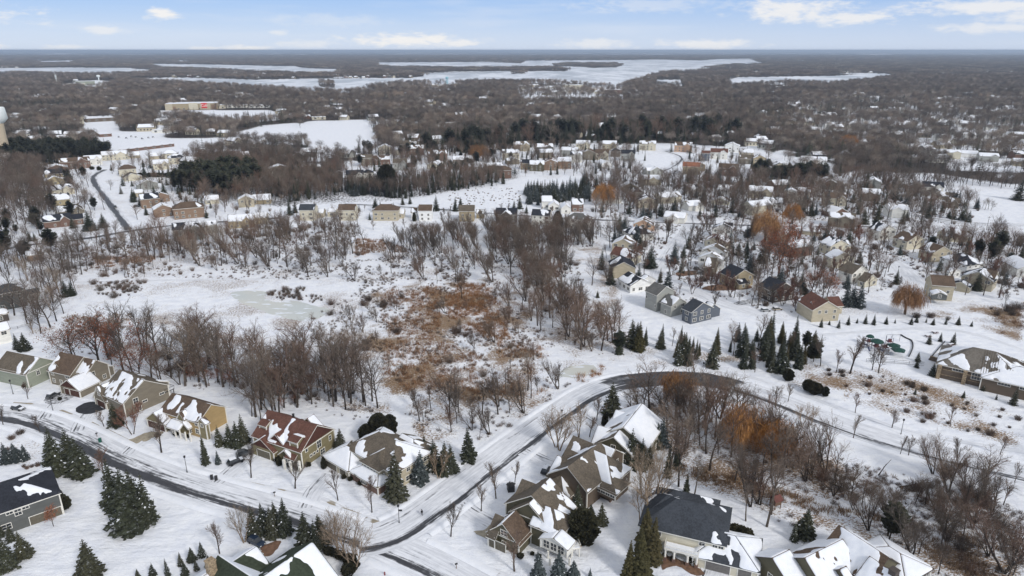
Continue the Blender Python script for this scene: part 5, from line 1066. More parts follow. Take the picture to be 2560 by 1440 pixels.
FAR=[
('big cream house with a navy roof and many dark windows on the hillside',1893,402,1925,440,'cream','black',(.3,.3),'h',15,1),('tall cream gabled house right of the navy roofed one',1925,396,1960,436,'cream','black',(.6,.6),'g',20),
('tan house with an orange red roof below the hill road',1705,398,1750,436,'tan','orange',(.03,.2),'p',-3),('small tan annex right of the orange roofed house',1745,408,1762,428,'tan','taupe',(.9,.7),'g',0),
('brown brick house with a brown roof half hidden by trees',1794,409,1844,440,'brick','brown',(.15,.3),'p',0,1),('white and pale blue house with a dark red roof and balconies',1774,367,1818,398,'white','red',(.03,.2),'p',3,1),
('pale blue wing house with a dark red roof',1752,378,1774,402,'blue','red',(.03,.1),'p',0),('tall white house with a pediment on the hilltop',1811,357,1847,381,'snowwhite','grey',(.7,.6),'g',0),
('low snow roofed bungalow right of the white hilltop house',1846,373,1884,388,'beige','brown',(.9,.9),'p',0),('taupe house with a snow crescent on its roof and a tan gable',1845,388,1882,410,'taupe','taupe',(.45,.4),'p',10),('tan gabled house in front of the dark pines',1880,388,1910,412,'tan','brown',(.5,.5),'g',15),
('white bungalow beside the tall spruce right of the pines',2000,392,2064,414,'snowwhite','brown',(.95,.95),'p',5,1),('cream house with a brown roof behind a big spruce at the hillside end',2055,482,2110,514,'cream','brown',(.2,.3),'p',15,1),
('white cottage with a navy roof at the left of the small close',1707,462,1760,486,'white','black',(.6,.5),'p',0,1),('white house with a curved snow roof in the small close',1792,463,1838,488,'snowwhite','black',(.9,.9),'p',0,1),('long beige house with brick gables in the small close',1868,466,1930,496,'beige','brown',(.8,.9),'p',0,1),
('small cream gabled garage house below the close',1780,492,1822,512,'cream','taupe',(.5,.6),'g',-5),('white house with a half navy half snowy roof below the close',1900,494,1955,520,'snowwhite','black',(.5,.4),'p',5),('white gabled house with two snowy gables right of the close',1960,472,1990,498,'white','taupe',(.9,.9),'g',0),('white house with a tall chimney gable right of the close',1990,470,2024,498,'white','taupe',(.8,.8),'p',0,1),
('low snow covered cottage behind the pines above the cul de sac',2004,566,2046,588,'beige','taupe',(.97,.97),'h',0),
('dark slate roofed farmhouse with white gables on the right hand hill',2300,442,2350,490,'white','black',(.12,.2),'p',12,1),('grey left wing of the farmhouse on the right hand hill',2275,455,2312,482,'grey','slate',(.4,.4),'g',5),('white garage below the slate roofed farmhouse',2325,470,2348,492,'white','slate',(.3,.3),'p',0),('low cream shed with a flat roof right of the farmhouse',2348,482,2392,500,'cream','taupe',(.6,.6),'p',0),('taupe gabled cottage in front of the cream shed',2354,494,2394,520,'taupe','taupe',(.3,.3),'p',0,1),
('white three storey house with a navy roof among small firs',866,414,912,458,'white','black',(.12,.3),'p',0,1),('right tower wing of the white three storey house',908,414,934,456,'white','black',(.2,.4),'h',0),
('small grey house left of the white three storey house',838,428,858,450,'grey','grey',(.5,.5),'g',0),('grey and white house with a taupe roof behind the round evergreen',982,394,1020,426,'grey','taupe',(.15,.3),'p',0,1),('low snow roofed wing right of the grey and white house',1014,400,1040,418,'brick','brown',(.95,.9),'p',0),
('olive taupe house with a grey roof left of the snow lawn',902,382,932,414,'taupe','taupe',(.3,.3),'p',5),('brown roofed house behind the big round evergreen',932,390,976,412,'brick','brown',(.5,.5),'p',8),
('cream gabled house with an arched window above the brown roofs',947,362,980,386,'cream','taupe',(.7,.7),'g',0),('cream garage gable beside the arched window house',985,372,1012,388,'cream','taupe',(.8,.8),'g',0),('brick house with three small gables on the upper close',1014,364,1062,388,'brick','brown',(.6,.6),'p',0,1),('brick house with a steep brown roof streaked with snow',1068,370,1118,402,'brick','brown',(.45,.5),'p',10,1),('long house with wavy snow roofs above the fir belt',1130,390,1184,408,'brown','taupe',(.7,.7),'p',0,1),
('taupe house with stacked snowy gables at the wood corner',1000,344,1044,376,'taupe','taupe',(.45,.5),'p',0,1),('cream gable glimpsed over the stacked gables house',1020,334,1040,350,'cream','brown',(.6,.6),'g',0),
('tan house with an olive roof on the upper hill close',1283,350,1325,378,'beige','taupe',(.55,.5),'p',10,1),('cream and brick house with a spotted grey roof on the upper hill close',1254,372,1300,400,'cream','grey',(.5,.5),'p',0),('dark grey house with white gables behind the round bush',1337,358,1384,384,'dkgrey','brown',(.55,.5),'p',5,1),
('orange tan house with a bright red gable and snowy roof',1361,388,1394,426,'orangebrick','red',(.5,.5),'g',-4),('orange tan right wing with a deck beside the red gable',1392,394,1430,422,'orangebrick','brown',(.85,.8),'p',0),
('brown hip roofed brick house in the trees above the snow field',1240,405,1278,446,'brick','brown',(.04,.1),'h',0),('navy and white cottage right of the brown hip roof',1300,400,1330,424,'tan','black',(.2,.2),'p',0),('white snow roofed cottage below the red gable',1322,402,1362,428,'olive','black',(.85,.8),'p',0,1),
('white grey house with a navy roof right of the red gable',1424,376,1456,406,'white','black',(.5,.4),'p',0,1),('tan house with brown gables right of the hill centre',1457,366,1490,400,'taupe','brown',(.1,.2),'g',-5),('cream house with a balcony right of the brown gables',1486,368,1522,400,'cream','brown',(.12,.3),'p',0,1),('snow roofed house behind the cream balcony house',1438,352,1476,374,'cream','brown',(.95,.9),'p',0,1),('snow roofed beige house above the grey three storey house',1504,350,1542,376,'beige','brown',(.85,.85),'p',0,1),
('grey three storey house with white balconies and a navy roof',1550,362,1588,402,'grey','black',(.03,.1),'p',0,1),('small navy hip roofed annex left of the grey three storey house',1526,372,1550,392,'taupe','black',(.1,.1),'h',0),('cream house left of the hill road top',1596,351,1640,376,'cream','taupe',(.5,.5),'p',0,1),('pink tan gabled house beside the hill road top',1684,353,1730,380,'peach','brown',(.5,.5),'p',0,1),
('snow roofed cottage with a tan gable near the top of the hill road',1552,456,1592,476,'tan','brown',(.95,.9),'g',8),('dark roofed house below the tan gable cottage',1572,470,1606,492,'grey','black',(.35,.3),'p',20),('cream gabled house with a dark garage slot',1590,490,1640,520,'cream','black',(.5,.5),'g',12),
('navy roofed yellow house on the left hill street',117,424,158,450,'yellow','black',(.25,.3),'p',0),('yellow gabled house below the navy roofed one',118,440,160,470,'yellow','taupe',(.6,.6),'g',8),('snowy navy roofed cream house on the left hill street',118,462,184,488,'cream','black',(.65,.6),'p',5,1),('orange walled house under deep snow on the left hill street',130,486,178,522,'yellow','black',(.75,.7),'p',0),('taupe house behind a round bare tree on the left hill street',146,512,208,536,'taupe','taupe',(.75,.8),'p',8,1),('large house with a navy roof in the road corner at the left',114,536,180,568,'brick','black',(.35,.3),'p',3,1),('right wing of the large navy roofed corner house',170,536,210,562,'brick','black',(.15,.3),'p',0),
('brick mansion with layered brown roofs at the top of the left street',155,395,225,422,'brick','brown',(.45,.5),'p',3,1),('brick house with slanted snow stripes left of the mansion',122,411,168,432,'brick','brown',(.8,.7),'g',0),('white snow roofed house right of the brick mansion',214,389,256,412,'white','taupe',(.95,.9),'p',0,1),('long cream house with snow roofs at the top of the left street',258,378,320,400,'cream','taupe',(.9,.9),'p',0,1),('tan extension of the long cream house',312,380,350,396,'beige','taupe',(.85,.8),'p',0),
('cream house with a brown pyramid roof right of the left street',302,413,340,440,'cream','brown',(.06,.2),'h',0),('cream gabled garage right of the pyramid roofed house',312,432,352,452,'cream','taupe',(.3,.4),'g',5),('grey gabled house with a clean pale wall right of the left street',346,449,392,474,'grey','taupe',(.4,.6),'g',8),('flat snow covered garage left of the navy roofed brick house',332,474,360,492,'beige','taupe',(.99,.99),'p',0),
('brick house with navy roofs and three stepped gables',354,484,400,520,'orangebrick','black',(.5,.5),'p',5),('upper stepped brick gable of the navy roofed house',382,480,420,506,'orangebrick','black',(.6,.6),'g',15),('brick garage gable with an arched white window',388,510,432,542,'orangebrick','brown',(.75,.75),'g',5),('brick house with a brown hip roof and white porch',440,498,510,546,'orangebrick','brown',(.2,.2),'h',0,1),
('snow roofed white house with ribbed snow roof above the pine grove',408,376,446,400,'cream','black',(.7,.7),'h',0),('white octagonal roofed house left of the pine grove',424,386,462,410,'cream','black',(.75,.7),'h',5),('cream house below the ribbed snow roofs',384,400,424,424,'cream','taupe',(.95,.9),'p',0,1),('small snow roofed house left of the ribbed roof',374,382,404,398,'beige','taupe',(.95,.9),'p',0),
('long grey house with navy and snowy roofs below the left junction',438,556,515,600,'grey','black',(.5,.5),'p',-6,1),('right garage wing of the long grey house',508,552,546,584,'grey','black',(.75,.6),'p',-6),
('long low cottage with three snow covered roof sections in brown brush',574,536,640,570,'tan','taupe',(.9,.9),'p',-8,1),('right end of the low snow roofed cottage in brown brush',632,532,672,560,'tan','taupe',(.98,.9),'p',-8),
('cream gabled house with red brown garage door under a long snow roof',600,488,636,518,'beige','taupe',(.95,.95),'g',-4),('long snow roofed wing right of the cream garage gable',632,486,680,510,'tan','taupe',(.98,.95),'p',-4),('plain cream storage building with tall pale walls',513,489,549,510,'cream','taupe',(.9,.9),'p',0),('brown gabled house with white rakes alone in the grey wood',676,409,724,442,'taupe','taupe',(.6,.6),'g',10),('small dark cottage in the trees left of the white three storey house',780,412,826,436,'dkgrey','black',(.4,.4),'p',0),
('small brick shed with a flat snowy roof at the left road',70,625,107,652,'orangebrick','taupe',(.6,.6),'p',0),
('grey blue house with hip roofs at the left edge above the wood',0,706,62,772,'dkgrey','slate',(.25,.3),'h',5,1),('rear wing of the grey blue house with a stone chimney',66,722,102,752,'grey','slate',(.4,.4),'p',0),('white sunroom house with a snow sheet at the left edge',-30,808,28,862,'white','brown',(.97,.9),'p',5),('dark timbered house between the grey blue and the white house',-20,772,22,806,'dkbrown','brown',(.4,.4),'p',5)]
for a in FAR:
    l,x0,y0,x1,y1,wl,rf,s,st=a[:9]; F(l,x0,y0,x1,y1,wl,rf,s,st,a[9] if len(a)>9 else 0,None,a[10] if len(a)>10 else 0)
# ---- houses lost in the far woods: same-looking snow roofed houses, one group per district
def far_houses():
    r=random.Random(21); n=0
    areas=[([(1640,505),(2050,520),(2560,600),(2560,690),(2300,600),(2000,690),(1900,640),(1660,560)],8,'snow roofed village house tucked among the right hand yard trees','village houses among the right hand trees',7),
     ([(1480,455),(1700,455),(2250,470),(2250,540),(1700,530),(1500,520)],9,'snow roofed village house on the slope below the hill road','village houses below the hill road',7),
     ([(920,400),(1280,378),(1700,385),(1700,440),(1280,430),(960,425)],7,'snow roofed house packed between the hilltop houses','houses packed on the hilltop',7),
     ([(2000,262),(2200,250),(2540,250),(2560,370),(2300,360),(2020,330)],36,'small snow roofed house in the woods at the upper right','far houses at the upper right',7),
     ([(2370,380),(2550,395),(2550,415),(2380,402)],7,'snow roofed house by the young firs at the right edge','houses by the young firs',9),
     ([(1300,218),(1540,214),(1550,236),(1300,238)],18,'pale building in the small town by the frozen lake','buildings of the lakeside town',9),
     ([(1840,187),(2200,180),(2150,176),(1900,180)],8,'pale house on the shore of the right hand bay','houses on the bay shore',8),
     ([(880,196.5),(1020,196.5),(1040,194.5),(860,194)],8,'pale house on the lake peninsula shore','houses on the peninsula',9),
     ([(395,194),(620,196),(900,193),(400,190)],8,'pale house on the far lake shore','houses on the far lake shore',9),
     ([(1000,235),(1330,260),(1400,300),(1000,290)],11,'snow roofed house in the brown woods behind the fir belt','houses behind the fir belt',8),
     ([(60,230),(700,235),(700,262),(200,262),(60,262)],9,'snow roofed house in the woods at the upper left','far houses at the upper left',8),
     ([(1560,215),(1800,215),(1780,300),(1560,290)],12,'snow roofed house in the woods above the hill','houses in the woods above the hill',8),
     ([(700,285),(940,280),(930,296),(750,298)],8,'snow roofed house along the top of the snow field','houses along the snow field',8)]
    for poly,cnt,label,group,sz in areas:
        xs=[p[0] for p in poly]; ys=[p[1] for p in poly]; k=0; tries=0
        while k<cnt and tries<cnt*30:
            tries+=1; px,py=r.uniform(min(xs),max(xs)),r.uniform(min(ys),max(ys))
            if not inpoly(np.array([px]),np.array([py]),poly)[0]: continue
            g=G(px,py)
            if any(inpoly(np.array([px]),np.array([py]),p)[0] for p in LAKES.values()): continue
            if k<cnt*.6 and tries<cnt*22 and g.y>640 and 'lake' not in label and clearing(g.x,g.y)<.2: continue
            if any((g.x-a)**2+(g.y-b)**2<(q+16)**2 for a,b,q in OBST): continue
            town='town' in label; L_=r.uniform(5.5,8.5)*(1.6 if town else 1.15); w=r.uniform(4.5,6.5)*(1.3 if g.y>1500 else 1); hr=r.uniform(6,9.5)*(1.25 if g.y>1500 else 1)
            th=r.uniform(-.5,.5)+(math.pi/2 if r.random()<.25 else 0); wl=r.choice(['cream','white','beige','taupe','grey','snowwhite','brick'] if not town else ['cream','beige','white','brick'])
            bl=[D(c=(g.x,g.y,th,L_),hr=hr,he=hr-w*.5,w=w,s=(r.uniform(.75,1),r.uniform(.7,1)))]
            if r.random()<.6: bl.append(D(c=(g.x+r.uniform(-4,4),g.y-w*.6,th+math.pi/2,w*.8),hr=hr*.9,he=hr-w*.5,w=3.6,s=(.9,.8)))
            house(label,bl,wl,r.choice(['brown','black','taupe']),group=group,win=False); k+=1
far_houses()
# ---------------------------------------------------------------- planting
CONIF={'spruce','bluespruce','fir','pine','olivepine','farfir'}
SHRUBK={'shrub','thicket','boxball','cedar','evergreen'}
TREES=[]  # (kind, x, y, H, label, group, listed)
def Hpx(px,py,hp):
    g=G(px,py); lo,hi=.3,130
    for _ in range(24):
        m=(lo+hi)/2
        if PJ(g.x,g.y,m)[1]>py-hp: lo=m
        else: hi=m
    return lo
def T_(kind,px,py,hp,label,group=None):
    g=G(px,py); TREES.append((kind,g.x,g.y,Hpx(px,py,hp),label,group,True))
def TL(kind,label,group,pts):
    for p in pts: T_(kind,*p,label,group)
TREE_LIST=[
('spruce','tall dark spruce in the clump of three on the open snow lawn','spruces in the middle of the snow lawn',[(290,1272,125),(325,1322,150),(372,1308,125),(345,1296,120)]),
('spruce','dark spruce in the pair between the street bend and the lawn','spruces inside the street bend',[(150,1180,115),(205,1188,95),(130,1168,80),(178,1160,88)]),
('bluespruce','small bluish spruce beside the shrub bed at the left edge','small spruces at the left edge',[(42,1152,45),(62,1150,38),(18,1157,50)]),
('spruce','broad lone spruce low on the snow lawn near the bottom edge',None,[(225,1441,90)]),
('spruce','bushy spruce below the grey house with the dark hip roof','spruces below the grey house',[(22,1422,80),(62,1392,64),(28,1352,36),(4,1342,36)]),
('spruce','young spruce in the scattered planting on the lawn beside the green roofed house','young spruces beside the green roof',[(420,1442,46),(452,1413,32),(480,1402,34),(505,1391,36),(463,1438,32),(492,1426,30),(523,1418,30),(382,1442,34),(345,1446,24)]),
('spruce','spruce in the row that screens the courtyard from the street','spruces screening the courtyard',[(637,1343,75),(661,1331,72),(682,1341,74),(712,1334,86),(692,1322,70)]),
('spruce','dark spruce beside the green roof ridge at the street','spruces beside the green roof ridge',[(765,1377,95),(788,1378,80),(804,1358,72)]),
('fir','dense dark evergreen in front of the tan gabled house',None,[(515,1160,75)]),
('spruce','spruce in the row between the tan house and the red roofed house','spruces between the tan and red roofed houses',[(549,1114,52),(575,1114,56),(592,1115,60),(611,1108,74)]),
('bluespruce','frosted small spruce beside the dense dark evergreen',None,[(546,1160,34)]),
('spruce','spruce in front of the taupe house with the wide gable',None,[(292,1064,58)]),
('spruce','small spruce alone between the red roof and the hip roofed house',None,[(851,1122,50)]),
('spruce','big dark spruce hiding the corner of the beige hip roofed house',None,[(990,1246,118)]),
('bluespruce','snow dusted evergreen beside the beige hip roofed house',None,[(1050,1205,78)]),
('spruce','spruce in the screen between the beige house and the parkway','spruces beside the parkway',[(1062,1150,62),(1086,1172,72),(1110,1182,78),(1130,1180,70),(1172,1152,84),(1038,1140,50)]),
('spruce','spruce behind the olive house with the screened porch','spruces behind the olive house',[(1441,1290,78),(1478,1293,34),(1505,1309,52)]),
('bluespruce','blue spruce in the row below the screened porch','blue spruces below the screened porch',[(1346,1442,62),(1397,1442,64),(1433,1442,42),(1475,1444,24)]),
('spruce','spruce between the brown house and the tan gabled house behind it','spruces behind the brown house',[(1580,1166,92),(1604,1172,74),(1622,1168,60)]),
('bluespruce','frosted spruce beside the snow covered roof by the parkway',None,[(1651,1116,72)]),
('spruce','spruce between the parkway and the snow covered roof',None,[(1530,1036,80)]),
('cedar','small dark cedar beside the snow covered roof',None,[(1512,1063,28)]),
('olivepine','brownish evergreen in the belt left of the white house with the wreath','evergreens left of the white house',[(1600,1441,130),(1570,1441,90),(1630,1402,110),(1612,1370,100)]),
('fir','narrow dark fir in the wood edge above the white house','firs above the white house',[(1668,1192,92),(1692,1170,80),(1644,1120,62),(1715,1234,50)]),
('spruce','dark spruce of the pair behind the white house garage','spruces behind the white house garage',[(1985,1352,48),(2010,1340,68)]),
('pine','wide dark pine above the brown roofed house at the bottom edge',None,[(2222,1352,98)]),
('spruce','small dark spruce on the bank below the community building','small spruces on the bank',[(2330,940,34),(2420,956,24),(2458,976,26),(2408,994,18),(2490,999,16),(2287,986,16)]),
('spruce','dark green spruce below the brick end of the community building',None,[(2532,1012,46)]),
('spruce','small spruce on the playground lawn beside the picnic tables','small spruces on the playground lawn',[(2291,919,22),(2294,904,24),(2322,860,24),(2350,854,24),(2382,860,30)]),
('evergreen','rusty juniper mound on the bank above the parkway','junipers above the parkway',[(1970,952,28),(2020,978,28),(2045,985,26),(2062,991,24),(2034,986,30)]),
('spruce','small spruce in the long row along the park path','row of small spruces along the park path',[(2052,818,24),(2073,812,12),(2096,820,22),(2120,812,23),(2142,808,14),(2163,809,25),(2184,812,27),(2215,810,20),(2237,808,12),(2277,811,20),(2291,806,18),(2332,812,18),(2315,806,14),(2364,811,20),(2395,812,22),(2428,816,15)]),
('bluespruce','blue spruce in the tall trio left of the weeping willow','blue spruce trio by the willow',[(2115,766,58),(2131,765,52),(2149,769,64)]),
('spruce','spruce in front of the beige house right of the willow',None,[(2441,726,48)]),
('spruce','dark spruce at the snowy back lawn of the left house row','spruces behind the left house row',[(1503,673,54),(1526,711,50),(1494,744,18)]),
('bluespruce','bluish spruce between the slate roofed house and the lane',None,[(1596,706,46)]),
('spruce','spruce in the front yards along the snowy lane','spruces along the snowy lane',[(1625,669,55),(1650,706,36),(1600,622,36)]),
('spruce','spruce beside the cream houses above the rust coloured tree','spruces above the rust coloured tree',[(1846,638,34),(1866,645,46),(1897,652,24)]),
('pine','broad dark pine by the brick shed at the left','pines by the brick shed',[(130,632,64),(22,642,70),(64,648,48),(5,652,60)]),
('spruce','dark spruce beside the road junction at the left','spruces by the left road junction',[(226,576,50),(259,568,36),(184,570,30),(75,602,30),(88,602,22)]),
('spruce','dark spruce by the old beaver meadow edge below the grey house','spruces by the meadow edge',[(165,741,42),(181,739,36),(62,876,44),(44,872,38)]),
('spruce','spruce standing between the houses along the avenue','spruces along the avenue',[(725,538,42),(738,532,30),(1090,527,40),(940,529,36),(951,524,24),(845+92,520,22),(1138,528,36),(1152,522,30),(1007,512,24),(1300,522,34),(1285,520,22),(1025,510,22)]),
('cedar','rounded dark cedar between the houses along the avenue','cedars along the avenue',[(1394,574,46),(1036,553,22)]),
('evergreen','big rounded evergreen beside the white three storey house',None,[(968,478,66)]),
('evergreen','big clipped evergreen with a rust brown side behind the beige house','big evergreens behind the beige house',[(917,1102,40),(948,1098,62),(976,1088,50)]),
('evergreen','dark evergreen mound beside the fire pit of the olive house','evergreens beside the fire pit',[(1455,1356,78),(1436,1330,50)]),
('spruce','spruce on the open ground in front of the slate roofed farmhouse','spruces by the slate farmhouse',[(2383,548,44),(2405,550,50),(2420,555,30),(2355,530,34),(2256,560,40),(2240,500,40),(2210,520,46),(2190,510,40),(2160,560,40),(2320,545,50),(2545,500,55),(2165,470,40),(2180,480,36)]),
('fir','tall fir in the belt of old firs above the hilltop houses','old firs above the hilltop houses',[(1950,480,34),(2100,440,34)]),
('willow','golden willow beside the dark conifers on the hill',None,[(1508,512,58)]),
('willow','wide golden willow above the rust coloured tree',None,[(1912,604,86)]),
('willow','golden weeping willow left of the beige house with the porch',None,[(2262,786,84)]),
('willow','pale golden willow behind the wide golden willow',None,[(1980,560,56)]),
('willow','large golden willow in the wood above the white house',None,[(1848,1118,112)]),
('willow','smaller golden willow at the right of the pair in the wood',None,[(1933,1142,100)]),
('willow','thin golden willow overhanging the parkway bend',None,[(1693,1008,84)]),
('willow','distant golden willow in the grey wood',None,[(2118,372,38)]),
('willow','golden willow behind the hilltop houses',None,[(1196,402,44)]),
('rust','rust leaved oak at the left end of the wood','rust leaved oaks in the left wood',[(185,912,100),(250,918,118),(312,938,118),(352,962,90)]),
('rust','big rust brown maple between the house rows','rust brown maples between the house rows',[(1945,692,118),(1915,662,80),(1968,690,70)]),
('rust','rounded rust brown tree left of the blue spruce trio',None,[(2026,742,62)]),
('orangeleaf','orange leaved tree beside the blue spruce trio',None,[(2067,744,56)]),
('orangeleaf','small orange leaved tree by the grey garage',None,[(134,1316,44)]),
('redtwig','reddish multi stemmed tree in front of the taupe house',None,[(332,1086,72)]),
('redtwig','reddish twiggy tree in a yard by the lane','reddish yard trees by the lane',[(1823,740,36),(1960,760,50),(1910,640,40),(1730,735,44),(1955,765,45),(1990,778,44)]),
('yard','small bare yard tree in front of the tan gabled house',None,[(404,1131,82)]),
('yard','small bare tree beside the taupe house driveway','small bare trees on the left front lawns',[(260,1066,40),(70,997,42),(8,1062,50)]),
('yard','round headed bare tree in front of the red roofed house','round headed trees by the red roofed house',[(628,1194,78),(738,1221,70)]),
('yard','round headed bare tree in front of the beige hip roofed house','round headed trees by the beige house',[(845,1251,76),(930,1281,80),(890,1210,24)]),
('yard','bare street tree beside the parkway near the corner','bare street trees near the corner',[(1127,1341,80),(1240,1246,86),(1287,1211,56),(1203,1278,62)]),
('yard','bare tree in front of the brown garage gable of the olive house',None,[(1286,1428,92)]),
('yard','bare tree at the inner edge of the street bend','bare trees inside the street bend',[(262,1196,66),(100,1080,42)]),
('yard','slim bare tree on the lawn beside the young spruces',None,[(549,1384,80)]),
('birch','pale multi stemmed birch beside the courtyard spruces',None,[(611,1356,86)]),
('birch','pale multi stemmed birch by the street beside the round bushes','pale birches by the round bushes',[(852,1385,100),(884,1428,120),(830,1362,70)]),
('tan','bare pale tree with snow ring beside the parkway','pale trees beside the parkway',[(1398,1126,100),(1390,1118,80),(1447,1094,74)]),
('tan','tall pale bare tree behind the brown house','tall pale trees behind the brown house',[(1606,1246,120),(1626,1302,165),(1600,1300,110)]),
('yard','small bare tree between the parkway and the snow covered roof','small trees by the snow covered roof',[(1492,1051,58),(1474,1092,48)]),
('tan','bare tree beside the spruces at the parkway',None,[(1097,1197,66)]),
('yard','bare street tree on the verge of the curving parkway','bare street trees along the curving parkway',[(1938,1019,52),(2138,1032,50),(2133,1096,54),(2375,1066,46),(2391,1167,64),(2230,1069,46),(2536,1207,46),(2500,1136,46),(2250,1137,46),(2271,1139,44),(1970,1004,42)]),
('tan','tan leafed young tree on the verge of the curving parkway','tan young trees on the parkway verge',[(2005,1068,56),(2028,1063,46)]),
('yard','bare tree on the slope below the playground','bare trees below the playground',[(2090,932,54),(2125,934,88),(2196,932,66),(2180,925,50)]),
('yard','bare tree on the open lawn behind the avenue houses','bare trees behind the avenue houses',[(933,575,24),(986,576,22),(1012,570,22),(1110,572,40),(1120,568,40)]),
]
for a in TREE_LIST: TL(*a)
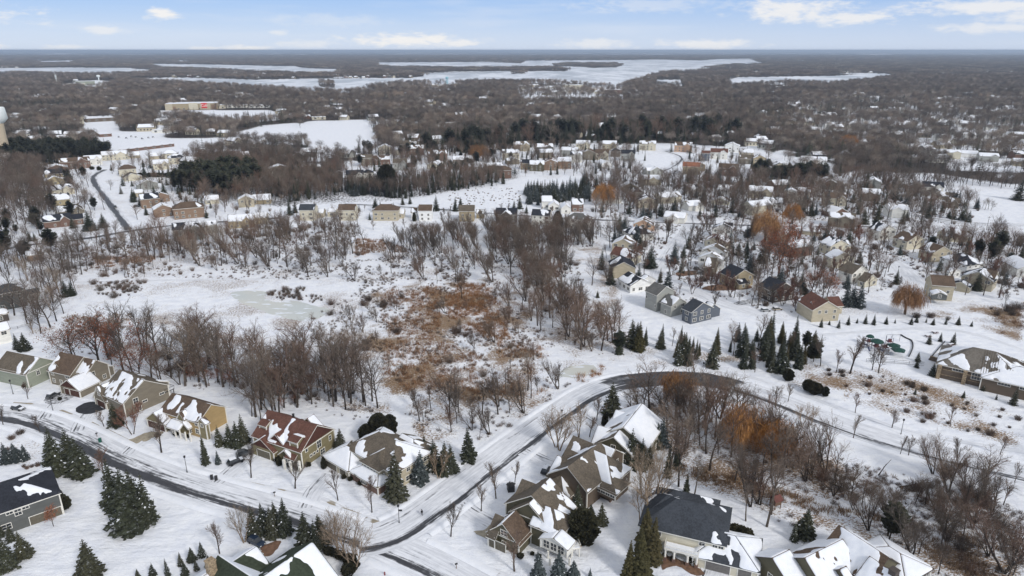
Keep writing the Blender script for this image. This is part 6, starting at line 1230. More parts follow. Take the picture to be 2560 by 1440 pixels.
# stands: outline of the trunks' feet, spacing in metres, kinds, height range, label, group
STANDS=[
([(1980,1115),(2200,1165),(2560,1280),(2560,1470),(2300,1430),(2080,1300),(1960,1240)],9.5,[('yard',3),('tall',3),('lean',2),('shrub',1)],(4,10),'slender sapling scattered through the lower right reed ditch','saplings through the reed ditch'),
([(1500,560),(2050,570),(2560,600),(2560,740),(2290,700),(2000,790),(1730,760),(1600,700)],15,[('thicket',2),('shrub',1),('redtwig',1)],(2.5,6),'brown garden thicket between the right hand village yards','garden thickets between the village yards'),
([(1460,450),(2250,460),(2400,500),(2400,560),(1500,545)],14,[('thicket',3),('spread',1)],(3,8),'brown thicket on the slope between the hillside houses','thickets between the hillside houses'),
([(1700,1240),(1990,1290),(2300,1300),(2560,1390),(2560,1480),(2300,1440),(2100,1320),(1900,1310)],12,[('lean',3),('spread',2),('thicket',2)],(5,13),'bare tree along the lower edge of the reed ditch','trees along the lower reed ditch'),
([(2050,1180),(2300,1225),(2560,1300),(2560,1400),(2300,1330),(2060,1250)],10,[('lean',3),('spread',2),('thicket',2)],(5,12),'twisted tree among the snow drifts of the lower wood','trees among the lower snow drifts'),
([(1000,640),(1240,690),(1420,880),(1300,1000),(1240,930),(1180,860),(1080,720)],24,[('lean',3),('tall',1),('yard',2)],(5,12),'lone thin tree on the snow right of the marsh','lone trees right of the marsh'),
([(400,650),(560,690),(840,690),(1000,700),(960,760),(860,700),(560,700),(380,690)],19,[('lean',2),('yard',2),('thicket',2)],(4,10),'lone small tree along the far meadow trail','lone trees along the meadow trail'),
([(70,862),(200,878),(330,892),(500,918),(700,930),(800,935),(900,962),(975,1005),(945,1045),(890,1052),(820,1034),(720,1010),(600,990),(440,962),(385,932),(270,897),(140,870)],6.0,[('spread',6),('tall',3),('lean',1),('thicket',1)],(12,21),'tall bare tree in the dense wood behind the left row of houses','trees of the wood behind the left houses'),
([(420,905),(640,918),(800,940),(900,985),(860,1015),(720,992),(560,960),(430,940)],8,[('rust',1)],(3,7),'low rust leaved understory oak in the wood behind the left houses','rust leaved understory oaks'),
([(1240,610),(1340,600),(1440,650),(1470,740),(1540,800),(1590,872),(1480,892),(1420,860),(1350,790),(1290,720),(1240,670)],6.6,[('lean',4),('spread',3),('tall',2),('thicket',1)],(9,18),'leaning brown tree in the thicket between the marsh and the lane houses','leaning trees right of the marsh'),
([(1000,1068),(1200,1105),(1290,1075),(1390,1012),(1465,962),(1450,935),(1330,945),(1250,985),(1100,1015),(1000,1035)],7.5,[('tall',3),('lean',2),('yard',3)],(8,14),'slender bare tree between the marsh and the parkway','slender trees between marsh and parkway'),
([(430,620),(560,600),(700,580),(905,578),(900,640),(820,690),(640,690),(520,680)],8.6,[('lean',3),('tall',3),('spread',2),('thicket',1)],(7,17),'thin bare tree on the far shore of the snowy meadow','trees on the far side of the meadow'),
([(1020,600),(1190,575),(1210,620),(1060,650),(980,650)],11,[('lean',4),('tall',2)],(11,16),'slim leaning tree on the lawn edge below the avenue houses','trees below the avenue houses'),
([(1215,568),(1500,585),(1480,620),(1330,612),(1230,625)],8,[('spread',3),('lean',3)],(9,14),'bare tree behind the avenue houses at the thicket edge','trees at the thicket edge'),
([(800,560),(900,560),(900,585),(560,600),(560,575)],9,[('spread',1),('thicket',1)],(7,12),'brown thicket tree in front of the left avenue houses','thicket trees in front of the avenue houses'),
([(120,600),(430,590),(560,600),(430,650),(330,700),(220,690),(120,680)],8,[('spread',3),('tall',3),('thicket',2)],(8,15),'grey bare tree beside the marsh patch at the left','trees beside the left marsh patch'),
([(20,640),(130,650),(180,720),(120,850),(60,860),(40,780),(0,720)],10,[('spread',3),('tall',3),('tan',1)],(9,16),'bare tree around the grey house at the left edge','trees around the grey left house'),
([(1560,1010),(1700,1000),(1760,1040),(1880,1060),(1990,1120),(2060,1165),(1960,1215),(1840,1200),(1720,1170),(1660,1120)],6.8,[('tall',4),('spread',2),('lean',2)],(10,17),'bare tree in the wood between the parkway and the white house','trees of the wood above the white house'),
([(1660,1180),(1760,1205),(1880,1235),(1980,1275),(1990,1330),(1900,1320),(1850,1270),(1700,1230)],8.5,[('tall',3),('lean',2)],(14,20),'tall slim tree behind the white house with the wreath','tall trees behind the white house'),
([(2000,1130),(2150,1170),(2300,1210),(2560,1290),(2560,1350),(2350,1310),(2180,1270),(2040,1220)],8.5,[('spread',2),('lean',3),('thicket',1)],(9,14),'dark twisted tree between the parkway and the brown reed ditch','trees above the reed ditch'),
([(2080,1290),(2240,1330),(2420,1380),(2560,1400),(2560,1440),(2400,1500),(2260,1440),(2180,1370)],10,[('spread',3),('lean',3)],(10,16),'bare tree behind the brown roofed house at the bottom edge','trees at the lower right corner'),
([(1490,862),(1640,850),(1800,855),(1900,862),(2030,855),(2052,895),(1990,910),(1930,940),(1880,930),(1780,922),(1700,905),(1600,895),(1500,893)],6.4,[('spruce',4),('fir',5),('pine',1),('olivepine',2),('bluespruce',1),('tall',1)],(6,13.5),'dark conifer in the belt between the lane houses and the parkway','conifers of the belt above the parkway'),
([(1040,370),(1240,355),(1440,335),(1640,328),(1830,330),(1835,358),(1640,358),(1440,360),(1240,380),(1060,390)],13,[('fir',5),('pine',2),('spread',2)],(15,28),'tall dark fir in the belt above the hilltop houses','fir belt above the hilltop houses'),
([(450,455),(520,440),(625,440),(640,478),(560,492),(450,485)],7.5,[('pine',1)],(15,20),'dark pine in the round grove above the snow roofed cottage','pines of the round grove'),
([(-20,375),(150,372),(270,380),(270,402),(120,415),(-20,405)],8.5,[('pine',2),('fir',1)],(13,18),'dark pine in the plantation below the near water tower','pines below the near water tower'),
([(720,440),(980,455),(1240,432),(1260,462),(1130,480),(1000,498),(880,485),(700,510),(650,480)],6.5,[('fir',2),('tall',4),('spread',2)],(8,14),'bare or fir tree in the belt behind the avenue','tree belt behind the avenue'),
([(1310,480),(1470,470),(1480,505),(1320,515)],8,[('bluespruce',2),('spruce',2)],(9,14),'blue green spruce behind the snow roofed avenue houses','spruces behind the snow roofed houses'),
([(1885,425),(1960,432),(2080,445),(2075,460),(1960,455),(1885,445)],7,[('pine',3),('spread',1)],(11,15),'dark pine beside the road above the right hand houses','pines beside the east road'),
([(860,470),(980,478),(980,492),(860,490)],6,[('bluespruce',1),('fir',1)],(8,11),'small spruce in front of the white three storey house','spruces below the three storey house'),
([(2280,815),(2420,790),(2560,745),(2560,790),(2470,800)],10,[('shrub',3),('thicket',3),('lean',1)],(2.5,8),'brown bush on the bank right of the willow','bushes right of the willow'),
([(1980,1110),(2150,1160),(2560,1270),(2560,1300),(2200,1240),(2000,1190)],9,[('thicket',1)],(3,5),'grey thicket between the parkway and the reed ditch','thickets above the reed ditch'),
([(2010,915),(2170,930),(2400,1000),(2560,1060),(2560,1110),(2300,1050),(2080,970)],7.5,[('shrub',3),('thicket',1)],(1.0,2.8),'brown bush on the snowy bank above the parkway','bushes on the snowy bank'),
([(230,705),(370,712),(330,745),(240,735)],5,[('thicket',1)],(2.5,4.5),'dark bush group at the left end of the meadow','bushes at the left end of the meadow'),
([(668,738),(700,722),(762,722),(768,748),(690,752)],2.6,[('thicket',1)],(2.6,4),'dark bush on the larger island of the frozen pond','bushes on the larger pond island'),
([(742,752),(762,742),(806,742),(808,755),(770,758)],2.6,[('thicket',1)],(2,3),'dark bush on the smaller island of the frozen pond','bushes on the smaller pond island'),
([(770,800),(900,720),(960,740),(980,900),(900,930),(780,860)],15,[('thicket',2),('lean',3),('shrub',2)],(3,9),'bare bush between the frozen pond and the brown marsh','bushes between pond and marsh'),
([(960,720),(1240,720),(1330,860),(1280,1000),(1010,990),(950,870)],26,[('thicket',1),('lean',2),('shrub',1)],(2.5,8),'bare bush standing in the brown marsh','bushes in the brown marsh'),
([(840,640),(1240,640),(1240,710),(1000,700),(840,700)],12,[('lean',3),('thicket',1),('tall',1)],(6,12),'thin tree at the upper edge of the brown marsh','trees above the brown marsh'),
([(1500,570),(2000,580),(2560,600),(2560,740),(2480,760),(2290,700),(2000,790),(1730,760),(1600,700),(1520,640)],14,[('spread',6),('yard',3),('tall',4),('spruce',1),('redtwig',1),('bluespruce',.4)],(8,14),'yard tree among the right hand houses','yard trees among the right hand houses'),
([(1460,450),(1900,450),(2250,460),(2400,490),(2400,560),(1900,560),(1500,540)],11.5,[('spread',9),('tall',4),('spruce',1),('bluespruce',1)],(8,15),'yard tree between the hillside houses','yard trees between the hillside houses'),
([(880,375),(1280,372),(1300,400),(1250,440),(900,440)],12,[('spread',5),('fir',1),('pine',1)],(9,15),'tree between the houses left of the hilltop','trees between the hilltop houses'),
([(1280,370),(1600,372),(1590,400),(1600,440),(1280,440)],13,[('spread',4),('fir',1)],(8,13),'tree between the hilltop houses near the hill road','trees near the hill road'),
([(1700,380),(1900,400),(1900,440),(1700,440)],17,[('spread',3),('fir',1)],(7,12),'tree around the orange roofed house','trees around the orange roofed house'),
([(100,410),(230,410),(220,560),(100,570)],13,[('spread',3),('pine',1),('tall',2)],(8,14),'tree among the houses left of the hill street','trees left of the hill street'),
([(270,420),(440,400),(560,540),(440,545),(330,540)],15,[('spread',3),('spruce',2)],(7,13),'tree among the houses right of the hill street','trees right of the hill street'),
([(700,520),(1500,530),(1500,545),(700,555)],24,[('yard',3),('spruce',1)],(5,8),'small yard tree along the avenue','small yard trees along the avenue'),
([(2050,560),(2560,600),(2560,720),(2480,680),(2300,620)],13,[('spruce',1),('pine',1),('spread',5)],(9,14),'evergreen or bare tree at the right edge of the village','trees at the right edge'),
([(460,490),(700,500),(700,560),(560,580),(460,560)],14,[('spread',3),('thicket',1)],(7,12),'bare tree around the snow roofed cottages','trees around the snow roofed cottages'),
([(0,560),(110,560),(110,600),(0,640)],11,[('spread',2),('pine',1)],(9,14),'tree beside the road at the left edge','trees at the left edge road'),
([(0,420),(110,420),(120,560),(0,560)],7.5,[('spread',3),('tall',2)],(11,16),'grey bare tree in the wood at the left edge','trees of the left edge wood'),
([(440,495),(470,400),(700,400),(860,420),(860,470),(700,500)],8,[('spread',3),('tall',3)],(10,15),'grey bare tree in the wood around the pine grove','trees around the pine grove'),
([(2080,560),(2110,455),(2560,480),(2560,460),(2100,430)],10,[('spread',1)],(9,13),'bare tree on the slope along the east road','trees along the east road'),
]
def near_road(x,y,pad=1.5):
    for P,w in _RL:
        d=np.hypot(P[:,0]-x,P[:,1]-y).min()
        if d<w/2+pad: return True
    return False
_RL=[(np.array([tuple(q) for q in P]),w) for nm,P,w in ROADLINES]
_pond=smooth_poly(POND,3)
def clear(x,y,extra=0):
    px,py=PJ(x,y)
    for ox,oy,r in OBST:
        if (x-ox)**2+(y-oy)**2<(r+extra)**2: return False
    return not near_road(x,y)
def plant():
    for poly,sp,kinds,(h0,h1),label,group in STANDS:
        if 'yard tree' in label: sp*=.72
        P=[G(max(-200,min(2760,x)),max(HOR+4,y)) for x,y in poly]; W=[(p.x,p.y) for p in P]
        x0,x1=min(p[0] for p in W),max(p[0] for p in W); y0,y1=min(p[1] for p in W),max(p[1] for p in W)
        if sp>3 and 'park path' not in label: sp*=.66 if 'thicket between' not in label and 'far shore' not in label else .85
        gx,gy=np.meshgrid(np.arange(x0,x1,sp),np.arange(y0,y1,sp)); gx=gx.ravel()+nrs.uniform(-.5,.5,gx.size)*sp; gy=gy.ravel()+nrs.uniform(-.5,.5,gy.size)*sp
        small='island' in label or 'park path' in label or 'avenue' in label
        fx=np.array([noise.noise(Vector((a*.045,b*.045,4.)))+.5*noise.noise(Vector((a*.13,b*.13,6.))) for a,b in zip(gx,gy)]); fy=np.array([noise.noise(Vector((a*.045+40,b*.045,4.))) for a,b in zip(gx,gy)])
        am=0 if small else min(22,.05*max(x1-x0,y1-y0)+6)
        m=inpoly(gx+fx*am*1.6,gy+fy*am*1.6,W)
        if 'dense wood' in label or 'dark conifer in the belt' in label: fx=fx-.22; am*=.7
        if not small: m&=(nrs.rand(gx.size)<.93-np.clip((fx-.12)*1.8,0,.8))
        ks=[k for k,w in kinds for _ in range(max(1,int(w)))]
        for x,y in zip(gx[m],gy[m]):
            if not clear(x,y): continue
            k=rng.choice(ks); h=rng.uniform(h0*.72,h1*1.04)
            if k in('thicket','shrub'): h=min(h,5)*rng.uniform(.6,1)
            if k in('yard','redtwig','bluespruce','spruce') : h*=.85
            kl={'thicket':'bush','shrub':'bush'}.get(k)
            TREES.append((k,x,y,h,label,group,False))
NICE={'spread':'bare_tree','tall':'bare_tree','lean':'bare_tree','yard':'bare_tree','birch':'birch_tree','tan':'bare_tree','redtwig':'bare_tree','rust':'oak_tree','orangeleaf':'maple_tree','willow':'willow_tree','spruce':'spruce_tree','bluespruce':'spruce_tree','fir':'fir_tree','pine':'pine_tree','olivepine':'pine_tree','cedar':'cedar','evergreen':'evergreen_bush','boxball':'round_bush','shrub':'bush','thicket':'bush','farfir':'fir_tree'}
CN={'spruce':'spruce','bluespruce':'spruce','fir':'fir','pine':'pine','olivepine':'pine'}
def place_all():
    plant()
    fam=lambda k:'c' if k in CONIF else ('s' if k in SHRUBK else 'b')
    ok=[]; rest={'b':[], 'c':[], 's':[]}
    for f,cap in (('b',300),('c',290),('s',180)):
        L=[t for t in TREES if fam(t[0])==f]
        def key(t):
            px,py=PJ(t[1],t[2]); vis=-40<px<2600 and py<1560
            return (0 if vis else 1, 0 if t[6] else 1, -t[3]/depth(t[1],t[2]))
        L.sort(key=key); ok+=L[:cap]; rest[f]=L[cap:]
    cnt={}
    for t in ok:
        if t[4]: cnt[t[4]]=cnt.get(t[4],0)+1
    done={}; ords={}; ORD='first second third fourth fifth sixth seventh eighth ninth tenth eleventh twelfth thirteenth fourteenth fifteenth sixteenth seventeenth eighteenth nineteenth twentieth'.split()
    for t in ok:
        if t[6] and cnt.get(t[4],0)>1: ords.setdefault(t[4],[]).append(t)
    new={}
    for l,L in ords.items():
        L.sort(key=lambda t:PJ(t[1],t[2])[0]); n=len(L)
        for i,t in enumerate(L):
            if i>=20: continue
            s=('left one of two' if i==0 else 'right one of two') if n==2 else ORD[i]+' from left'
            if len(l.split())+len(s.split())<=16: new[id(t)]=l+', '+s
    ext={}
    for t in ok:
        if not t[6]: ext.setdefault(t[5],[]).append(PJ(t[1],t[2]))
    def part(t):
        L=ext[t[5]]; px,py=PJ(t[1],t[2]); xs=sorted(q[0] for q in L); ys=sorted(q[1] for q in L); n=len(L)
        a='left' if px<xs[n//3] else 'right' if px>xs[(2*n)//3] else 'middle'; b='front' if py>ys[n//2] else 'back'; return b+' '+a
    for t_ in ok:
        k,x,y,h,label,group,_=t_
        n=NICE[k]; k0=k; k=k+'_m' if (k+'_m') in V and depth(x,y)>390 else k
        i=rng.randrange(len(V[k])); tm,cm,lm,H,_w=V[k][i]; s=h/H
        k=k0; famlabel=label
        cat={'cedar':'bush','evergreen':'bush','boxball':'bush','shrub':'bush','thicket':'bush'}.get(k,'tree')
        # a stand of mixed kinds: say which kind this one is
        if group and not _:
            if k in CONIF: famlabel=label.split(' ',0)[0]; 
        o=empty(n,(x,y,0),rng.uniform(0,6.28),new.get(id(t_)) or withpart(relabel(k,label,_),None if _ else part(t_)),cat,(group or None) if (group and True) else None)
        if group: o['group']=group+{'c':' (conifers)','s':' (bushes)','b':''}[fam(k)] if not _ else group
        wide={'evergreen':1.0,'thicket':1.25}.get(k,1)
        if k=='lean': o.rotation_euler[2]=rng.uniform(2.4,4.2)
        if k in CONIF: o.rotation_euler[0]=rng.uniform(-.04,.04); o.rotation_euler[1]=rng.uniform(-.04,.04); wide*=rng.uniform(.85,1.2)
        o.scale=(s*wide*rng.uniform(.8,1.22),)*2+(s,)
        for nm,me in (('trunk',tm),('crown' if k not in('shrub','thicket') else 'twigs',cm),('bough_snow' if k in CONIF else 'leaves',lm)):
            if me:
                q=link(bpy.data.objects.new(nm,me),o)
                if nm=='bough_snow': q['kind']='stuff'
    for f,nm in (('b','distant_bare_trees'),('c','distant_conifers'),('s','distant_bushes')):
        L=[(t[0]+'_m' if (t[0]+'_m') in V and depth(t[1],t[2])>390 else t[0],)+t[1:] for t in rest[f]]
        if not L: continue
        kinds=sorted({t[0] for t in L}); ms=[]; base={}
        for k in kinds: base[k]=len(ms); ms+=[v[4] for v in V[k]]
        idx=[base[t[0]]+rng.randrange(len(V[t[0]])) for t in L]; scl=[t[3]/V[t[0]][0][3] for t in L]
        scatter(nm,ms,[(t[1],t[2],0) for t in L],[rng.uniform(2.4,4.2) if t[0][:4]=='lean' else rng.uniform(0,6.28) for t in L],scl,idx)
KW={'spruce':'dark green spruce','bluespruce':'bluish spruce','fir':'narrow dark fir','pine':'broad dark pine','olivepine':'olive brown pine','spread':'wide crowned bare tree','tall':'tall slim bare tree','lean':'leaning multi stemmed bare tree','yard':'small upright bare tree','redtwig':'reddish twiggy tree','rust':'rust leaved oak','thicket':'bare twiggy thicket','shrub':'low bare bush','tan':'pale multi stemmed bare tree'}
def withpart(l,p):
    return l+', '+p if p and len(l.split())<=14 else l
def relabel(k,label,listed):
    if listed: return label
    for w in (' in ',' between ',' on ',' beside ',' behind ',' around ',' among ',' at ',' below ',' above ',' along ',' standing '):
        if w in label: return KW.get(k,'bare tree')+w+label.split(w,1)[1]
    return label
# ---------------------------------------------------------------- the woods that run to the horizon
def far_forest():
    islands=LAND; lakes=list(LAKES.values())
    def sample(y0,y1,sp,W=.93,hood=.16):
        xs=np.arange(-W*y1,W*y1,sp); ysg=np.arange(y0,y1,sp); X,Y=np.meshgrid(xs,ysg); X=X.ravel(); Y=Y.ravel(); m=np.abs(X)<W*Y+60; X,Y=X[m],Y[m]
        X=X+nrs.uniform(-.5,.5,X.size)*sp; Y=Y+nrs.uniform(-.5,.5,Y.size)*sp; px,py=PJ(X,Y); keep=np.ones(X.size,bool)
        for p in lakes: keep&=~inpoly(px,py,p)
        for p in islands: keep|=inpoly(px,py,p)
        jx=np.array([noise.noise(Vector((a*.02,b*.02,5.))) for a,b in zip(X,Y)])
        for p in OPEN: keep&=~inpoly(px+jx*14,py+jx*3,p)
        X,Y,px,py=X[keep],Y[keep],px[keep],py[keep]; keep=np.ones(X.size,bool); g=np.array([clearing(a,b) for a,b in zip(X,Y)])
        keep&=(nrs.rand(X.size)<.96-np.clip((g-.23)*7,0,.93))
        for p in HOODS:
            i=inpoly(px,py,p); hd=.78 if p is HOODS[5] else hood; keep&=~(i&(nrs.rand(X.size)>hd))
        return X[keep],Y[keep],px[keep],py[keep]
    # the same country carries on beyond both sides of the view
    gx,gy=np.meshgrid(np.arange(-900,900,11.),np.arange(110,660,11.)); gx=(gx+nrs.uniform(-5,5,gx.shape)).ravel(); gy=(gy+nrs.uniform(-5,5,gy.shape)).ravel(); px,py=PJ(gx,gy)
    m=((px<-45)|(px>2605))&(np.abs(gx)<gy*1.25+60)&(nrs.rand(gx.size)<.62); gx,gy=gx[m],gy[m]; k=np.array([clear(a,b,2) for a,b in zip(gx,gy)]); gx,gy=gx[k],gy[k]
    mm=[v[4] for v in V['spread']]+[v[4] for v in V['tall']]+[v[4] for v in V['spruce']]; n=gx.size; ii=nrs.randint(0,len(mm)-2,n)
    scatter('woods_at_the_sides',mm,np.stack([gx,gy,0*gx],-1),nrs.uniform(0,6.28,n),nrs.uniform(.5,1.0,n),ii)
    # 620-1600 m: single trees
    out=[]
    X,Y,px,py=sample(640,1600,8.6); nearm=(py<447+14*np.sin(px*.013)+np.array([noise.noise(Vector((a*.03,b*.03,1.)))*16 for a,b in zip(X,Y)]))
    for st in STANDS: nearm&=~inpoly(px,py,st[0])
    X,Y=X[nearm],Y[nearm]
    ob=np.array([(a,b,r) for a,b,r in OBST]) if OBST else np.zeros((0,3))
    if len(ob):
        k=np.ones(X.size,bool)
        for a,b,r in ob:
            if b>500: k&=((X-a)**2+(Y-b)**2>(r+1.5)**2)
        for P,w in _RL:
            for q in P[::3]: k&=((X-q[0])**2+(Y-q[1])**2>(w*.75)**2)
        X,Y=X[k],Y[k]
    cn=np.array([noise.noise(Vector((a*.006,b*.006,9.))) for a,b in zip(X,Y)]); isc=(nrs.rand(X.size)<np.clip(cn*1.3-.10,0.08,.8))
    ms=[v[4] for v in V['far']]+[v[4] for v in V['farfir']]
    idx=np.where(isc,4+nrs.randint(0,2,X.size),nrs.randint(0,4,X.size))
    scatter('woodland',ms,np.stack([X,Y,0*X],-1),nrs.uniform(0,6.28,X.size),np.where(isc,nrs.uniform(.9,1.5,X.size),nrs.uniform(.7,1.15,X.size)),idx)
    X,Y,px,py=sample(1600,3000,13.5,hood=.45); isc=nrs.rand(X.size)<.15
    idx=np.where(isc,4+nrs.randint(0,2,X.size),nrs.randint(0,4,X.size))
    scatter('woodland_beyond',ms,np.stack([X,Y,0*X],-1),nrs.uniform(0,6.28,X.size),nrs.uniform(.95,1.45,X.size)*(1-.25*isc),idx)
    X1,Y1,_,_=sample(3000,7000,44,hood=1); X2,Y2,_,_=sample(7000,15000,95,hood=1); X=np.r_[X1,X2]; Y=np.r_[Y1,Y2]
    s=np.r_[nrs.uniform(.9,1.25,X1.size),nrs.uniform(1.2,1.7,X2.size)]
    scatter('distant_forest',CLUMPS,np.stack([X,Y,0*X],-1),nrs.uniform(0,6.28,X.size),s,nrs.choice(5,X.size,p=[.22,.22,.2,.18,.18]))
def distant_houses():
    ms=[]
    for i,(wl,rf) in enumerate((('cream','brown'),('white','black'),('taupe','brown'),('beige','taupe'),('grey','black'))):
        m=MB(); L_,w,he,hr=7.5+i%2*2,5.2,4.6,7.8
        m.box(-L_,-w,0,L_,w,he,0); m.poly([(-L_,-w,he),(-L_,0,hr-.1),(-L_,w,he)][::-1],0); m.poly([(L_,-w,he),(L_,w,he),(L_,0,hr-.1)],0)
        for sy in (-1,1):
            q=[(-L_-.4,sy*(w+.5),he-.3),(L_+.4,sy*(w+.5),he-.3),(L_+.4,0,hr),(-L_-.4,0,hr)]; q=q if sy<0 else q[::-1]; m.slab(q,.2,1,1)
            q=[(-L_*.9,sy*(w+.2)*(1 if i%2 else .8),he-.05+(0 if i%2 else .55)),(L_*(.5 if i==2 else .95),sy*(w+.2),he-.05),(L_*.9,sy*.3,hr+.0),(-L_*.8,sy*.4,hr-.05)]; q=[(a,b,c+.14) for a,b,c in (q if sy<0 else q[::-1])]; m.slab(q,.1,2,2)
        for x in (-5,-1.5,2,5.5): m.box(x-.7,-w-.05,1.2,x+.7,-w+.02,2.8,3)
        ms.append(m.mesh('distant_house',[WALL[wl],ROOFM[rf],M_ROOFSNOW,M_GLASS]))
    P=[]; r=random.Random(77); tries=0
    while len(P)<520 and tries<60000:
        tries+=1; y=math.exp(r.uniform(math.log(690),math.log(5200))); x=r.uniform(-.8,.8)*y; px,py=PJ(x,y); a=np.array([px]); b=np.array([py])
        if any(inpoly(a,b,q)[0] for q in LAKES.values()) or any(inpoly(a,b,q)[0] for q in OPEN) or any(inpoly(a,b,q)[0] for q in HOODS[:4]): continue
        if clearing(x,y)<(.22 if tries%3 else .05 if y<1500 else .2): continue
        if any((x-q[0])**2+(y-q[1])**2<500 for q in P[-200:]) or any((x-a_)**2+(y-b_)**2<(c_+10)**2 for a_,b_,c_ in OBST): continue
        P.append((x,y,0)); OBST.append((x,y,7)) if y<1500 else None
    n=len(P); scatter('distant_houses',ms,P,nrs.uniform(-.6,.6,n)+np.where(nrs.rand(n)<.25,1.57,0),nrs.uniform(.9,1.25,n),nrs.randint(0,5,n))
def ground_plants():
    ps=[];gr=[]
    for poly,dens,var in REEDS:
        W=[tuple(G(x,y).xy) for x,y in poly]; x0,x1=min(p[0] for p in W),max(p[0] for p in W); y0,y1=min(p[1] for p in W),max(p[1] for p in W)
        n=int((x1-x0)*(y1-y0)*dens/100); X=nrs.uniform(x0,x1,n); Y=nrs.uniform(y0,y1,n); m=inpoly(X,Y,W); X,Y=X[m],Y[m]
        g=np.array([noise.noise(Vector((a*.09,b*.09,1.)))+.6*noise.noise(Vector((a*.3,b*.3,5.))) for a,b in zip(X,Y)]); k=g>-.12+(.12 if dens<28 else -.22); (ps if var==0 else gr).extend(zip(X[k],Y[k]))
    for nm,P,ms in (('marsh_reeds',ps,REEDM),('dry_grass',gr,GRASSM)):
        scatter(nm,ms,[(x,y,0) for x,y in P],nrs.uniform(0,6.28,len(P)),nrs.uniform(.6,1.25,len(P)),nrs.randint(0,3,len(P)))
    # undergrowth in the woods
    pts=[]
    for poly,sp,kinds,hh,label,group in STANDS:
        if not ('wood' in label or 'marsh' in label or 'thicket' in label or 'meadow' in label or 'ditch' in label): continue
        W=[tuple(G(x,max(y,HOR+5)).xy) for x,y in poly]; 
        if min(p[1] for p in W)>480: continue
        x0,x1=min(p[0] for p in W),max(p[0] for p in W); y0,y1=min(p[1] for p in W),max(p[1] for p in W)
        n=int((x1-x0)*(y1-y0)/6); X=nrs.uniform(x0,x1,n); Y=nrs.uniform(y0,y1,n); m=inpoly(X,Y,W)
        for x,y in zip(X[m],Y[m]):
            if noise.noise(Vector((x*.08,y*.08,2.)))>-.15 and clear(x,y,1): pts.append((x,y,0))
    n=len(pts); scatter('undergrowth',BRUSHM,pts,nrs.uniform(0,6.28,n),nrs.uniform(.35,1.15,n),nrs.randint(0,3,n))
# ---------------------------------------------------------------- things standing about
def car_parts(body_m,snow=False,suv=True):
    L_,W_=4.7,1.85; H1=.95 if suv else .82; H2=1.75 if suv else 1.42
    b=MB(); prof=[(-L_/2,.35),(-L_/2+.05,H1*.85),(-L_/2+.5,H1),(L_/2-.9,H1*.97),(L_/2-.12,H1*.78),(L_/2,.4)]
    n=len(prof)
    for y in (-W_/2,W_/2): b.poly([(x,y,z) for x,z in (prof if y>0 else prof[::-1])])
    for i in range(n): (x0,z0),(x1,z1)=prof[i],prof[(i+1)%n]; b.poly([(x0,-W_/2,z0),(x0,W_/2,z0),(x1,W_/2,z1),(x1,-W_/2,z1)][::-1])
    c=MB(); f=[(-L_/2+.25,H1),(-L_/2+.6,H2-.08),(L_/2-2.2,H2-.08),(L_/2-1.35,H1)]; w1,w2=W_/2-.06,W_/2-.24
    lo=[(f[0][0],-w1),(f[3][0],-w1),(f[3][0],w1),(f[0][0],w1)]; hi=[(f[1][0],-w2),(f[2][0],-w2),(f[2][0],w2),(f[1][0],w2)]
    P=[(x,y,H1) for x,y in lo]; Q=[(x,y,H2-.08) for x,y in hi]
    for i in range(4): j=(i+1)%4; c.poly([P[i],P[j],Q[j],Q[i]])
    r=MB(); r.slab([(x*1.01,y*1.03,H2) for x,y in hi],.09,0,0)
    s=MB()
    if snow: s.slab([(x*.97,y*.95,H2+.12) for x,y in hi],.12,0,0); s.slab([(f[3][0]+.15,-w1+.1,H1+.09),(L_/2-.35,-w1+.15,H1*.9+.06),(L_/2-.35,w1-.15,H1*.9+.06),(f[3][0]+.15,w1-.1,H1+.09)],.1,0,0)
    wh=MB()
    n=12
    for y0,y1 in ((-.11,.11),):
        ring=[(math.cos(6.283*i/n)*.34,math.sin(6.283*i/n)*.34) for i in range(n)]
        wh.poly([(x,-.11,z) for x,z in ring]); wh.poly([(x,.11,z) for x,z in ring[::-1]])
        for i in range(n): (xa,za),(xb,zb)=ring[i],ring[(i+1)%n]; wh.poly([(xa,-.11,za),(xa,.11,za),(xb,.11,zb),(xb,-.11,zb)])
    hl=MB(); hl.box(-.04,-.2,-.08,.04,.2,.08)
    return b,c,r,s,wh,hl
M_TYRE=mat('tyre_rubber',(.015,.015,.016),.8,.1); M_LAMPG=mat('headlight_glass',(.6,.6,.58),.2,.1); PAINT={k:mat('car_paint_'+k,c,.3,.05,spec=.5) for k,c in {'black':(.012,.013,.016),'navy':(.018,.03,.055),'silver':(.36,.37,.38),'beige':(.38,.33,.26),'grey':(.08,.085,.09),'white':(.6,.6,.6),'red':(.2,.02,.02)}.items()}
_cm={}
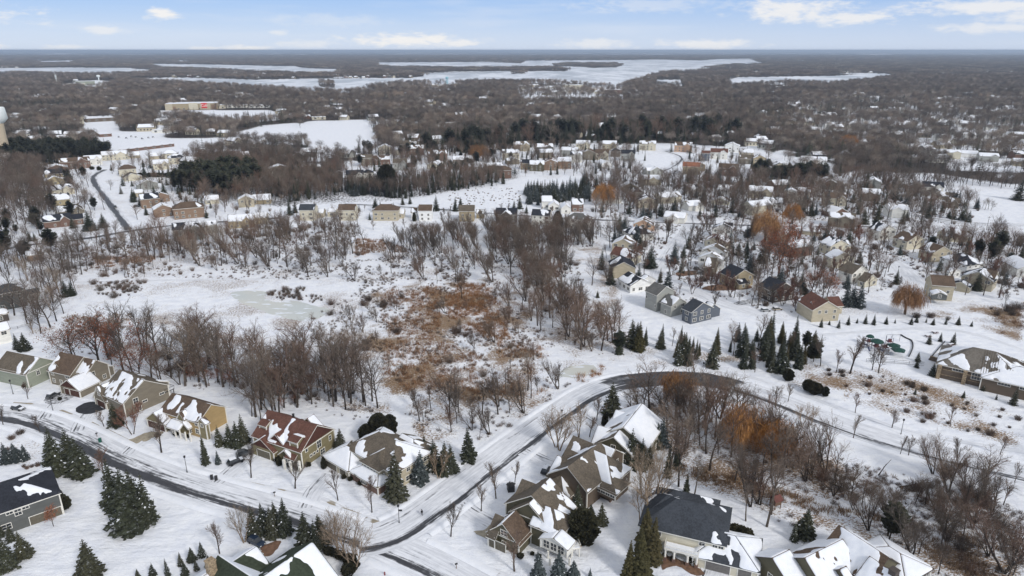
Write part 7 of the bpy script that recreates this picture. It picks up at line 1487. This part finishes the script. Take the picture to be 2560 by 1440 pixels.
def car(px,py,dx,dy,colour,label,snow=False,suv=True,group=None,name='parked_car'):
    k=(colour,snow,suv)
    if k not in _cm:
        b,c,r,s,wh,hl=car_parts(None,snow,suv); _cm[k]=[b.mesh('car_body',PAINT[colour]),c.mesh('car_windows',M_GLASS),r.mesh('car_roof',PAINT[colour]),s.mesh('car_snow',M_ROOFSNOW) if snow else None,wh.mesh('wheel',M_TYRE),hl.mesh('headlight',M_LAMPG)]
    g=G(px,py); q=G(px+dx,py+dy); th=math.atan2(q.y-g.y,q.x-g.x); o=empty(name,(g.x,g.y,0.06),th,label,'car',group); m=_cm[k]
    for nm,me in (('body',m[0]),('windows',m[1]),('roof',m[2]),('snow_cover',m[3])):
        if me: link(bpy.data.objects.new(nm,me),o)
    for x in (-1.45,1.45):
        for y in (-.86,.86): w=link(bpy.data.objects.new('wheel',m[4]),o); w.location=(x,y,.34)
    for y in (-.6,.6): w=link(bpy.data.objects.new('headlight',m[5]),o); w.location=(2.3,y,.66)
    OBST.append((g.x,g.y,3)); return o
car(590,1158,30,-12,'black','dark snow speckled car on the drive of the red roofed house',True)
car(612,1137,30,-8,'grey','grey car close to the garage of the red roofed house')
car(642,1360,26,14,'navy','dark navy car in the brown paved courtyard')
car(46,1024,30,6,'grey','snow dusted car parked at the left bend of the street',True,False)
car(1366,1178,8,-12,'black','black car under snow patches beside the brown shingled house',True)
car(134,992,24,-14,'grey','large grey pickup under a snow cover on the slushy drive',True)
car(1914,778,30,-2,'silver','silver grey car on the snow beside the dark brown house',True,False)
car(1943,775,30,-2,'beige','pale beige car beside the silver grey car',True,False)
car(1743,676,10,4,'black','black car on the brown drive of the inner lane row')
car(1752,685,26,3,'silver','snow covered silver car below the black car on the lane drive',True,False)
car(289,520,12,14,'black','small dark car parked on the left hill street')
car(342,518,22,-2,'grey','dark car in the yard of the navy roofed brick house')
car(1333,391,14,-5,'white','snow covered white car on the hill close',True)
car(2224,622,14,6,'grey','dark car in front of the second cul de sac house')
for i in range(16):
    car(615+i*8.2+rng.uniform(-1,1),349-(i%2)*3.2-i*.25,2,6,rng.choice(['black','grey','silver','white','navy','red']),'snow dusted car in the parking lot row below the snow field',True,group='cars in the far parking lot')
for i in range(14):
    car(300+(i%7)*14+rng.uniform(-3,3),318+(i//7)*27+rng.uniform(-3,3),6,2,rng.choice(['black','grey','silver','white']),'tiny parked car among the flat snowy store yards',True,group='cars in the store yards')
# street lamps
pole=MB(); pole.tube((0,0,0),(0,0,4.6),.09,.06,6); pole.tube((0,0,0),(0,0,.6),.16,.12,6); POLE=pole.mesh('lamp_pole',M_METAL)
lan=MB(); lan.lathe([(.10,0),(.26,.12),(.30,.55),(.34,.58),(.05,.82)],8); LAN=lan.mesh('lantern',M_METAL)
for px,py,lab in ((468,1181,'black lantern lamp post on the snow verge below the tan house'),(133,1028,'black lantern lamp post beside the slushy drive'),(33,985,'black lantern lamp post by the sage green house'),(998,1307,'black lantern lamp post at the parkway corner'),(1404,1062,'lamp post on the marsh side verge of the parkway'),(2252,1086,'lamp post on the trail side of the curving parkway'),(1756,939,'lamp post at the top of the parkway bend'),(1640,470,'lamp post below the hill road curve'),(2243,690,'lamp post in the cul de sac circle')):
    g=G(px,py); o=empty('street_lamp',(g.x,g.y,0),0,lab,'street lamp'); link(bpy.data.objects.new('pole',POLE),o); l=link(bpy.data.objects.new('lantern',LAN),o); l.location=(0,0,4.6)
    if px==998:
        for z in (3.4,): a=MB(); a.box(0,-.05,z,.9,.05,z+.5); a.build('sign_blade',M_METAL,o)
# mailboxes
for px,py,lab in ((243,1092,'black mailbox above the green bin'),(687,1241,'black mailbox on the verge below the beige house'),(1141,1421,'black mailbox beside the sidewalk near the bottom edge')):
    g=G(px,py); o=empty('mailbox',(g.x,g.y,0),.5,lab,'mailbox'); p=MB(); p.box(-.06,-.06,0,.06,.06,1.1); p.build('post',M_DECK,o); b=MB(); b.lathe([(.01,-.3),(.2,-.3),(.2,.3),(.01,.3)],8); q=b.build('box',M_METAL,o); q.location=(0,0,1.25); q.rotation_euler=(0,math.pi/2,0)
M_GREENBIN=mat('bin_green',(.015,.10,.07),.5,.1)
for px,py,m,lab in ((251,1105,M_GREENBIN,'green wheeled bin at the kerb below the sidewalk'),(530,1198,M_METAL,'left dark bin of the pair on the verge'),(541,1200,M_METAL,'right dark bin of the pair on the verge')):
    g=G(px,py); o=empty('wheeled_bin',(g.x,g.y,0),.3,lab,'bin'); b=MB(); b.slab([(-.34,-.38,1.15),(.34,-.38,1.15),(.34,.38,1.15),(-.34,.38,1.15)],1.12,0,0); b.build('body',m,o); l=MB(); l.box(-.37,-.42,1.152,.37,.40,1.24); l.build('lid',m,o); w=MB(); w.tube((-.34,.34,.12),(.34,.34,.12),.12,.12,8,cap=True); w.build('wheels',M_TYRE,o)
g=G(962,1437); o=empty('fire_hydrant',(g.x,g.y,0),0,'red fire hydrant on the snow at the bottom edge','fire hydrant'); b=MB(); b.lathe([(.18,0),(.18,.08),(.12,.1),(.12,.6),(.16,.62),(.14,.75),(.03,.85)],8); b.build('body',PAINT['red'],o); b=MB(); b.tube((-.22,0,.48),(.22,0,.48),.06,.06,6,cap=True); b.build('nozzle',PAINT['red'],o)
g=G(1277,1226); o=empty('play_tent',(g.x,g.y,0),.2,'dark green utility box with a pointed cap on the lawn beside the parkway','utility box'); b=MB(); b.box(-.9,-.9,0,.9,.9,1.9); b.build('box',M_METAL,o); b=MB(); b.lathe([(1.4,1.92),(.2,2.6)],4); b.build('cap',M_METAL,o); o.name='utility_box'
# person walking
def person(px,py,face):
    g=G(px,py); o=empty('person',(g.x,g.y,.04),face,'person in dark winter clothes walking on the snowy parkway','person')
    J=[((0,0,.95),.16),((0,0,1.15),.17),((0,0,1.38),.19),((0,0,1.5),.09),((0,0,1.56),.075),
       ((0,.19,1.42),.08),((.06,.26,1.15),.06),((.16,.24,.92),.045),((0,-.19,1.42),.08),((-.08,-.26,1.15),.06),((-.10,-.25,.9),.045),
       ((0,.10,.88),.11),((.14,.10,.5),.075),((.10,.10,.10),.05),((.24,.10,.045),.045),((0,-.10,.88),.11),((-.06,-.10,.5),.075),((-.24,-.10,.12),.05),((-.12,-.10,.045),.045)]
    E=[(0,1),(1,2),(2,3),(3,4),(2,5),(5,6),(6,7),(2,8),(8,9),(9,10),(0,11),(11,12),(12,13),(13,14),(0,15),(15,16),(16,17),(17,18)]
    me=bpy.data.meshes.new('body'); me.from_pydata([j[0] for j in J],E,[]); m=mat('dark_clothes',(.012,.013,.018),.9,.2); me.materials.append(m); b=link(bpy.data.objects.new('body',me),o)
    sk=b.modifiers.new('skin','SKIN'); 
    if not me.skin_vertices: 
        bpy.context.view_layer.objects.active=b
    for i,v in enumerate(me.skin_vertices[0].data if me.skin_vertices else []): v.radius=(J[i][1],J[i][1]); v.use_root=(i==0)
    b.modifiers.new('sub','SUBSURF').levels=1
    hm=MB(); hm.lathe([(.01,-.13),(.07,-.10),(.10,-.02),(.105,.05),(.08,.11),(.01,.14)],10); hm.box(.09,-.015,-.01,.13,.015,.03)
    h=hm.build('head',mat('skin',(.42,.26,.19),.6,.1),o,True); h.location=(.02,0,1.70); hh=MB(); hh.lathe([(.12,.02),(.125,.08),(.09,.15),(.01,.17)],10); q=hh.build('hat',m,o,True); q.location=(.0,0,1.70)
    for y in (.24,-.25):
        k=MB(); x0=.17 if y>0 else -.10; k.box(x0-.04,y-.02,.80,x0+.04,y+.02,.90)
        for f in range(4): k.tube((x0-.03+f*.02,y,.80),(x0-.02+f*.022,y,.72-.01*(f%2)),.011,.009,4)
        k.tube((x0+.03,y,.88),(x0+.075,y,.81),.013,.01,4); k.build('glove',m,o)
person(1055,1289,2.2)
# playground
M_PGREEN=mat('play_green',(.012,.055,.042),.5,.2); M_PRED=mat('play_maroon',(.16,.05,.05),.6,.2); M_PNAVY=mat('play_navy',(.02,.03,.09),.5,.2); M_PTAN=mat('play_tan',(.45,.38,.28),.7,.1)
def umbrella_roof(px,py,h,r,lab):
    g=G(px,py); return g,h,r
def playground():
    g=G(2190,872); o=empty('playground_climber',(g.x,g.y,0),0,'play structure with maroon towers, navy slide and green umbrella roofs','play structure')
    def loc(px,py,z=0): q=G(px,py,z); return (q.x-g.x,q.y-g.y,z)
    def pl(name,px,py,z0,z1,w,m,d=None):
        x,y,_=loc(px,py); b=MB(); b.box(-w/2,-(d or w)/2,z0,w/2,(d or w)/2,z1); b.build(name,m,o).location=(x,y,0)
    for px,py,s in ((2189,874,2.2),(2211,876,2.0),(2222,862,1.8),(2170,862,1.8)):
        pl('platform',px,py,1.4,1.6,s,M_PRED); pl('panel',px,py,1.62,2.5,s*.8,M_PRED,.12); x,y,_=loc(px,py)
        for a in (-1,1):
            for c in (-1,1): b=MB(); b.box(-.06,-.06,0,.06,.06,3.4); b.build('post',M_PNAVY,o).location=(x+a*s/2,y+c*s/2,0)
    for px,py,h,r in ((2189,874,3.4,2.6),(2172,862,3.4,1.6),(2232,880,2.6,2.6),(2243,890,2.4,2.8)):
        x,y,_=loc(px,py); b=MB(); b.lathe([(r,h),(r*.8,h+.45),(r*.4,h+.85),(.05,h+1.05)],8 if h>3 else 5); b.build('umbrella_roof',M_PGREEN,o).location=(x,y,0)
    for a,b_,m in (((2224,862,2.0),(2246,872,.3),M_PNAVY),((2170,866,1.7),(2174,878,.3),M_PNAVY),((2192,872,1.2),(2208,876,1.2),M_PNAVY),((2158,860,1.5),(2170,862,1.5),M_PNAVY)):
        p=loc(*a); q=loc(*b_); t=MB(); t.tube(p,q,.28,.28,6); t.build('slide' if a[2]!=b_[2] else 'bridge',m,o)
playground()
def swing():
    g=G(2236,853); o=empty('swing_set',(g.x,g.y,0),0,'thin grey swing frame behind the play structure','swing set')
    for px in (2214,2229,2248): q=G(px,853); p=MB(); p.tube((q.x-g.x,q.y-g.y,0),(q.x-g.x,q.y-g.y,2.8),.06,.06,5); p.build('post',M_METAL,o)
    a,b=G(2214,853),G(2248,853); p=MB(); p.tube((a.x-g.x,a.y-g.y,2.8),(b.x-g.x,b.y-g.y,2.8),.06,.06,5); p.build('top_bar',M_METAL,o)
swing()
kp=[(2252,838),(2265,846),(2278,852),(2282,866),(2278,880),(2272,892)]; P=spline(kp,1.0); b=MB()
for p,q in zip(P,P[1:]): b.tube((p.x,p.y,.25),(q.x,q.y,.25),.28,.28,4)
b.build('play_border',M_METAL,label='dark curved border rail right of the play structure',cat='border')
M_TABLE=mat('table_maroon',(.14,.05,.04),.6,.2)
for px,py,lab in ((2337,833,'picnic table farthest up the playground lawn'),(2320,842,'picnic table left of the two small spruces'),(2376,864,'maroon picnic table nearest the hall roof'),(2355,888,'maroon picnic table on the lower terrace')):
    g=G(px,py); o=empty('picnic_table',(g.x,g.y,0),.3,lab,'picnic table'); b=MB(); b.box(-1.2,-.45,.72,1.2,.45,.8); b.build('table_top',M_TABLE,o); s=MB(); s.box(-1.1,-.4,.804,1.1,.4,.9); s.build('snow_cover',M_ROOFSNOW,o)
    for y in (-.8,.8): b=MB(); b.box(-1.2,y-.15,.42,1.2,y+.15,.48); b.build('bench_board',M_TABLE,o)
    for x in (-.8,.8): b=MB(); b.box(x-.06,-.85,.3,x+.06,.85,.42); b.box(x-.06,-.08,.0,x+.06,.08,.72); b.build('leg',M_METAL,o)
def fence(label,pts,h,sp,post_m,rails,name='fence',w=.1):
    P=[G(*p) for p in pts]; o=empty(name,(P[0].x,P[0].y,0),0,label,'fence'); b=MB(); 
    pm=MB(); pm.box(-w/2,-w/2,0,w/2,w/2,h); pmesh=pm.mesh('fence_post',post_m); rb=MB()
    for a,c in zip(P,P[1:]):
        L_=(c-a).length; n=max(1,int(L_/sp))
        for i in range(n): q=a.lerp(c,i/n); f=link(bpy.data.objects.new('post',pmesh),o); f.location=(q.x-P[0].x,q.y-P[0].y,0)
        for z in rails:
            r=MB(); r.tube((a.x-P[0].x,a.y-P[0].y,z),(c.x-P[0].x,c.y-P[0].y,z),.05,.05,4); r.build('rail',post_m,o)
fence('thin mesh fence along the lower edge of the playground lawn',[(2165,905),(2235,908),(2310,914)],1.4,4,M_METAL,(.1,.7,1.35),w=.06)
fence('long white rail fence behind the dark hedge at the left',[(330,447),(398,446),(446,447)],1.2,5,M_TRIM,(.5,1.1))
fence('low dark fence by the white sunroom house at the left edge',[(20,826),(45,822),(72,815)],1.1,3,M_METAL,(.5,1.0))
g0,g1=G(2324,900),G(2378,916); o=empty('retaining_wall',(g0.x,g0.y,0),math.atan2(g1.y-g0.y,g1.x-g0.x),'low brown retaining wall running from the terrace to the brick hall','wall'); b=MB(); b.box(0,-.25,0,(g1-g0).length,.25,1.6); b.build('wall_body',WALL['brown'],o); b=MB(); b.box(-.05,-.3,1.602,(g1-g0).length,.3,1.75); b.build('cap_stone',M_STONEV,o)
g0,g1=G(2322,900),G(2362,855); P=[g0.xy,g1.xy]; b=MB(); th=math.atan2(g1.y-g0.y,g1.x-g0.x); b.box(0,-.12,0,(g1-g0).length,.12,.5); o=b.build('terrace_kerb',M_METAL,label='thin dark kerb along the left edge of the hall terrace',cat='kerb'); o.location=(g0.x,g0.y,0); o.rotation_euler[2]=th
# play house and swing posts in the back yards
g=G(1937,1268); o=empty('play_house',(g.x,g.y,0),.4,'small red roofed wooden play house among the tall slim trees','play house'); b=MB(); b.box(-1,-1,1.2,1,1,2.6); b.build('cabin',M_DECK,o); b=MB(); b.slab([(-1.3,-1.3,2.6),(1.3,-1.3,2.6),(1.3,0,3.6),(-1.3,0,3.6)],.1,0,0); b.slab([(-1.3,0,3.6),(1.3,0,3.6),(1.3,1.3,2.6),(-1.3,1.3,2.6)],.1,0,0); b.build('roof',M_TABLE,o)
for x in (-.9,.9):
    for y in (-.9,.9): b=MB(); b.box(x-.08,y-.08,0,x+.08,y+.08,1.2); b.build('leg',M_DECK,o)
g=G(1640,1238); o=empty('swing_set',(g.x,g.y,0),.5,'brown wooden swing frame behind the brown shingled house','swing set')
for x in (-2,2):
    for y in (-.9,.9): b=MB(); b.tube((x,y,0),(x,0,2.6),.07,.07,4); b.build('leg',M_DECK,o)
b=MB(); b.tube((-2.2,0,2.6),(2.2,0,2.6),.08,.08,4); b.build('top_bar',M_DECK,o)
for i,(px,py) in enumerate(((1431,1352),(1442,1350),(1450,1346))):
    g=G(px,py); o=empty('patio_chair',(g.x,g.y,0),i*.8,'dark round backed patio chair by the fire pit, '+('left','middle','right')[i]+' of three','chair'); b=MB(); b.box(-.3,-.3,.35,.3,.3,.42); b.build('seat',M_METAL,o); b=MB(); b.box(-.3,.24,.42,.3,.3,1.05); b.build('backrest',M_METAL,o)
    for x in (-.25,.25):
        for y in (-.25,.25): b=MB(); b.box(x-.03,y-.03,0,x+.03,y+.03,.35); b.build('leg',M_METAL,o)
g=G(1447,1362); b=MB(); b.lathe([(.9,0),(1.0,.45),(.75,.45),(.7,.2)],12); b.build('fire_pit',M_STONEV,label='round stone fire pit beside the screened porch',cat='fire pit').location=(g.x,g.y,0)
# round clipped bushes and low shrubs
def bushes(label,pts,kind,group=None):
    for x,y,h in pts: TREES.append((kind,G(x,y).x,G(x,y).y,Hpx(x,y,h),label,group,True))
bushes('round clipped dark bush near the pale birches at the bottom edge',[(822,1385,16),(836,1389,16),(852,1396,17),(876,1408,20),(884,1422,22),(872,1436,24)],'boxball','round bushes by the birches')
bushes('dark rounded bush in front of the red roofed house',[(728,1168,14),(745,1172,16),(758,1166,13)],'boxball','bushes at the red roofed house')
bushes('upright dark cedar beside the porch of the red roofed house',[(699,1162,22)],'cedar'); bushes('blue grey cedar at the corner of the beige house',[(810,1170,28)],'cedar')
bushes('tall oval cedar right of the grey hip roofed house',[(131,1256,42),(152,1262,38)],'cedar','oval cedars beside the grey house'); bushes('small bushy cedar right of the oval cedars',[(166,1272,30)],'evergreen')
bushes('dark hedge bush behind the garage of the white house',[(1835,1332,20),(1852,1338,22),(1868,1342,18)],'boxball','hedge behind the white house garage')
bushes('round brown bush beside the porch of the white house',[(1738,1404,22)],'boxball'); bushes('reddish round bush at the garage corner of the white house',[(1864,1434,20)],'boxball')
bushes('dark clipped hedge block behind the white rail fence',[(352+i*11,443,11) for i in range(9)],'boxball','clipped hedge behind the rail fence')
bushes('dark round bush at the end of the left hill street',[(230,424,8),(248,426,10)],'boxball','round bushes at the street end')
bushes('brown dry shrub in the planting bed at the left edge',[(60,1168,9),(68,1172,10),(80,1168,9),(95,1165,12),(15,1130,14),(30,1098,14),(52,1085,14)],'shrub','dry shrubs at the left edge')
bushes('small dark foundation shrub against the wall of a near house',[(395,1092,9),(441,1088,9),(470,1094,8),(520,1092,9),(545,1094,8),(690,1152,9),(771,1166,10),(860,1196,9),(876,1201,9),(901,1212,9),(926,1218,9),(1258,1372,9),(1301,1394,10),(1331,1388,9),(1347,1394,8),(1462,1242,9),(1481,1256,9),(1661,1392,9),(1682,1400,9),(1641,1378,9),(1772,1418,9),(318,1040,8),(280,1030,8),(150,1000,7),(60,968,7)],'boxball','foundation shrubs of the near houses')
# fallen logs
for i,(x0,y0,x1,y1) in enumerate(((1965,1105,2018,1155),(2196,1190,2216,1160),(2075,1210,2140,1240),(2250,1220,2330,1208))):
    a,c=G(x0,y0),G(x1,y1); b=MB(); c=c if i!=1 else G(x1,y1,5); b.tube((a.x,a.y,.3),(c.x,c.y,.5 if i!=1 else 5),.22,.08,6); b.tube(a.lerp(c,.6)+Vector((0,0,.4)),a.lerp(c,.8)+Vector((2,1,1.5)),.1,.04,4); b.build('fallen_tree',M_BARK,label=('pale fallen trunk below the smaller golden willow','leaning broken trunk pointing up towards the parkway','short fallen trunk in the middle of the lower wood','long fallen trunk above the reed ditch')[i],cat='fallen tree')
# stones on the snow field
st=MB(); rr=random.Random(5)
for i in range(150):
    g=G(rr.uniform(1120,1305),rr.uniform(470,512)); r=rr.uniform(.3,.9); st.lathe([(r,0),(r*.8,r*.5),(.05,r*.7)],5,0,(g.x,g.y,0))
st.build('field_stones',M_BRUSH,kind='stuff')
# utility poles on the right hand road
for px,py,lab in ((2477,603,'bare utility pole beside the right hand road'),(2466,575,'second utility pole farther along the right hand road'),(2064,548,'thin pole by the shops of the right close')):
    g=G(px,py); o=empty('utility_pole',(g.x,g.y,0),0,lab,'utility pole'); b=MB(); b.tube((0,0,0),(0,0,9),.15,.1,6); b.build('pole',M_BARK,o); b=MB(); b.box(-1,-.06,8.2,1,.06,8.35); b.build('crossarm',M_BARK,o)
# ---------------------------------------------------------------- far landmarks
M_TOWERW=mat('tower_white',(.74,.79,.78),.5,.05); M_TOWERB=mat('tower_blue',(.28,.50,.56),.5,.05); M_COLB=mat('tower_column_tan',(.50,.42,.31),.7,.06); M_LEAFG=mat('tower_leaf_green',(.02,.14,.09),.6,.05)
g=G(15,392); h=Hpx(15,392,124); s=h/50
o=empty('water_tower',(g.x,g.y,0),0,'near white water tower on a tan column cut by the left edge','water tower')
b=MB(); b.lathe([(6.3*s,0),(4.6*s,20*s),(5.0*s,35*s)],20); b.build('column',M_COLB,o,True)
b=MB(); b.lathe([(5.0*s,34*s),(9.6*s,38.5*s),(8.6*s,49*s),(8*s,50*s),(.1,50.6*s)],24); tk=b.build('tank',M_TOWERW,o,True)
b=MB(); z=44.2*s; rad=9.35*s
for k,(w,hh) in enumerate(((1.5,1.6),(1.1,2.6),(.5,3.4))): b.poly([(rad*math.sin(a)*1.01,-rad*math.cos(a)*1.01,z+dz*s) for a,dz in ((.55-w*.1,-1.3),(.55+w*.1,-1.3),(.55+w*.06,hh-1),(.55-w*.06,hh-1))])
b.build('leaf_emblem',M_LEAFG,o)
g=G(250,214); s=Hpx(250,214,27)/40; o=empty('water_tower',(g.x,g.y,0),0,'distant white golf ball water tower above the white complex','water tower'); b=MB(); b.lathe([(3.2*s,0),(1.9*s,6*s),(1.9*s,31*s)],12); b.build('column',M_TOWERW,o,True); b=MB(); b.lathe([(1.9*s,30*s),(6*s,32.5*s),(7.2*s,35.5*s),(5.5*s,38.8*s),(.1,40*s)],16); b.build('tank',M_TOWERW,o,True)
g=G(1118,215); s=Hpx(1118,215,24)/40; o=empty('water_tower',(g.x,g.y,0),0,'pale blue water tower at the lake shore','water tower'); b=MB(); b.lathe([(2.4*s,0),(2.2*s,30*s)],10); b.build('column',M_TOWERB,o,True); b=MB(); b.lathe([(2.2*s,29*s),(6.8*s,32*s),(6.8*s,36*s),(3*s,39*s),(.1,40*s)],14); b.build('tank',M_TOWERB,o,True)
for k in range(5): a=6.283*k/5; b=MB(); b.tube((7*s*math.cos(a),7*s*math.sin(a),0),(6*s*math.cos(a),6*s*math.sin(a),32*s),.5,.4,4); b.build('leg',M_TOWERB,o)
for px,py,hp,lab in ((787,138,8,'tiny white tower on the horizon left of centre'),(1808,139,9,'tiny white tower on the horizon beyond the lake'),(2062,135,5,'tiny white tower on the right horizon')):
    g=G(px,py); hh=Hpx(px,py,hp); b=MB(); b.lathe([(hh*.06,0),(hh*.05,hh*.7),(hh*.16,hh*.78),(hh*.16,hh*.92),(.1,hh)],10); b.build('horizon_tower',M_TOWERW,label=lab,cat='tower').location=(g.x,g.y,0)
g=G(144,216); hh=Hpx(144,216,29); o=empty('radio_mast',(g.x,g.y,0),0,'slim radio mast left of the white complex','radio mast'); b=MB(); b.tube((0,0,0),(0,0,hh),1.3,.6,5); b.build('mast',M_TOWERW,o)
for f in (.72,.86,.97): b=MB(); b.lathe([(3.2,0),(3.2,2.2)],6); q=b.build('antenna_ring',M_TOWERW,o); q.location=(0,0,hh*f-1)
def slabb(label,x0,y0,x1,y1,hp,dep,wall,name='building',snow=True,parts=()):
    """flat roofed building: front base line in the photo, height in pixels, depth in metres"""
    a,c=G(x0,y0),G(x1,y1); h=Hpx(x0,y0,hp); L_=(c-a).length; o=empty(name,(a.x,a.y,0),math.atan2(c.y-a.y,c.x-a.x),label,'building'); b=MB(); b.box(0,0,0,L_,dep,h); b.build('wall',WALL[wall],o); b=MB(); b.box(-.4,-.4,h+.01,L_+.4,dep+.4,h+.5); b.build('parapet',WALL[wall],o); b=MB(); b.box(.4,.4,h+.52,L_-.4,dep-.4,h+.8)
    if snow: b.build('roof_snow',M_ROOFSNOW,o)
    n=int(L_/9)
    for i in range(n):
        f,p=window_meshes(3.2,2.4); w=put('window',f,o,(L_*(i+.5)/n,-.01,1.2),0); q=link(bpy.data.objects.new('pane',p),w)
    for f0,f1,h0,h1,wl,nm in parts: b=MB(); b.box(L_*f0,-1.2,h*h0,L_*f1,-.02,h*h1); b.build(nm,WALL.get(wl) or wl,o)
    OBST.append((a.x,a.y,10)); OBST.append((c.x,c.y,10)); OBST.append(((a.x+c.x)/2,(a.y+c.y)/2,L_*.45)); return o,L_,h
for xa,ya,xb in ((1,1,1),):
    o,L_,h=slabb('long tan supermarket with brick piers and a red sign panel',414,276,545,273,15,45,'tan','store_building',True,[(0,.14,0,1.05,'beige','entrance_bay'),(.45,.62,0,1.15,'cream','entrance_bay'),(.66,.86,0,1.1,'beige','entrance_bay'),(.14,.2,0,.6,'orangebrick','brick_pier'),(.88,.98,0,.8,'orangebrick','brick_pier')])
    b=MB(); b.box(L_*.69,-1.5,h*.25,L_*.80,-1.22,h*1.12); sg=b.build('sign_panel',mat('sign_red',(.62,.03,.03),.5,.03),o)
    cu=bpy.data.curves.new('sign_text','FONT'); cu.body='Cub'; cu.size=h*.62; cu.align_x='CENTER'; cu.extrude=.05; cu.offset=.08; cu.materials.append(M_TRIM); tmp=link(bpy.data.objects.new('sign_text',cu)); dg=bpy.context.evaluated_depsgraph_get(); tm=bpy.data.meshes.new_from_object(tmp.evaluated_get(dg)); bpy.data.objects.remove(tmp); tm.materials.clear(); tm.materials.append(M_TRIM); t=link(bpy.data.objects.new('sign_lettering',tm),o); t.location=(L_*.745,-1.56,h*.5); t.rotation_euler=(math.pi/2,0,0)
slabb('cream shop row right of the supermarket',548,272,566,271,8,30,'cream','store_building'); slabb('long low white shop row with green shadow gap',568,270,618,269,6,25,'white','store_building'); slabb('snow covered shop building at the right end of the shop row',622,270,674,269,6,25,'snowwhite','store_building')
slabb('brick school with a flat snowy roof at the upper left',214,306,290,302,8,45,'brown','school_building'); slabb('long low brick building above the left village',430,371-2,290,392,9,12,'orangebrick','school_building') if 0 else slabb('long low brick building above the left village',288,384,436,366,6,20,'brick','store_building')
slabb('low brick and snow building left of the store yards',250,343,280,341,6,30,'brick','store_building'); slabb('wide white flat building above the store yards',380,333,420,333,7,25,'white','store_building')
slabb('pale green hospital like complex beside the distant white tower',190,213,238,212,9,40,'sage','complex_building'); slabb('lower cream block of the distant white complex',172,216,200,216,7,30,'cream','complex_building'); slabb('white block right of the distant white tower',250,219,270,219,8,30,'white','complex_building')
slabb('long red brick building in the lakeside town',1515,236,1556,236,11,25,'brick','town_building'); slabb('large pale hotel like block in the lakeside town',1414,226,1460,226,13,30,'cream','town_building'); slabb('low pale block right of the hotel in the lakeside town',1480,231,1500,230,8,25,'beige','town_building')
slabb('white farm shed on the top edge of the snow field',780,300,815,299,6,15,'cream','shed_building')
distant_houses(); place_all(); far_forest(); ground_plants()
def build_haze():
    m=bpy.data.materials.new('haze'); m.use_nodes=True; nt=m.node_tree; nt.nodes.clear(); o=nt.nodes.new('ShaderNodeOutputMaterial'); v=nt.nodes.new('ShaderNodeVolumePrincipled')
    v.inputs['Color'].default_value=(.70,.83,1,1); v.inputs['Density'].default_value=HAZE; v.inputs['Anisotropy'].default_value=.2; nt.links.new(v.outputs[0],o.inputs['Volume'])
    mb=MB(); mb.box(-200000,-3000,-1.0,200000,100000,CAMH+6); o=mb.build('haze',m,kind='stuff'); 
HAZE=7e-5
if HAZE: build_haze()
